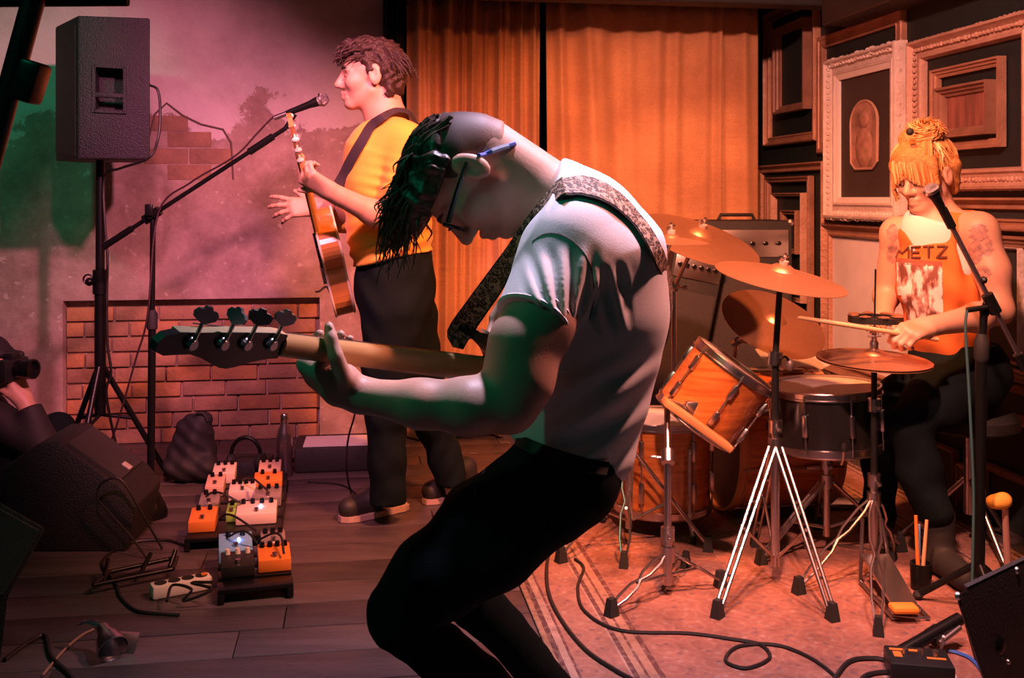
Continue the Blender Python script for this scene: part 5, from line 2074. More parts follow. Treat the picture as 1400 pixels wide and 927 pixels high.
def stand(name, label, base, joints, feet, h_top, h_low, m=M_chrome, m_up=None, pr=0.012, wire=False, cat='cymbal stand'):
    """base xy; joints: points the pole passes from the collar upward; feet: floor points; h_top collar, h_low brace hub"""
    bx, by = base
    t = thing(name, label, cat, (bx, by, RZ))
    m_up = m_up or m
    mb = MB()
    mb.cyl((bx, by, max(h_low - 0.03, 0.03)), (bx, by, h_top + 0.08), pr)
    mb.build('lower_pole', m, t)
    pts = [np.array((bx, by, h_top + 0.06))] + [np.asarray(j, float) for j in joints]
    for k in range(len(pts) - 1):
        mb = MB()
        mb.cyl(pts[k], pts[k + 1], pr * (0.8 - 0.12 * k), n=10)
        up = mb.build('upper_pole', m_up, t)
        mb = MB()
        dd = unit(pts[k + 1] - pts[k])
        mb.cyl(pts[k] - dd * 0.018, pts[k] + dd * 0.022, pr * 1.5, n=10)
        _, a, b = ortho(dd)
        mb.cyl(pts[k], pts[k] + a * 0.035, 0.004, n=6)
        mb.bbox(pts[k] + a * 0.042, (0.02, 0.008, 0.014), np.stack([a, dd, b], 1), 0.003)
        mb.build('clamp', m, t)
    mb = MB()
    mb.cyl((bx, by, h_top - 0.02), (bx, by, h_top + 0.025), pr * 1.6)
    mb.build('collar', m, t)
    for f in feet:
        f = np.array((f[0], f[1], RZ + 0.02))
        top = np.array((bx, by, h_top))
        hd_ = unit((f[0] - bx, f[1] - by, 0))
        sd = np.cross((0, 0, 1), hd_)
        top = top + hd_ * 0.02
        mb = MB()
        if wire:
            for s_ in (1, -1):
                pp = [top + sd * s_ * 0.006]
                for q, w in ((0.12, 0.016), (0.34, 0.016), (0.46, 0.004), (0.58, 0.016), (0.8, 0.016), (0.97, 0.006)):
                    pp.append(top + (f - top) * q + sd * s_ * w)
                mb.tube(pp, 0.0042, 7)
        else:
            for s_ in (1, -1):
                mb.cyl(top + sd * s_ * 0.011, f + sd * s_ * 0.009 + (top - f) * 0.04, 0.0058, n=8)
            for q in (0.35, 0.8):
                mid = top + (f - top) * q
                mb.cyl(mid - sd * 0.012, mid + sd * 0.012, 0.004, n=6)
        lg = mb.build('leg', m, t)
        mb = MB()
        R = np.stack([hd_, sd, UP], 1)
        mb.box(f + np.array((0, 0, 0.006)), (0.036, 0.03, 0.05), R, 0.6)
        mb.build('rubber_foot', M_rubber, lg, False)
        mb = MB()
        low = np.array((bx, by, h_low)) + hd_ * 0.012
        midp = top + (f - top) * 0.52
        mb.cyl(low, midp, 0.005, n=8)
        mb.build('brace', m, t)
    return t


kx = unit((1, 0.15, 0))
# bass drum, lying, and its spurs
bdc = np.array((0.79, 3.88, 0.286))
drum('bass_drum', 'large orange bass drum lying on its side with wooden hoops', bdc, kx, 0.255, 0.36, M_shell, 8, M_wood, M_headblack, M_headblack, None, 0.2, 0.03)
# rack tom
tb, tt_ = P(951, 574, 3.36), P(1007, 494, 3.36)
ta = unit(tt_ - tb + np.array((0, -0.015, 0)))
drum('rack_tom', 'glossy orange rack tom tilted toward the drummer', tb, ta, 0.143, 0.215, M_shell, 6, M_chrome, M_head, M_head, None, 0.1)
# floor toms
drum('floor_tom', 'orange floor tom standing behind the folded chrome stand', (0.545, 3.72, 0.09), (0, 0, 1), 0.172, 0.305, M_shell, 6, M_chrome, M_head, M_headblack, None, 0.5)
ft = drum('floor_tom', 'dark floor tom with a white sheet on its head beside the wall', (1.17, 4.40, 0.07), (0, 0, 1), 0.19, 0.36, M_shell_dark, 6, M_chrome, M_head, M_headblack, None, 0.2)
for (cx_, cy_, r_, zt_, nm) in ((0.545, 3.72, 0.185, 0.33, 0), (1.17, 4.40, 0.203, 0.35, 1)):
    par = [o for o in ORIG if o.name == ('floor_tom' if nm == 0 else 'floor_tom.001')][0]
    for k in range(3):
        a = 0.9 + k * 2.094
        e = np.array((math.cos(a), math.sin(a), 0))
        mb = MB()
        mb.tube([np.array((cx_, cy_, zt_)) + e * (r_ + 0.004), np.array((cx_, cy_, 0.08)) + e * (r_ + 0.004), np.array((cx_, cy_, RZ + 0.012)) + e * (r_ + 0.03)], 0.006, 8)
        lg = mb.build('leg', M_chrome, par)
        mb = MB()
        mb.ball(np.array((cx_, cy_, RZ + 0.014)) + e * (r_ + 0.03), (0.014, 0.014, 0.014), 8)
        mb.build('rubber_foot', M_rubber, lg)
# snare
sn_c = P(1130, 604, 3.42)
drum('snare_drum', 'black snare drum with chrome hoops in front of the drummer', (sn_c[0], 3.42, 0.383), unit((-0.04, 0, 1)), 0.178, 0.18, M_shell_dark, 8, M_chrome, M_head, M_head, None, 0.15)
# white sheet on the far floor tom
mb = MB()
sh_ = [P(1032, 477, 4.52), P(1112, 471, 4.56), P(1152, 489, 4.34), P(1100, 517, 4.14), P(1062, 517, 4.16)]
mb.add(sh_ + [q + (0, 0, -0.004) for q in sh_], [(0, 1, 2, 3, 4), (9, 8, 7, 6, 5)] + [(k, (k + 1) % 5, 5 + (k + 1) % 5, 5 + k) for k in range(5)])
tag(mb.build('paper_sheet', M_head, None, False), 'white paper sheet lying on the far floor tom', 'paper')

# cymbals
c1 = P(1069, 372, 3.17)
cymbal('thin bronze crash cymbal in front of all the other cymbals', c1, (0.16, -0.16, 1), 0.203)
c2 = P(1060, 436, 3.92)
cymbal('steeply tilted bronze ride cymbal behind the front crash', c2, (0.22, -0.50, 0.82), 0.205, nut=False)
c3 = P(957, 320, 3.62)
cymbal('bronze crash cymbal level with the amplifier top', c3, (0.28, -0.34, 1), 0.225)
c4 = P(917, 326, 3.24)
cymbal('small bronze splash cymbal next to the bass player shoulder', c4, (0.02, -0.02, 1), 0.12)
hh = P(1195, 486, 3.2)
cymbal('pair of bronze hi-hat cymbals on the pedal stand', hh, (0.03, -0.05, 1), 0.174, two=True, nut=False)
# jingle ring above the hi-hat
jr = thing('jingle_ring', 'black jingle ring mounted on the hi-hat rod', 'tambourine', P(1197, 434, 3.2))
jc = P(1197, 436, 3.2)
mb = MB()
mb.lathe([(0.058, -0.010), (0.083, -0.010), (0.083, 0.008), (0.058, 0.008), (0.058, -0.010)], jc, (0, 0, 1), 32)
mb.box(jc, (0.13, 0.014, 0.012))
mb.build('ring', M_black2, jr)
for k in range(8):
    a = k * math.pi / 4
    mb = MB()
    mb.lathe([(0, 0.004), (0.018, 0.0), (0.018, -0.002), (0, 0.002)], jc + (0.07 * math.cos(a), 0.07 * math.sin(a), 0.013), (0, 0, 1), 12)
    mb.build('jingle', M_cym, jr)

# stands
b1 = (0.815, 3.17)
stand('cymbal_stand', 'cymbal stand with black upper tube under the front crash', b1, [(0.815, 3.17, 0.70), c1 + np.array((0, 0, 0.05))], [G(1138, 852), G(981, 848), (0.83, 3.5)], 0.43, 0.09, M_chrome, M_black2, 0.0145)
b2 = (0.92, 4.27)
stand('cymbal_stand', 'cymbal stand behind the bass drum holding the ride', b2, [(0.93, 4.25, 0.60), c2 - np.array((0, 0, 0.01))], [(0.73, 4.33), (0.90, 4.54), (1.02, 4.13)], 0.40, 0.12)
b3 = (0.63, 3.98)
stand('cymbal_stand', 'cymbal stand behind the orange floor tom holding a crash', b3, [(0.63, 3.98, 0.85), c3 - np.array((0.005, 0, 0.005))], [(0.4, 4.1), (0.75, 4.2), (0.47, 3.93)], 0.42, 0.12)
b4 = (0.40, 3.50)
stand('cymbal_stand', 'cymbal stand with twisted wire legs holding the small splash', b4, [(0.42, 3.49, 0.72), c4 - np.array((0, 0, 0.005))], [G(767, 772), (0.36, 3.30), (0.66, 3.45)], 0.33, 0.10, M_chrome, M_chrome, 0.012, True)
b5 = (0.467, 3.07)
t5 = stand('tom_stand', 'chrome stand with splayed wire legs beneath the rack tom', b5, [(0.467, 3.07, 0.42), P(912, 548, 3.2)], [G(836, 846), G(985, 806), (0.56, 3.30)], 0.13, 0.07, M_chrome, M_chrome, 0.014, True, 'drum stand')
mb = MB()
mb.cyl(P(912, 548, 3.2), tb + ta * 0.06 + np.array((-0.06, -0.10, 0)), 0.012)
mb.bbox(tb + ta * 0.07 + np.array((-0.07, -0.115, 0)), (0.05, 0.03, 0.06), None, 0.008)
mb.build('tom_bracket', M_chrome, t5)
# long wooden cowbell-like block on the tom stand: flat wooden bar below the tom
bar = MB()
p0, p1 = P(908, 548, 3.14), P(997, 612, 3.14)
dd = unit(p1 - p0)
_, a_, b_ = ortho(dd)
bar.bbox((p0 + p1) / 2, (np.linalg.norm(p1 - p0), 0.09, 0.022), np.stack([dd, np.cross((np.cross(dd, (0, 1, 0))), dd), np.cross(dd, (0, 1, 0))], 1), 0.004)
tag(bar.build('wood_block', M_wood), 'flat wooden block clamped below the rack tom', 'percussion block')
b6 = (sn_c[0], 3.42)
t6 = stand('snare_stand', 'chrome stand carrying the black snare drum', b6, [(sn_c[0], 3.42, 0.345)], [(0.81, 3.33), (1.10, 3.68), (1.31, 3.45)], 0.25, 0.10, M_chrome, M_chrome, 0.012, False, 'drum stand')
for k in range(3):
    a = 0.5 + k * 2.094
    e = np.array((math.cos(a), math.sin(a), 0))
    mb = MB()
    c_ = np.array((b6[0], b6[1], 0.345))
    mb.tube([c_, c_ + e * 0.17 + (0, 0, 0.01), c_ + e * 0.19 + (0, 0, 0.035), c_ + e * 0.196 + (0, 0, 0.07)], 0.006, 8)
    ar = mb.build('basket_arm', M_chrome, t6)
    mb = MB()
    mb.ball(c_ + e * 0.196 + (0, 0, 0.068), (0.011, 0.011, 0.016), 8)
    mb.build('rubber_grip', M_rubber, ar)
b7 = (hh[0], 3.2)
t7 = stand('hi_hat_stand', 'hi-hat stand with foot pedal next to the drummer', b7, [(hh[0], 3.2, 0.55), (hh[0], 3.2, hh[2] - 0.03)], [G(1201, 872), G(1092, 815), (1.25, 3.37)], 0.255, 0.10, M_chrome, M_black2, 0.0135, True, 'hi-hat stand')
mb = MB()
mb.cyl((hh[0], 3.2, hh[2] - 0.03), P(1197, 368, 3.2), 0.003, n=8)
mb.build('pull_rod', M_black, t7)
mb = MB()
mb.lathe([(0, 0), (0.012, 0), (0.014, 0.02), (0.008, 0.03), (0.008, 0.05), (0.013, 0.055), (0.013, 0.07), (0, 0.072)], hh + np.array((0, 0, 0.02)), (0, 0, 1), 14)
mb.cyl(hh + np.array((-0.02, -0.004, 0.06)), hh + np.array((0.02, -0.004, 0.062)), 0.004, n=6)
mb.build('clutch', M_chrome, t7)
mb = MB()
pb = np.array((hh[0] - 0.01, 3.10, 0.0))
mb.add([pb + (-0.042, 0.06, 0.10), pb + (0.042, 0.06, 0.10), pb + (0.036, -0.20, 0.035), pb + (-0.036, -0.20, 0.035), pb + (-0.042, 0.06, 0.09), pb + (0.042, 0.06, 0.09), pb + (0.036, -0.20, 0.025), pb + (-0.036, -0.20, 0.025)],
       [(0, 1, 2, 3), (7, 6, 5, 4), (0, 4, 5, 1), (1, 5, 6, 2), (2, 6, 7, 3), (3, 7, 4, 0)])
mb.build('footboard', M_steel, t7, False)
mb = MB()
mb.tube([pb + (-0.05, 0.05, RZ + .01), pb + (-0.05, -0.22, RZ + .01), pb + (0.05, -0.22, RZ + .01), pb + (0.05, 0.05, RZ + .01)], 0.006, 8)
for s_ in (-1, 1):
    mb.cyl(pb + (s_ * 0.05, 0.05, RZ + .01), pb + (s_ * 0.03, 0.09, 0.2), 0.006, n=8)
mb.build('pedal_frame', M_chrome, t7)
mb = MB()
mb.bbox(pb + (-0.02, -0.22, 0.045), (0.075, 0.05, 0.02), None, 0.008)
mb.build('heel_pad', mat('pad_orange', (0.75, 0.28, 0.04), 0.6), t7)
# kick pedal beater at the bass drum
kp = thing('kick_pedal', 'chrome kick drum pedal at the rear of the bass drum', 'drum pedal', (1.24, 3.95, RZ))
mb = MB()
mb.bbox((1.30, 3.95, RZ + 0.012), (0.24, 0.09, 0.02), None, 0.004)
mb.build('base_plate', M_steel, kp)
mb = MB()
mb.cyl((1.20, 3.90, RZ + 0.02), (1.20, 3.90, 0.2), 0.008)
mb.cyl((1.20, 4.00, RZ + 0.02), (1.20, 4.00, 0.2), 0.008)
mb.cyl((1.20, 3.89, 0.2), (1.20, 4.01, 0.2), 0.008)
mb.build('pedal_frame', M_chrome, kp)
mb = MB()
mb.cyl((1.20, 3.95, 0.2), (1.18, 3.95, 0.33), 0.004, n=8)
mb.ball((1.178, 3.95, 0.335), (0.022, 0.022, 0.03), 10)
mb.build('beater', M_felt, kp)
# clip microphone on the front stand
cm = thing('drum_microphone', 'small clip-on drum microphone on the front cymbal stand', 'microphone', P(1076, 500, 3.2))
mb = MB()
mb.tube(spline([P(1062, 503, 3.17), P(1066, 492, 3.12), P(1074, 488, 3.12), P(1080, 496, 3.13)], 4), 0.0045, 6)
mb.build('gooseneck', M_black, cm)
mb = MB()
mb.ball(P(1080, 499, 3.13), (0.014, 0.016, 0.02), 12)
mb.build('capsule', mat('mic_mesh', (0.22, 0.18, 0.17), 0.5, 0.6), cm)

# ------------------------------------------------------------------ amplifiers behind the kit
M_tolex = mat('tolex_black', (0.016, 0.018, 0.020), 0.6, 0, 0, 8, 0.4, 260)
M_grillcloth = mat('grille_cloth', (0.045, 0.042, 0.044), 0.85, 0, 0.4, 120, 0.3, 300)


def amp(label, c, size, yaw, lean=0.0):
    R = Matrix.Rotation(yaw, 3, 'Z') @ Matrix.Rotation(lean, 3, 'Y')
    R = np.array(R)
    w, d, h = size
    base = np.asarray(c, float)
    t = thing('amplifier', label, 'amplifier', base)
    L = lambda x, y, z: base + R @ np.array((x, y, z))
    mb = MB()
    mb.bbox(L(0, 0, h / 2), (w, d, h), R, 0.012)
    mb.build('cabinet', M_tolex, t)
    mb = MB()
    mb.bbox(L(0, -d / 2 - 0.002, h * 0.42), (w * 0.9, 0.012, h * 0.72), R, 0.004)
    mb.build('grille', M_grillcloth, t)
    mb = MB()
    mb.bbox(L(0, -d / 2 - 0.002, h * 0.9), (w * 0.9, 0.012, h * 0.12), R, 0.003)
    pn = mb.build('control_panel', M_steel, t)
    for k in range(6):
        mb = MB()
        p = L(-w * 0.36 + k * w * 0.14, -d / 2 - 0.008, h * 0.9)
        mb.cyl(p, p + R @ np.array((0, -0.016, 0)), 0.011, 0.009, 10)
        mb.build('knob', M_black, pn)
    for sx in (-1, 1):
        for z in (0.01, h - 0.01):
            mb = MB()
            mb.ball(L(sx * (w / 2 - 0.008), -d / 2 + 0.008, z), 0.018, 8)
            mb.build('corner_cap', M_chrome, t)
    mb = MB()
    mb.tube([L(-0.09, 0, h), L(-0.08, 0, h + 0.025), L(0.08, 0, h + 0.025), L(0.09, 0, h)], 0.01, 6)
    mb.build('handle', M_rubber, t)
    return t


amp('black guitar amplifier standing in the corner behind the cymbals', (1.10, 5.02, 0.0), (0.46, 0.28, 1.09), 0.12)
amp('narrow black amplifier leaning behind the bass player shoulder', (0.66, 4.72, 0.028), (0.24, 0.19, 0.97), 0.1, 0.20)

# ------------------------------------------------------------------ loudspeaker on a pole
M_spk = mat('speaker_paint', (0.014, 0.015, 0.024), 0.55, 0, 0, 8, 0.5, 180)
sp = thing('loudspeaker', 'black loudspeaker with side handle mounted on a pole by the plaster wall', 'speaker', P(137, 219, 4.22))
pts_t = [P(76, 25, 4.32), P(106, 20, 4.06), P(205, 27, 4.12), P(200, 27, 4.5), P(110, 27, 4.52)]
zt_, zb2 = P(106, 21, 4.06)[2], P(106, 217, 4.06)[2]
foot = [(p[0], p[1]) for p in pts_t]
bm = bmesh.new()
vb = [bm.verts.new((x, y, zb2)) for x, y in foot]
vt = [bm.verts.new((x, y, zt_)) for x, y in foot]
bm.faces.new(vb[::-1])
bm.faces.new(vt)
sd_ = unit(pts_t[2] - pts_t[1])
so_ = unit(np.cross(sd_, UP))
if so_[1] > 0:
    so_ = -so_
hc_ = pts_t[1] + sd_ * np.dot(P(147, 122, 4.10) - pts_t[1], sd_)
hc_[2] = P(147, 122, 4.09)[2]
rw_, rh_ = 0.058, 0.090
for k in range(5):
    if k != 1:
        bm.faces.new((vb[k], vb[(k + 1) % 5], vt[(k + 1) % 5], vt[k]))
outr = [vb[1], vb[2], vt[2], vt[1]]
inn = [bm.verts.new(hc_ + sd_ * x * rw_ + UP * z * rh_) for x, z in ((-1, -1), (1, -1), (1, 1), (-1, 1))]
dep_ = [bm.verts.new(hc_ + sd_ * x * rw_ * 0.9 + UP * z * rh_ * 0.9 - so_ * 0.085) for x, z in ((-1, -1), (1, -1), (1, 1), (-1, 1))]
for k in range(4):
    k2 = (k + 1) % 4
    bm.faces.new((outr[k], outr[k2], inn[k2], inn[k]))
    bm.faces.new((inn[k], inn[k2], dep_[k2], dep_[k]))
bm.faces.new(dep_)
bmesh.ops.bevel(bm, geom=[e for e in bm.edges if not any(v in inn or v in dep_ for v in e.verts)], offset=0.008, segments=2, affect='EDGES', profile=0.5)
bm.verts.index_update()
V_ = np.array([v.co[:] for v in bm.verts])
F_ = [tuple(v.index for v in f.verts) for f in bm.faces]
bm.free()
cab = build('cabinet', V_, F_, M_spk, sp)
R_ = np.stack([sd_, so_, UP], 1)
mb = MB()
for (dx, dz, w, h) in ((-rw_, 0, 0.012, 2 * rh_ + .012), (rw_, 0, 0.012, 2 * rh_ + .012), (0, rh_, 2 * rw_, 0.012), (0, -rh_, 2 * rw_, 0.012)):
    mb.box(hc_ + sd_ * dx + UP * dz + so_ * 0.003, (w, 0.012, h), R_)
hp = mb.build('handle_plate', M_spk, cab, False)
mb = MB()
mb.bbox(hc_ - UP * 0.025 - so_ * 0.004, (2 * rw_ + 0.01, 0.02, 0.02), R_, 0.005)
mb.build('handle_bar', M_spk, cab)
fd_ = unit(pts_t[1] - pts_t[0])
fo_ = unit(np.cross(fd_, UP))
if fo_[0] > 0:
    fo_ = -fo_
mb = MB()
fc = (pts_t[0] + pts_t[1]) / 2
fc[2] = (zt_ + zb2) / 2
mb.box(fc + fo_ * 0.002, (np.linalg.norm(pts_t[1] - pts_t[0]) - 0.04, 0.006, zt_ - zb2 - 0.05), np.stack([fd_, fo_, UP], 1))
mb.build('grille', mat('grille_steel', (0.015, 0.016, 0.016), 0.5, 0.4, 0, 8, 0.6, 320), sp, False)
ps = thing('speaker_stand', 'black tripod pole stand under the loudspeaker', 'speaker stand', (P(137, 400, 4.25)[0], 4.25, 0))
px_, py_ = ORIG[ps][0], 4.25
mb = MB()
mb.cyl((px_, py_, 0.30), (px_, py_, 0.88), 0.023)
mb.build('lower_pole', M_black, ps)
mb = MB()
mb.cyl((px_, py_, 0.85), (px_, py_, zb2 + 0.01), 0.0185)
mb.build('upper_pole', M_black, ps)
mb = MB()
mb.cyl((px_, py_, 0.80), (px_, py_, 0.90), 0.03)
mb.ball((px_ - 0.045, py_, 0.85), 0.018, 10)
mb.build('collar', M_black, ps)
mb = MB()
mb.tube([np.array((px_ - 0.05 + 0.02 * math.cos(a), py_, 0.86 + 0.02 * math.sin(a))) for a in np.linspace(0, 6.28, 13)], 0.004, 6, False)
mb.build('locking_ring', M_black, ps)
for k in range(3):
    a = 0.52 + 2.094 * k
    e = np.array((math.cos(a), math.sin(a), 0))
    mb = MB()
    f_ = np.array((px_, py_, 0.016)) + e * 0.27
    mb.cyl(np.array((px_, py_, 0.52)), f_, 0.012)
    lg = mb.build('leg', M_black, ps)
    mb = MB()
    mb.cyl(np.array((px_, py_, 0.30)), np.array((px_, py_, 0.27)) + e * 0.135, 0.008)
    mb.build('brace', M_black, ps)
    mb = MB()
    mb.ball(f_, (0.02, 0.02, 0.016), 8)
    mb.build('rubber_foot', M_rubber, lg)


def cable(label, pts, r=0.0045, m=None, n=6, k=6):
    mb = MB()
    pts = [np.asarray(q, float) + (0, 0, r * 0.92 if q[2] < RZ + 0.001 else 0.0) for q in pts]     # lies on the floor or rug
    mb.tube(spline(pts, k), r, n)
    return tag(mb.build('cable', m or M_cable), label, 'cable')


cable('black cable looping from the side of the loudspeaker to its pole', [P(204, 116, 4.15), P(216, 124, 4.14), P(219, 155, 4.14), P(216, 190, 4.12), P(203, 216, 4.08), P(165, 230, 4.14), P(143, 242, 4.225), P(143, 300, 4.225), P(147, 350, 4.225), P(146, 410, 4.225), P(147, 470, 4.22), P(152, 510, 4.22), P(146, 545, 4.225), G(170, 660)], 0.0055)

# ------------------------------------------------------------------ microphone helper
M_micmesh = mat('mic_grille', (0.42, 0.40, 0.42), 0.35, 0.9, 0, 8, 0.8, 500)


def mic(label, tip, tail, r=0.024):
    tip, tail = np.asarray(tip, float), np.asarray(tail, float)
    d = unit(tip - tail)
    t = thing('microphone', label, 'microphone', tail)
    ln = np.linalg.norm(tip - tail)
    mb = MB()
    mb.lathe([(0, 0), (0.010, 0.0), (0.011, 0.01), (0.014, ln * 0.55), (0.019, ln * 0.74), (0.019, ln * 0.76), (0, ln * 0.76)], tail, d, 16)
    mb.build('handle', M_black, t)
    mb = MB()
    mb.lathe([(0.0, ln * 0.74), (0.019, ln * 0.75), (r, ln * 0.80), (r * 1.02, ln * 0.84), (r * 0.95, ln * 0.92), (r * 0.6, ln * 0.985), (0, ln)], tail, d, 16)
    mb.build('grille', M_micmesh, t)
    mb = MB()
    mb.lathe([(r, -0.003), (r * 1.1, -0.003), (r * 1.1, 0.003), (r, 0.003), (r, -0.003)], tail + d * ln * 0.83, d, 16)
    mb.build('grille_ring', M_chrome, t)
    mb = MB()
    mb.cyl(tail - d * 0.05, tail + d * 0.006, 0.0095, 0.0095, 10)
    mb.build('plug', M_steel, t)
    return t


# singer's boom stand
bst = G(206, 706)
bs_ = thing('microphone_stand', 'black boom microphone stand in front of the singing guitarist', 'microphone stand', bst)
y_ = bst[1]
j0 = P(209, 300, y_)
mb = MB()
mb.lathe([(0, 0), (0.062, 0), (0.062, 0.02), (0.05, 0.05), (0.03, 0.09), (0.02, 0.12), (0, 0.12)], bst, (0, 0, 1), 28)
mb.build('base', M_black, bs_)
mb = MB()
mb.cyl(bst + (0, 0, 0.03), P(208, 440, y_), 0.0145)
mb.build('lower_pole', M_black, bs_)
mb = MB()
mb.cyl(P(208, 445, y_), j0, 0.0105)
mb.build('upper_pole', M_black, bs_)
mb = MB()
mb.lathe([(0.015, -0.03), (0.02, -0.025), (0.02, 0.03), (0.012, 0.045), (0.0, 0.045)], P(208, 440, y_), (0, 0, 1), 14)
mb.build('grip_clutch', M_rubber, bs_)
bm0, bm1 = P(141, 338, y_ + 0.02), P(391, 175, y_ - 0.02)
mb = MB()
mb.cyl(bm0, bm1, 0.0085)
mb.cyl(bm0, bm0 + (bm1 - bm0) * 0.16, 0.013)
mb.build('boom_arm', M_black, bs_)
mb = MB()
jc_ = bm0 + (bm1 - bm0) * 0.27
mb.cyl(j0, jc_, 0.016)
mb.cyl(jc_ - unit(bm1 - bm0) * 0.035, jc_ + unit(bm1 - bm0) * 0.035, 0.019)
mb.cyl(jc_ + (0, -0.03, 0), jc_ + (0, 0.04, 0), 0.014)
mb.bbox(jc_ + (0.0, -0.035, 0.02), (0.03, 0.012, 0.045), None, 0.005)
mb.build('clutch', M_black, bs_)
mb = MB()
mb.cyl(bm0 + (bm1 - bm0) * 0.80, bm0 + (bm1 - bm0) * 0.93, 0.014)
mb.cyl(bm1, P(403, 156, y_ - 0.02), 0.010)
mb.build('mic_clip', M_black, bs_)
mic('silver topped vocal microphone at the mouth of the guitarist', P(449, 133, y_ - 0.02), P(392, 155, y_ - 0.02))
cable('thin microphone cable running along the boom of the singer stand', [P(386, 157, y_ - .02), P(374, 160, y_ - .02), P(352, 182, y_ - .02), P(330, 206, y_ - .03), P(308, 222, y_ - .03), P(260, 250, y_ - .03), P(216, 292, y_ - .02), P(202, 430, y_ - .035), P(186, 490, y_ - .02), P(160, 580, y_ - .02), P(138, 640, y_ + .02), P(134, 655, y_ + .1)], 0.0038, mat('cable_plum', (0.03, 0.012, 0.018), 0.5))

# drummer's boom stand
q0 = G(1338, 839.5)
q0 = np.array((q0[0], q0[1], RZ))
ds_ = thing('microphone_stand', 'black boom microphone stand next to the drummer', 'microphone stand', q0)
y2 = q0[1]
mb = MB()
mb.cyl(q0 + (0, 0, 0.10), P(1342, 470, y2), 0.0165)
mb.build('lower_pole', M_black, ds_)
mb = MB()
mb.cyl(P(1342, 475, y2), P(1345, 428, y2), 0.0115)
mb.build('upper_pole', M_black, ds_)
mb = MB()
mb.lathe([(0.017, -0.03), (0.022, -0.02), (0.020, 0.03), (0.012, 0.05), (0, 0.05)], P(1342, 480, y2), (0, 0, 1), 14)
mb.build('grip_clutch', M_rubber, ds_)
e0, e1 = P(1293, 294, y2 - 0.04), P(1402, 505, y2 + 0.0)
mb = MB()
mb.cyl(e0, e1, 0.0075)
mb.build('boom_arm', mat('boom_grey', (0.25, 0.22, 0.23), 0.3, 0.9), ds_)
mb = MB()
ec = P(1347, 420, y2 - 0.02)
ec = e0 + (e1 - e0) * 0.57
mb.cyl(ec - unit(e1 - e0) * 0.03, ec + unit(e1 - e0) * 0.03, 0.017)
mb.cyl(ec + (0, 0.02, 0), P(1345, 430, y2), 0.014)
mb.cyl(P(1322, 424, y2 - 0.02), P(1350, 420, y2 - 0.02), 0.008)
mb.ball(P(1345, 383, y2 - 0.03), 0.011, 8)
mb.build('clutch', M_black, ds_)
mb = MB()
mb.cyl(e1 - (e1 - e0) * 0.10, e1, 0.014)
mb.build('counterweight', M_black, ds_)
mb = MB()
mb.cyl(e0 - unit(e1 - e0) * 0.02, e0 + unit(e1 - e0) * 0.04, 0.013)
mb.build('mic_clip', M_black, ds_)
for k in range(3):
    a = 0.5 + 2.094 * k
    e = np.array((math.cos(a), math.sin(a), 0))
    mb = MB()
    mb.cyl(q0 + (0, 0, 0.14), q0 + e * 0.165 + (0, 0, 0.014), 0.010)
    lg = mb.build('leg', M_black, ds_)
    mb = MB()
    mb.ball(q0 + e * 0.165 + (0, 0, 0.014), (0.016, 0.016, 0.013), 8)
    mb.build('rubber_foot', M_rubber, lg)
mic('silver topped vocal microphone pointing at the chin of the drummer', P(1270, 253, y2 - 0.06), P(1292, 293, y2 - 0.042), 0.022)
cable('teal microphone cable hanging beside the pole of the drummer stand', [P(1322, 424, y2 - .03), P(1320, 450, y2 - .03), P(1324, 520, y2 - .03), P(1328, 600, y2 - .03), P(1331, 690, y2 - .03), G(1328, 846, RZ)], 0.004, mat('cable_teal', (0.03, 0.10, 0.11), 0.5))

# ------------------------------------------------------------------ stage monitors
M_mon = mat('monitor_paint', (0.014, 0.016, 0.017), 0.6, 0, 0, 8, 0.4, 160)
M_grl = mat('monitor_grille', (0.055, 0.055, 0.058), 0.6, 0.2, 0.3, 200, 0.6, 380)


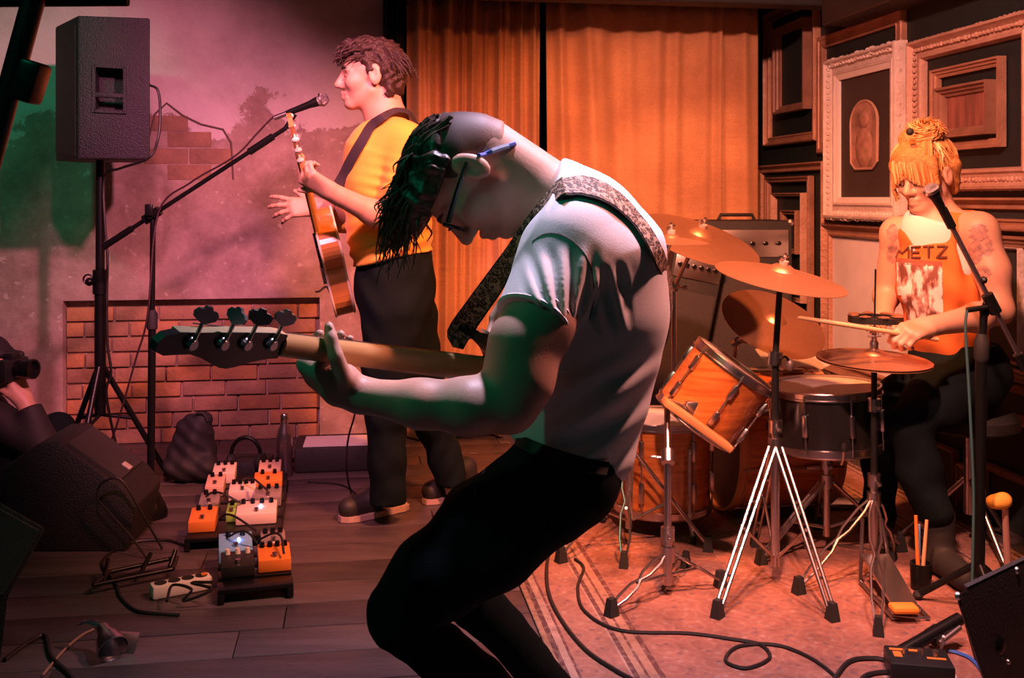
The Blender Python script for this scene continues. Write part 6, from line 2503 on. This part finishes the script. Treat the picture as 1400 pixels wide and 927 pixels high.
def monitor(label, poly, o, ex, depth, face, bolts=(), drop=1.0):
    """profile polygon extruded; face = index of the edge that carries the grille"""
    depth = np.asarray(depth, float)
    ex = np.asarray(ex, float)
    o = np.asarray(o, float)
    A = [o + ex * x + UP * z for x, z in poly]
    c = sum(A) / len(A) + depth / 2
    t = thing('stage_monitor', label, 'stage monitor', (c[0], c[1], 0))
    bm = bmesh.new()
    va = [bm.verts.new(p) for p in A]
    Bk = [p * (1, 1, drop) + depth for p in A]
    vb = [bm.verts.new(p) for p in Bk]
    n = len(A)
    bm.faces.new(va[::-1])
    bm.faces.new(vb)
    for i in range(n):
        bm.faces.new((va[i], va[(i + 1) % n], vb[(i + 1) % n], vb[i]))
    bmesh.ops.recalc_face_normals(bm, faces=bm.faces[:])
    bmesh.ops.bevel(bm, geom=bm.edges[:], offset=0.008, segments=2, affect='EDGES', profile=0.5)
    bm.verts.index_update()
    V_ = np.array([v.co[:] for v in bm.verts])
    F_ = [tuple(v.index for v in f.verts) for f in bm.faces]
    bm.free()
    cabm = build('cabinet', V_, F_, M_mon, t)
    i, j = face, (face + 1) % n
    e = A[j] - A[i]
    no = unit(np.cross(e, depth))
    ctr = sum(A) / n
    if np.dot(no, (A[i] + A[j]) / 2 - ctr) < 0:
        no = -no
    a_, b_, c_, d_ = A[i], A[j], Bk[j], Bk[i]
    p = [a_ * .9 + c_ * .1, b_ * .9 + d_ * .1, c_ * .9 + a_ * .1, d_ * .9 + b_ * .1]
    no = unit(np.cross(b_ - a_, d_ - a_))
    no = no if no[2] > 0 else -no
    V = [q + no * 0.0 for q in p] + [q + no * 0.008 for q in p]
    build('grille', V, [(0, 1, 2, 3), (4, 5, 6, 7), (0, 1, 5, 4), (1, 2, 6, 5), (2, 3, 7, 6), (3, 0, 4, 7)], M_grl, t, False)
    mb = MB()
    q = (p[1] + p[2]) / 2 + no * 0.011 - e * 0.08
    mb.bbox(q, (0.035, 0.035, 0.006), np.stack([unit(depth), unit(e), no], 1), 0.002)
    mb.build('badge', M_fwhite, t)
    for b in bolts:
        mb = MB()
        mb.lathe([(0, 0.004), (0.008, 0.003), (0.011, 0.0), (0.011, -0.004), (0, -0.004)], b, (0, -1, 0), 14)
        mb.build('bolt', M_steel, cabm)
    return t


ym = 3.47
X = lambda u, y: (u - 700) * y / F
Z = lambda v, y: CH - (v - HY) * y / F
monitor('wedge stage monitor with mesh grille beneath the loudspeaker pole', [(X(8, ym), 0.0), (X(4, ym), Z(640, ym)), (X(52, ym), Z(607, ym)), (X(78, ym), Z(604, ym)), (X(168, ym), Z(668, ym)), (X(186, ym), Z(692, ym)), (X(172, ym), 0.0)],
        (0, ym, 0), (1, 0, 0), (-0.02, 0.31, 0), 3)
ym = 2.62
monitor('wedge stage monitor with flat end panel at the stage edge', [(X(-170, ym), 0.0), (X(-170, ym), Z(730, ym)), (X(-25, ym), Z(672, ym)), (X(63, ym), Z(722, ym)), (X(12, ym), Z(816, ym)), (X(0, ym), 0.0)],
        (0, ym, 0), (1, 0, 0), (-0.30, 0.42, 0), 1, (), 0.42)
mb = MB()
mb.prism([(X(-150, ym), Z(745, ym)), (X(-22, ym), Z(683, ym)), (X(54, ym), Z(725, ym)), (X(6, ym), Z(812, ym)), (X(-150, ym), Z(830, ym))], (0, ym - 0.006, 0), (1, 0, 0), UP, (0, 0.012, 0))
mb.build('end_panel', M_grl, [o for o in ORIG if o.name == 'stage_monitor.001'][0], False)
# the one on the right: rear panel towards the camera, grille sloping down towards the drummer
t = thing('stage_monitor', 'black wedge stage monitor with bolted rear panel below the drummer', 'stage monitor', (1.2, 2.4, RZ))
rdir = unit((0.235, 0.19, 0))
TL = np.array((0.895, 2.07, 0.40))
TR = TL + rdir * 0.62
BL = np.array((1.035, 2.10, RZ))
BR = np.array((TR[0] + 0.03, TR[1] + 0.03, RZ))
dv = np.array((0.17, 0.30, 0.0))
V_ = [TL, TR, BR, BL, TL + dv + (0, 0, -0.27), TR + dv + (0, 0, -0.27), BR + dv, BL + dv]
bm = bmesh.new()
vv = [bm.verts.new(q) for q in V_]
for f in ((3, 2, 1, 0), (4, 5, 6, 7), (0, 1, 5, 4), (1, 2, 6, 5), (2, 3, 7, 6), (3, 0, 4, 7)):
    bm.faces.new([vv[i] for i in f])
bmesh.ops.recalc_face_normals(bm, faces=bm.faces[:])
bmesh.ops.bevel(bm, geom=bm.edges[:], offset=0.010, segments=2, affect='EDGES', profile=0.5)
bm.verts.index_update()
cabm = build('cabinet', [v.co[:] for v in bm.verts], [tuple(v.index for v in f.verts) for f in bm.faces], M_mon, t)
bm.free()
g0 = [TL * 0.92 + TR * 0.08, TR * 0.92 + TL * 0.08, TR * 0.92 + TL * 0.08 + dv * 0.9 + (0, 0, -0.243), TL * 0.92 + TR * 0.08 + dv * 0.9 + (0, 0, -0.243)]
gn_ = unit(np.cross(TR - TL, dv + (0, 0, -0.27)))
gn_ = gn_ if gn_[2] > 0 else -gn_
build('grille', g0 + [q + gn_ * 0.008 for q in g0], [(0, 1, 2, 3), (4, 5, 6, 7), (0, 1, 5, 4), (1, 2, 6, 5), (2, 3, 7, 6), (3, 0, 4, 7)], M_grl, t, False)
pn_ = unit(np.cross(TR - TL, BL - TL))
pn_ = pn_ if pn_[1] < 0 else -pn_
ct_ = bvh(V_, [(0, 1, 2, 3)])
for (u, v, r_) in ((1311, 815, 0.009), (1391, 780, 0.009), (1368, 882, 0.02), (1378, 905, 0.006)):
    q = shoot(ct_, u, v, 0.0)
    if q is not None:
        mb = MB()
        mb.lathe([(0, 0.005), (r_ * 0.7, 0.004), (r_, 0.0), (r_, -0.004), (0, -0.004)], q, pn_, 14)
        mb.build('bolt' if r_ < 0.015 else 'socket', M_steel if r_ < 0.015 else M_black, cabm)

# ------------------------------------------------------------------ pedal boards and pedals
def board(label, c0, c1, w):
    """flat tray from floor point c0 (front centre) to c1 (back centre)"""
    d = unit(c1 - c0)
    s_ = np.cross(d, UP)
    ln = np.linalg.norm(c1 - c0)
    t = thing('pedalboard', label, 'pedalboard', (c0 + c1) / 2)
    R = np.stack([s_, d, UP], 1)
    for k in range(4):
        mb = MB()
        q = ln * (k + 0.5) / 4
        mb.bbox(c0 + d * q + UP * 0.036, (w, ln / 4 - 0.02, 0.012), R, 0.003)
        mb.build('rail', M_black, t)
    for s in (-1, 1):
        mb = MB()
        mb.bbox((c0 + c1) / 2 + s_ * s * (w / 2 - 0.01) + UP * 0.016, (0.02, ln - 0.01, 0.03), R, 0.003)
        mb.build('side_rail', M_black, t)
    return d, s_, R


PC = {'white': mat('pedal_white', (0.70, 0.58, 0.52), 0.4), 'orange': mat('pedal_orange', (0.72, 0.22, 0.04), 0.4), 'blue': mat('pedal_blue', (0.20, 0.50, 0.95), 0.35), 'black': mat('pedal_black', (0.016, 0.016, 0.017), 0.4),
      'silver': mat('pedal_silver', (0.55, 0.48, 0.45), 0.3, 0.7), 'cream': mat('pedal_cream', (0.62, 0.42, 0.32), 0.45), 'green': mat('pedal_green', (0.25, 0.5, 0.08), 0.4)}
M_led = mat('led_blue', (0.2, 0.4, 1.0), 0.4, emit=((0.25, 0.5, 1.0), 20.0))


def pedal(col, label, c, R, size, knobs=3, led=False):
    c = np.asarray(c, float)
    w, l, h = size
    t = thing('effects_pedal', label, 'effects pedal', c, 'pedals on the boards')
    mb = MB()
    bmv = [(-w / 2, -l / 2, 0), (w / 2, -l / 2, 0), (w / 2, l / 2, 0), (-w / 2, l / 2, 0), (-w / 2, -l / 2, h * 0.7), (w / 2, -l / 2, h * 0.7), (w / 2, l / 2, h), (-w / 2, l / 2, h)]
    bm = bmesh.new()
    vv = [bm.verts.new(q) for q in bmv]
    for f in ((3, 2, 1, 0), (4, 5, 6, 7), (0, 1, 5, 4), (1, 2, 6, 5), (2, 3, 7, 6), (3, 0, 4, 7)):
        bm.faces.new([vv[i] for i in f])
    bmesh.ops.bevel(bm, geom=bm.edges[:], offset=0.004, segments=2, affect='EDGES', profile=0.5)
    bm.verts.index_update()
    V_ = np.array([v.co[:] for v in bm.verts]) @ R.T + c
    F_ = [tuple(v.index for v in f.verts) for f in bm.faces]
    bm.free()
    body_ = build('housing', V_, F_, PC[col], t)
    for k in range(knobs):
        mb = MB()
        p = c + R @ np.array(((k - (knobs - 1) / 2) * w / (knobs + 0.3), l * 0.30, h * 0.94))
        mb.cyl(p, p + R @ np.array((0, 0, 0.016)), 0.0085, 0.007, 10)
        mb.build('knob', M_black if col != 'black' else M_white, body_)
    mb = MB()
    p = c + R @ np.array((0, -l * 0.30, h * 0.76))
    mb.cyl(p, p + R @ np.array((0, 0, 0.012)), 0.008, n=10)
    mb.build('footswitch', M_chrome, body_)
    if led:
        mb = MB()
        mb.ball(c + R @ np.array((w * 0.1, 0.0, h * 0.92)), 0.0055, 8)
        mb.build('led', M_led, body_)


A0, A1 = G(318, 752), G(340, 662)
dA, sA, RA = board('long pedalboard crowded with effects pedals on the dark stage boards', A0, A1, 0.32)
B0, B1 = G(350, 824), G(345, 765)
dB, sB, RB = board('short pedalboard with a blue pedal in front of the long pedalboard', B0, B1, 0.22)
zb_ = 0.043
lnA = np.linalg.norm(A1 - A0)
for q, off, col, sz, kn, led, lab in (
        (0.90, -0.09, 'white', (0.09, 0.11, 0.06), 3, False, 'white pedal at the far end of the long board'),
        (0.92, 0.09, 'cream', (0.09, 0.10, 0.06), 3, False, 'cream pedal at the far end of the long board beside the bottle'),
        (0.74, 0.09, 'orange', (0.11, 0.09, 0.05), 2, False, 'orange pedal in the right row of the long board, behind the silver one'),
        (0.70, -0.11, 'cream', (0.07, 0.12, 0.055), 2, False, 'narrow cream pedal in the left row of the long board'),
        (0.58, 0.0, 'white', (0.10, 0.09, 0.05), 4, False, 'white pedal in the middle of the long board'),
        (0.47, 0.10, 'silver', (0.10, 0.10, 0.05), 3, False, 'silver pedal in the right row of the long board'),
        (0.42, -0.11, 'silver', (0.07, 0.11, 0.05), 2, False, 'narrow silver pedal in the left row of the long board'),
        (0.22, 0.07, 'white', (0.14, 0.11, 0.055), 4, True, 'wide white pedal with lit blue lamp on the long board'),
        (0.16, -0.11, 'orange', (0.09, 0.12, 0.055), 2, False, 'orange pedal with black knobs at the near corner of the long board'),
        (0.26, -0.02, 'green', (0.035, 0.09, 0.045), 1, False, 'tiny green pedal between wider pedals on the long board')):
    pedal(col, lab, A0 + dA * lnA * q + sA * off + UP * zb_, RA, sz, kn, led)
lnB = np.linalg.norm(B1 - B0)
for q, off, col, sz, kn, led, lab in (
        (0.78, -0.055, 'blue', (0.105, 0.12, 0.06), 2, True, 'light blue pedal with lit lamp on the short board'),
        (0.88, 0.065, 'silver', (0.08, 0.09, 0.05), 3, False, 'silver pedal behind the orange one on the short board'),
        (0.40, -0.05, 'black', (0.10, 0.10, 0.05), 3, False, 'black pedal with white knobs on the short board'),
        (0.46, 0.06, 'orange', (0.10, 0.11, 0.055), 4, False, 'bright orange pedal with a row of knobs on the short board')):
    pedal(col, lab, B0 + dB * lnB * q + sB * off + UP * zb_, RB, sz, kn, led)
# patch cables
rp = random.Random(4)
for k, (u0, v0, u1, v1) in enumerate(((282, 690, 330, 700), (330, 668, 366, 682), (300, 722, 350, 738), (352, 752, 388, 770), (310, 748, 352, 756))):
    a, b = G(u0, v0, 0.07), G(u1, v1, 0.07)
    a[2] += 0.03
    b[2] += 0.03
    mid = (a + b) / 2 + np.array((rp.uniform(-.03, .03), rp.uniform(-.04, .04), 0.045))
    o_ = cable(('patch cable over the left row of the long board', 'patch cable at the far end of the long board', 'patch cable over the near end of the long board', 'patch cable hanging over the edge of the short board', 'patch cable joining the short board to the long board')[k], [a, mid * 0.7 + a * 0.3, mid * 0.7 + b * 0.3, b], 0.0038)
# power strip
t = thing('power_strip', 'white power strip lying beside the short pedalboard', 'power strip', G(258, 808))
c0_, c1_ = G(206, 818), G(288, 802)
d = unit(c1_ - c0_)
R = np.stack([d, np.cross(UP, d), UP], 1)
ln = np.linalg.norm(c1_ - c0_)
mb = MB()
mb.bbox((c0_ + c1_) / 2 + UP * 0.02, (ln, 0.055, 0.04), R, 0.008)
ps_ = mb.build('housing', M_white, t)
for k in range(4):
    mb = MB()
    mb.lathe([(0.018, 0.0), (0.018, 0.002), (0.016, 0.002), (0.015, 0.0005), (0, 0.0005)], c0_ + d * ln * (k + 0.7) / 4.4 + UP * 0.0402, (0, 0, 1), 16)
    mb.build('socket', M_rubber, ps_)
mb = MB()
mb.bbox(c1_ - d * 0.02 + UP * 0.042, (0.02, 0.014, 0.008), R, 0.002)
mb.build('switch', PC['orange'], ps_)
cable('black cable coiled over the white power strip', [G(228, 822, 0.03), G(236, 800, 0.05), G(262, 806, 0.05), G(250, 822, 0.02), G(290, 806, 0.05), G(262, 797, 0.05), G(290, 796, 0.055)], 0.0045)
# folded black rack beside it
t = thing('folded_stand', 'low folded black metal stand lying left of the power strip', 'folding stand', G(180, 792))
for k, (a, b, z) in enumerate((((128, 800), (236, 778), 0.03), ((150, 782), (242, 762), 0.03), ((128, 800), (150, 782), 0.03), ((236, 778), (242, 762), 0.03), ((140, 798), (148, 765), 0.06), ((190, 788), (206, 757), 0.06), ((232, 775), (240, 752), 0.06))):
    mb = MB()
    mb.cyl(G(*a, z if k < 4 else 0.02), G(*b, z), 0.007)
    mb.build('bar', M_black, t)
cable('black cable winding behind the power strip toward the monitors', [G(245, 843), G(215, 841), G(185, 836), G(165, 818), G(158, 800), G(140, 770), G(175, 745), G(225, 740), G(252, 747)], 0.005)
cable('black cable loop rising beside the boom stand base', [G(200, 764), P(180, 735, 3.43), P(150, 702, 3.43), P(133, 680, 3.43), P(140, 660, 3.43), P(165, 656, 3.43), P(190, 695, 3.44), G(222, 752)], 0.004)
cable('black cable stretched along the stage edge past the wedge monitors', [G(6, 905), G(40, 880), G(62, 872), G(70, 900), G(95, 925), G(120, 960)], 0.006)
cable('thin pale cable running below the shiny clamp lamp', [G(58, 925), G(88, 890), G(112, 870), G(128, 862)], 0.0035, mat('cable_ochre', (0.30, 0.18, 0.12), 0.5))

# clamp lamp lying on the floor
t = thing('clamp_lamp', 'small shiny metal clamp lamp lying on the stage floor', 'lamp', G(150, 885))
lc_ = G(150, 878, 0.045)
ax = unit((0.55, -0.62, -0.35))
mb = MB()
mb.lathe([(0.010, 0.065), (0.017, 0.055), (0.019, 0.035), (0.032, 0.012), (0.040, -0.025), (0.038, -0.027), (0.03, 0.010), (0.014, 0.03), (0.0, 0.04)], lc_, -ax, 24)
mb.build('shade', M_chrome, t)
mb = MB()
mb.tube(spline([lc_ - ax * 0.06, lc_ - ax * 0.075 + (-0.03, 0.0, 0.0), lc_ - ax * 0.06 + (-0.075, 0.02, -0.005)], 5), [0.010] * 4 + [0.008] * 4 + [0.004] * 3, 8)
mb.build('handle', M_steel, t)
mb = MB()
mb.add([G(162, 893, 0.0) + q for q in ((-.03, 0, 0), (.04, 0, 0), (.05, .01, .045), (-.02, .01, .05), (-.03, .012, 0), (.04, .012, 0), (.05, .022, .045), (-.02, .022, .05))], [(0, 1, 2, 3), (7, 6, 5, 4), (0, 4, 5, 1), (1, 5, 6, 2), (2, 6, 7, 3), (3, 7, 4, 0)])
mb.build('clamp', M_steel, t, False)

# ------------------------------------------------------------------ things by the back wall
t = thing('backpack', 'black backpack standing on the floor below the brick recess', 'bag', G(262, 655))
yb = G(262, 655)[1]
S = Shape()
S.ell(P(262, 625, yb), (0.105, 0.085, 0.12), None, 0.03)
S.ell(P(268, 596, yb), (0.075, 0.07, 0.10), None, 0.03)
S.cap(P(252, 585, yb), P(283, 574, yb), 0.03, 0.025, 0.03)
S.cap(P(240, 640, yb - 0.05), P(285, 640, yb - 0.05), 0.05, 0.05, 0.03)
S.cut((0, 0, 0.002), (0, 0, -1))
S.disp(lambda p: 0.006 * np.sin(p[:, 0] * 70 + p[:, 2] * 40) * np.sin(p[:, 2] * 60))
bg, _, _ = build_sdf('bag', S, M_blackmat, t, 0.008)
mb = MB()
mb.tube(spline([P(262, 578, yb - .03), P(268, 566, yb - .03), P(278, 566, yb - .03), P(284, 576, yb - .03)], 4), 0.006, 6)
mb.build('strap', M_blackmat, t)
# headphones
t = thing('headphones', 'black headphones with a shiny band resting beside the backpack', 'headphones', G(336, 652))
hpc = P(336, 622, 4.36)
mb = MB()
mb.tube([hpc + np.array((0.062 * math.cos(a), 0.0, 0.075 * math.sin(a))) for a in np.linspace(-0.25, math.pi + 0.25, 19)], 0.009, 8)
mb.build('headband', M_black, t)
for s_ in (-1, 1):
    mb = MB()
    c_ = hpc + np.array((s_ * 0.062, 0, -0.03))
    mb.lathe([(0, -0.018), (0.03, -0.016), (0.038, -0.005), (0.038, 0.012), (0.025, 0.018), (0, 0.018)], c_, (s_, -0.25, 0), 18)
    mb.build('ear_cup', M_blackmat, t)
t = MB()
t.bbox(G(338, 648) + (0, 0.02, 0.034), (0.19, 0.16, 0.066), None, 0.01)
tag(t.build('equipment_case', M_tolex), 'low black equipment case under the headphones', 'case')
# bottle
bt = thing('water_bottle', 'slim steel water bottle standing before the brick recess', 'bottle', G(389, 650))
bb = G(389, 650)
mb = MB()
mb.lathe([(0, 0), (0.032, 0), (0.035, 0.006), (0.035, 0.165), (0.031, 0.19), (0.018, 0.222), (0.016, 0.235), (0, 0.236)], bb, (0, 0, 1), 24)
mb.build('flask', mat('bottle_steel', (0.30, 0.26, 0.28), 0.28, 0.9), bt)
mb = MB()
mb.lathe([(0.0165, 0.232), (0.0175, 0.236), (0.0175, 0.262), (0.015, 0.266), (0, 0.266)], bb, (0, 0, 1), 18)
mb.build('cap', M_chrome, bt)
# flat case with lavender sheet
fc0 = G(458, 648)
mb = MB()
Rw = np.stack([BX, -BN, UP], 1)
mb.bbox((fc0[0], fc0[1] + 0.16, 0.055), (0.40, 0.26, 0.11), Rw, 0.012)
tag(mb.build('equipment_case', M_tolex), 'flat black case carrying a pale paper sheet by the wall', 'case')
mb = MB()
cc_ = np.array((fc0[0] - 0.0, fc0[1] + 0.13, 0.1135))
mb.box(cc_, (0.31, 0.18, 0.006), np.array(Matrix.Rotation(0.12, 3, 'Z')))
tag(mb.build('paper_sheet', mat('paper_white', (0.74, 0.73, 0.72), 0.6), None, False), 'pale paper sheet lying on the flat black case by the wall', 'paper')
mb = MB()
for k, a in enumerate(((378, 632, 432, 632), (378, 632, 378, 612))):
    pass
mb.bbox(G(400, 640) + (0, 0.03, 0.03), (0.10, 0.03, 0.02), None, 0.004)
tag(mb.build('wood_offcut', M_wood), 'small pale wood offcut lying behind the water bottle', 'wood block')
cable('guitar cable hanging from the guitarist down to the floor', [P(482, 520, 3.95), P(486, 560, 3.95), P(476, 600, 3.98), P(474, 640, 4.0), G(480, 672), G(500, 690), G(470, 665), G(420, 660)], 0.004)

# ------------------------------------------------------------------ cables on the rug
cable('black cable snaking from the tom stand across the rug', [G(752, 712, RZ), G(756, 738, RZ), G(748, 772, RZ), G(750, 812, RZ), G(768, 850, RZ), G(800, 890, RZ), G(840, 918, RZ), G(880, 940, RZ)], 0.0055)
cable('long thin cable curling in a loop on the rug near the drums', [G(786, 766, RZ), G(798, 778, RZ), G(790, 805, RZ), G(800, 838, RZ), G(848, 864, RZ), G(940, 868, RZ), G(1000, 876, RZ), G(1040, 884, RZ), G(1052, 902, RZ), G(1020, 916, RZ), G(992, 905, RZ), G(1010, 886, RZ), G(1060, 884, RZ), G(1105, 900, RZ), G(1140, 925, RZ), G(1160, 950, RZ)], 0.0048)
cable('thick black cable coiled beside the stomp box at the rug edge', [G(1135, 940, RZ), G(1160, 908, RZ), G(1195, 903, RZ), G(1218, 908, RZ)], 0.006)
cable('second thick black cable coiled beside the stomp box', [G(1165, 955, RZ), G(1182, 928, RZ), G(1212, 922, RZ), G(1222, 928, RZ)], 0.006)
cable('blue cable lying against the black stage monitor', [G(1296, 892, RZ), G(1312, 896, RZ), G(1330, 905, RZ), G(1345, 925, RZ), G(1350, 950, RZ)], 0.005, mat('cable_blue', (0.04, 0.14, 0.50), 0.45))
cable('thin white cable dropping to the stomp box', [P(1290, 870, 2.58), P(1288, 880, 2.6), G(1286, 902, RZ), G(1300, 912, RZ), G(1308, 935, RZ)], 0.0035, M_white)
# stomp box
t = thing('stomp_box', 'black stomp box with orange print at the rug edge', 'effects pedal', G(1252, 925, RZ))
sbc = G(1256, 924, RZ)
Rs = np.array(Matrix.Rotation(-0.18, 3, 'Z'))
mb = MB()
mb.bbox(sbc + UP * 0.025, (0.15, 0.11, 0.05), Rs, 0.006)
hb = mb.build('housing', M_black2, t)
mb = MB()
for (dx, dy, w, h) in ((-0.03, 0.028, 0.07, 0.012), (0.04, -0.01, 0.045, 0.01), (-0.05, 0.0, 0.02, 0.03)):
    mb.box(sbc + Rs @ np.array((dx, dy, 0.0505)), (w, h, 0.001), Rs)
    mb.build('printed_stripe', PC['orange'], hb, False)
    mb = MB()
for k in range(3):
    mb = MB()
    p = sbc + Rs @ np.array((-0.03 + 0.035 * k, 0.006, 0.05))
    mb.cyl(p, p + UP * 0.014, 0.008, 0.007, 10)
    mb.build('knob', M_steel, hb)
# fallen stand leg near it
t = thing('microphone_stand', 'short black microphone stand lying flat next to the stomp box', 'microphone stand', G(1265, 880, RZ))
mb = MB()
mb.cyl(P(1228, 894, 2.64), P(1312, 846, 2.72), 0.017)
mb.build('pole', M_black, t)
mb = MB()
mb.cyl(P(1284, 880, 2.66), P(1312, 858, 2.7), 0.008)
mb.build('boom_arm', M_steel, t)
mb = MB()
mb.cyl(P(1272, 872, 2.69), P(1284, 864, 2.70), 0.023)
mb.build('clutch', M_rubber, t)
# mallet with yellow head
t = thing('mallet', 'upright mallet with round yellow head behind the black monitor', 'mallet', G(1371, 800))
mb = MB()
mb.cyl(G(1379, 800, RZ), P(1374, 694, 3.05), 0.012, 0.009)
mb.build('handle', mat('mallet_handle', (0.62, 0.40, 0.34), 0.5), t)
mb = MB()
S = Shape()
S.ell(P(1363, 686, 3.05), (0.032, 0.026, 0.022), None, 0.01)
S.ell(P(1372, 684, 3.05), (0.024, 0.024, 0.024), None, 0.01)
build_sdf('mallet_head', S, mat('yellow_felt', (0.78, 0.42, 0.05), 0.8), t, 0.005)
# sticks in a holder by the hi-hat
t = thing('stick_holder', 'black stick holder clamped low behind the hi-hat', 'stick holder', P(1259, 770, 3.12))
hb_ = P(1259, 775, 3.12)
mb = MB()
mb.lathe([(0.0, 0.0), (0.03, 0.0), (0.032, 0.08), (0.028, 0.08), (0.026, 0.006), (0, 0.006)], (hb_[0], hb_[1], RZ), (0, 0, 1), 16)
mb.build('cup', M_black, t)
for k, (u0, u1, m_, lab) in enumerate(((1256, 1252, PC['orange'], 'orange drumstick in the holder, next to the blue tipped stick'), (1262, 1267, M_stick, 'plain drumstick standing in the stick holder'), (1259, 1256, PC['blue'], 'blue tipped drumstick standing in the stick holder'))):
    mb = MB()
    mb.cyl((X(u0, 3.12), 3.12 + 0.01 * k, RZ + 0.012), P(u1, 705 + 6 * k, 3.12 + 0.012 * k), 0.0065, 0.005, 8)
    tag(mb.build('drumstick', m_), lab, 'drumstick')

# ------------------------------------------------------------------ lighting boom at the top left
t = thing('lighting_boom', 'black lighting boom with clamp slanting past the loudspeaker', 'lighting boom', P(20, 130, 1.75))
mb = MB()
top_ = P(62, -60, 1.75)
mb.cyl(top_, P(-22, 250, 1.72), 0.019)
mb.build('pole', M_black, t)
mb = MB()
mb.bbox(P(42, 112, 1.72), (0.04, 0.05, 0.07), np.array(Matrix.Rotation(0.3, 3, 'Y')), 0.008)
mb.cyl(P(20, 106, 1.73), P(54, 96, 1.72), 0.008)
mb.build('clamp', M_black, t)
mb = MB()
mb.cyl(P(-120, 2, 1.76), P(175, 0, 1.78), 0.011)
mb.build('cross_bar', M_black, t)
mb = MB()
mb.cyl(P(48, 0, 1.75), np.array((P(48, 0, 1.75)[0], 1.75, 2.62)), 0.019)
mb.build('drop_pipe', M_black, t)

# ------------------------------------------------------------------ photographer sitting at the stage edge
pp_ = thing('person', 'photographer in black jacket and cap crouching behind the wedge monitor', 'person', (-2.0, 4.02, 0))
yp = 4.07
S = Shape()
PO = P(-16, 502, yp)
PA = frame3((0.97, -0.25, 0.05))
PL = head_shape(S, PO, PA, 0.98)
S.cap(PL(-0.02, 0, -0.05), P(-28, 560, yp), 0.05, 0.06, 0.03)
S.chain([(P(-30, 565, yp), 0.09), (P(-30, 640, yp), 0.10)], 0.03)
w1 = P(33, 548, yp - 0.13)
S.chain([(P(58, 600, yp - 0.16), 0.038), (w1, 0.028)], 0.02)
hand_shape(S, w1, P(22, 522, yp - 0.13) - w1, (0.75, -0.5, -0.1), 1, [(30, 50, 30), (36, 50, 30), (42, 50, 30), (48, 50, 30)], 0.05, None, 1.05)
pb_, _, _ = build_sdf('body', S, M_skin2, pp_, 0.0065)
Jk = Shape()
Jk.chain([(P(-30, 572, yp), 0.12), (P(-35, 660, yp), 0.17), (P(-35, 700, yp), 0.17)], 0.04)
Jk.chain([(P(-5, 575, yp - 0.14), 0.075), (P(58, 612, yp - 0.17), 0.062)], 0.03)
L_ = Shape()
L_.cap(P(60, 612, yp - 0.17), P(34, 545, yp - 0.14), 0.06, 0.045, 0.02)
L_.cut(P(40, 558, yp - 0.14), P(33, 540, yp - 0.13) - P(60, 612, yp - 0.17))
Jk.add(L_, 0.03)
Jk.cut((0, 0, 0.004), (0, 0, -1))
build_sdf('jacket', Jk, M_blackmat, pp_, 0.009)
Lg = Shape()
for s_ in (-0.1, 0.12):
    Lg.chain([(P(-30, 690, yp + s_), 0.09), ((-1.86, yp + s_, 0.25), 0.065), ((-1.94, yp + s_, 0.06), 0.055)], 0.03)
Lg.cut((0, 0, 0.004), (0, 0, -1))
build_sdf('trousers', Lg, M_jeans, pp_, 0.010)
Cp = Shape()
Cp.ell(PL(-0.012, 0, 0.055), np.array((0.104, 0.084, 0.08)), PA, 0.01)
Cp.cap(PL(0.08, -0.03, 0.055), PL(0.155, 0.0, 0.048), 0.018, 0.012, 0.02)
Cp.cap(PL(0.08, 0.03, 0.055), PL(0.155, 0.0, 0.048), 0.018, 0.012, 0.02)
Cp.cut(PL(0, 0, 0.042), -PA[2])
build_sdf('cap', Cp, M_blackmat, pp_, 0.007)
ca = thing('camera', 'black camera with lens held up by the photographer', 'camera', P(22, 518, yp - 0.12))
cd = unit((0.97, -0.25, 0.05))
Rc = np.stack([cd, np.cross(UP, cd), UP], 1)
cc_ = P(16, 505, yp - 0.14)
mb = MB()
mb.bbox(cc_, (0.055, 0.13, 0.085), Rc, 0.01)
mb.bbox(cc_ + UP * 0.05, (0.045, 0.05, 0.03), Rc, 0.008)
mb.build('camera_body', M_black2, ca)
mb = MB()
mb.lathe([(0, 0.0), (0.034, 0.0), (0.034, 0.04), (0.038, 0.045), (0.038, 0.075), (0.03, 0.075), (0.026, 0.06), (0, 0.058)], cc_ + cd * 0.025, cd, 20)
mb.build('lens', M_black, ca)
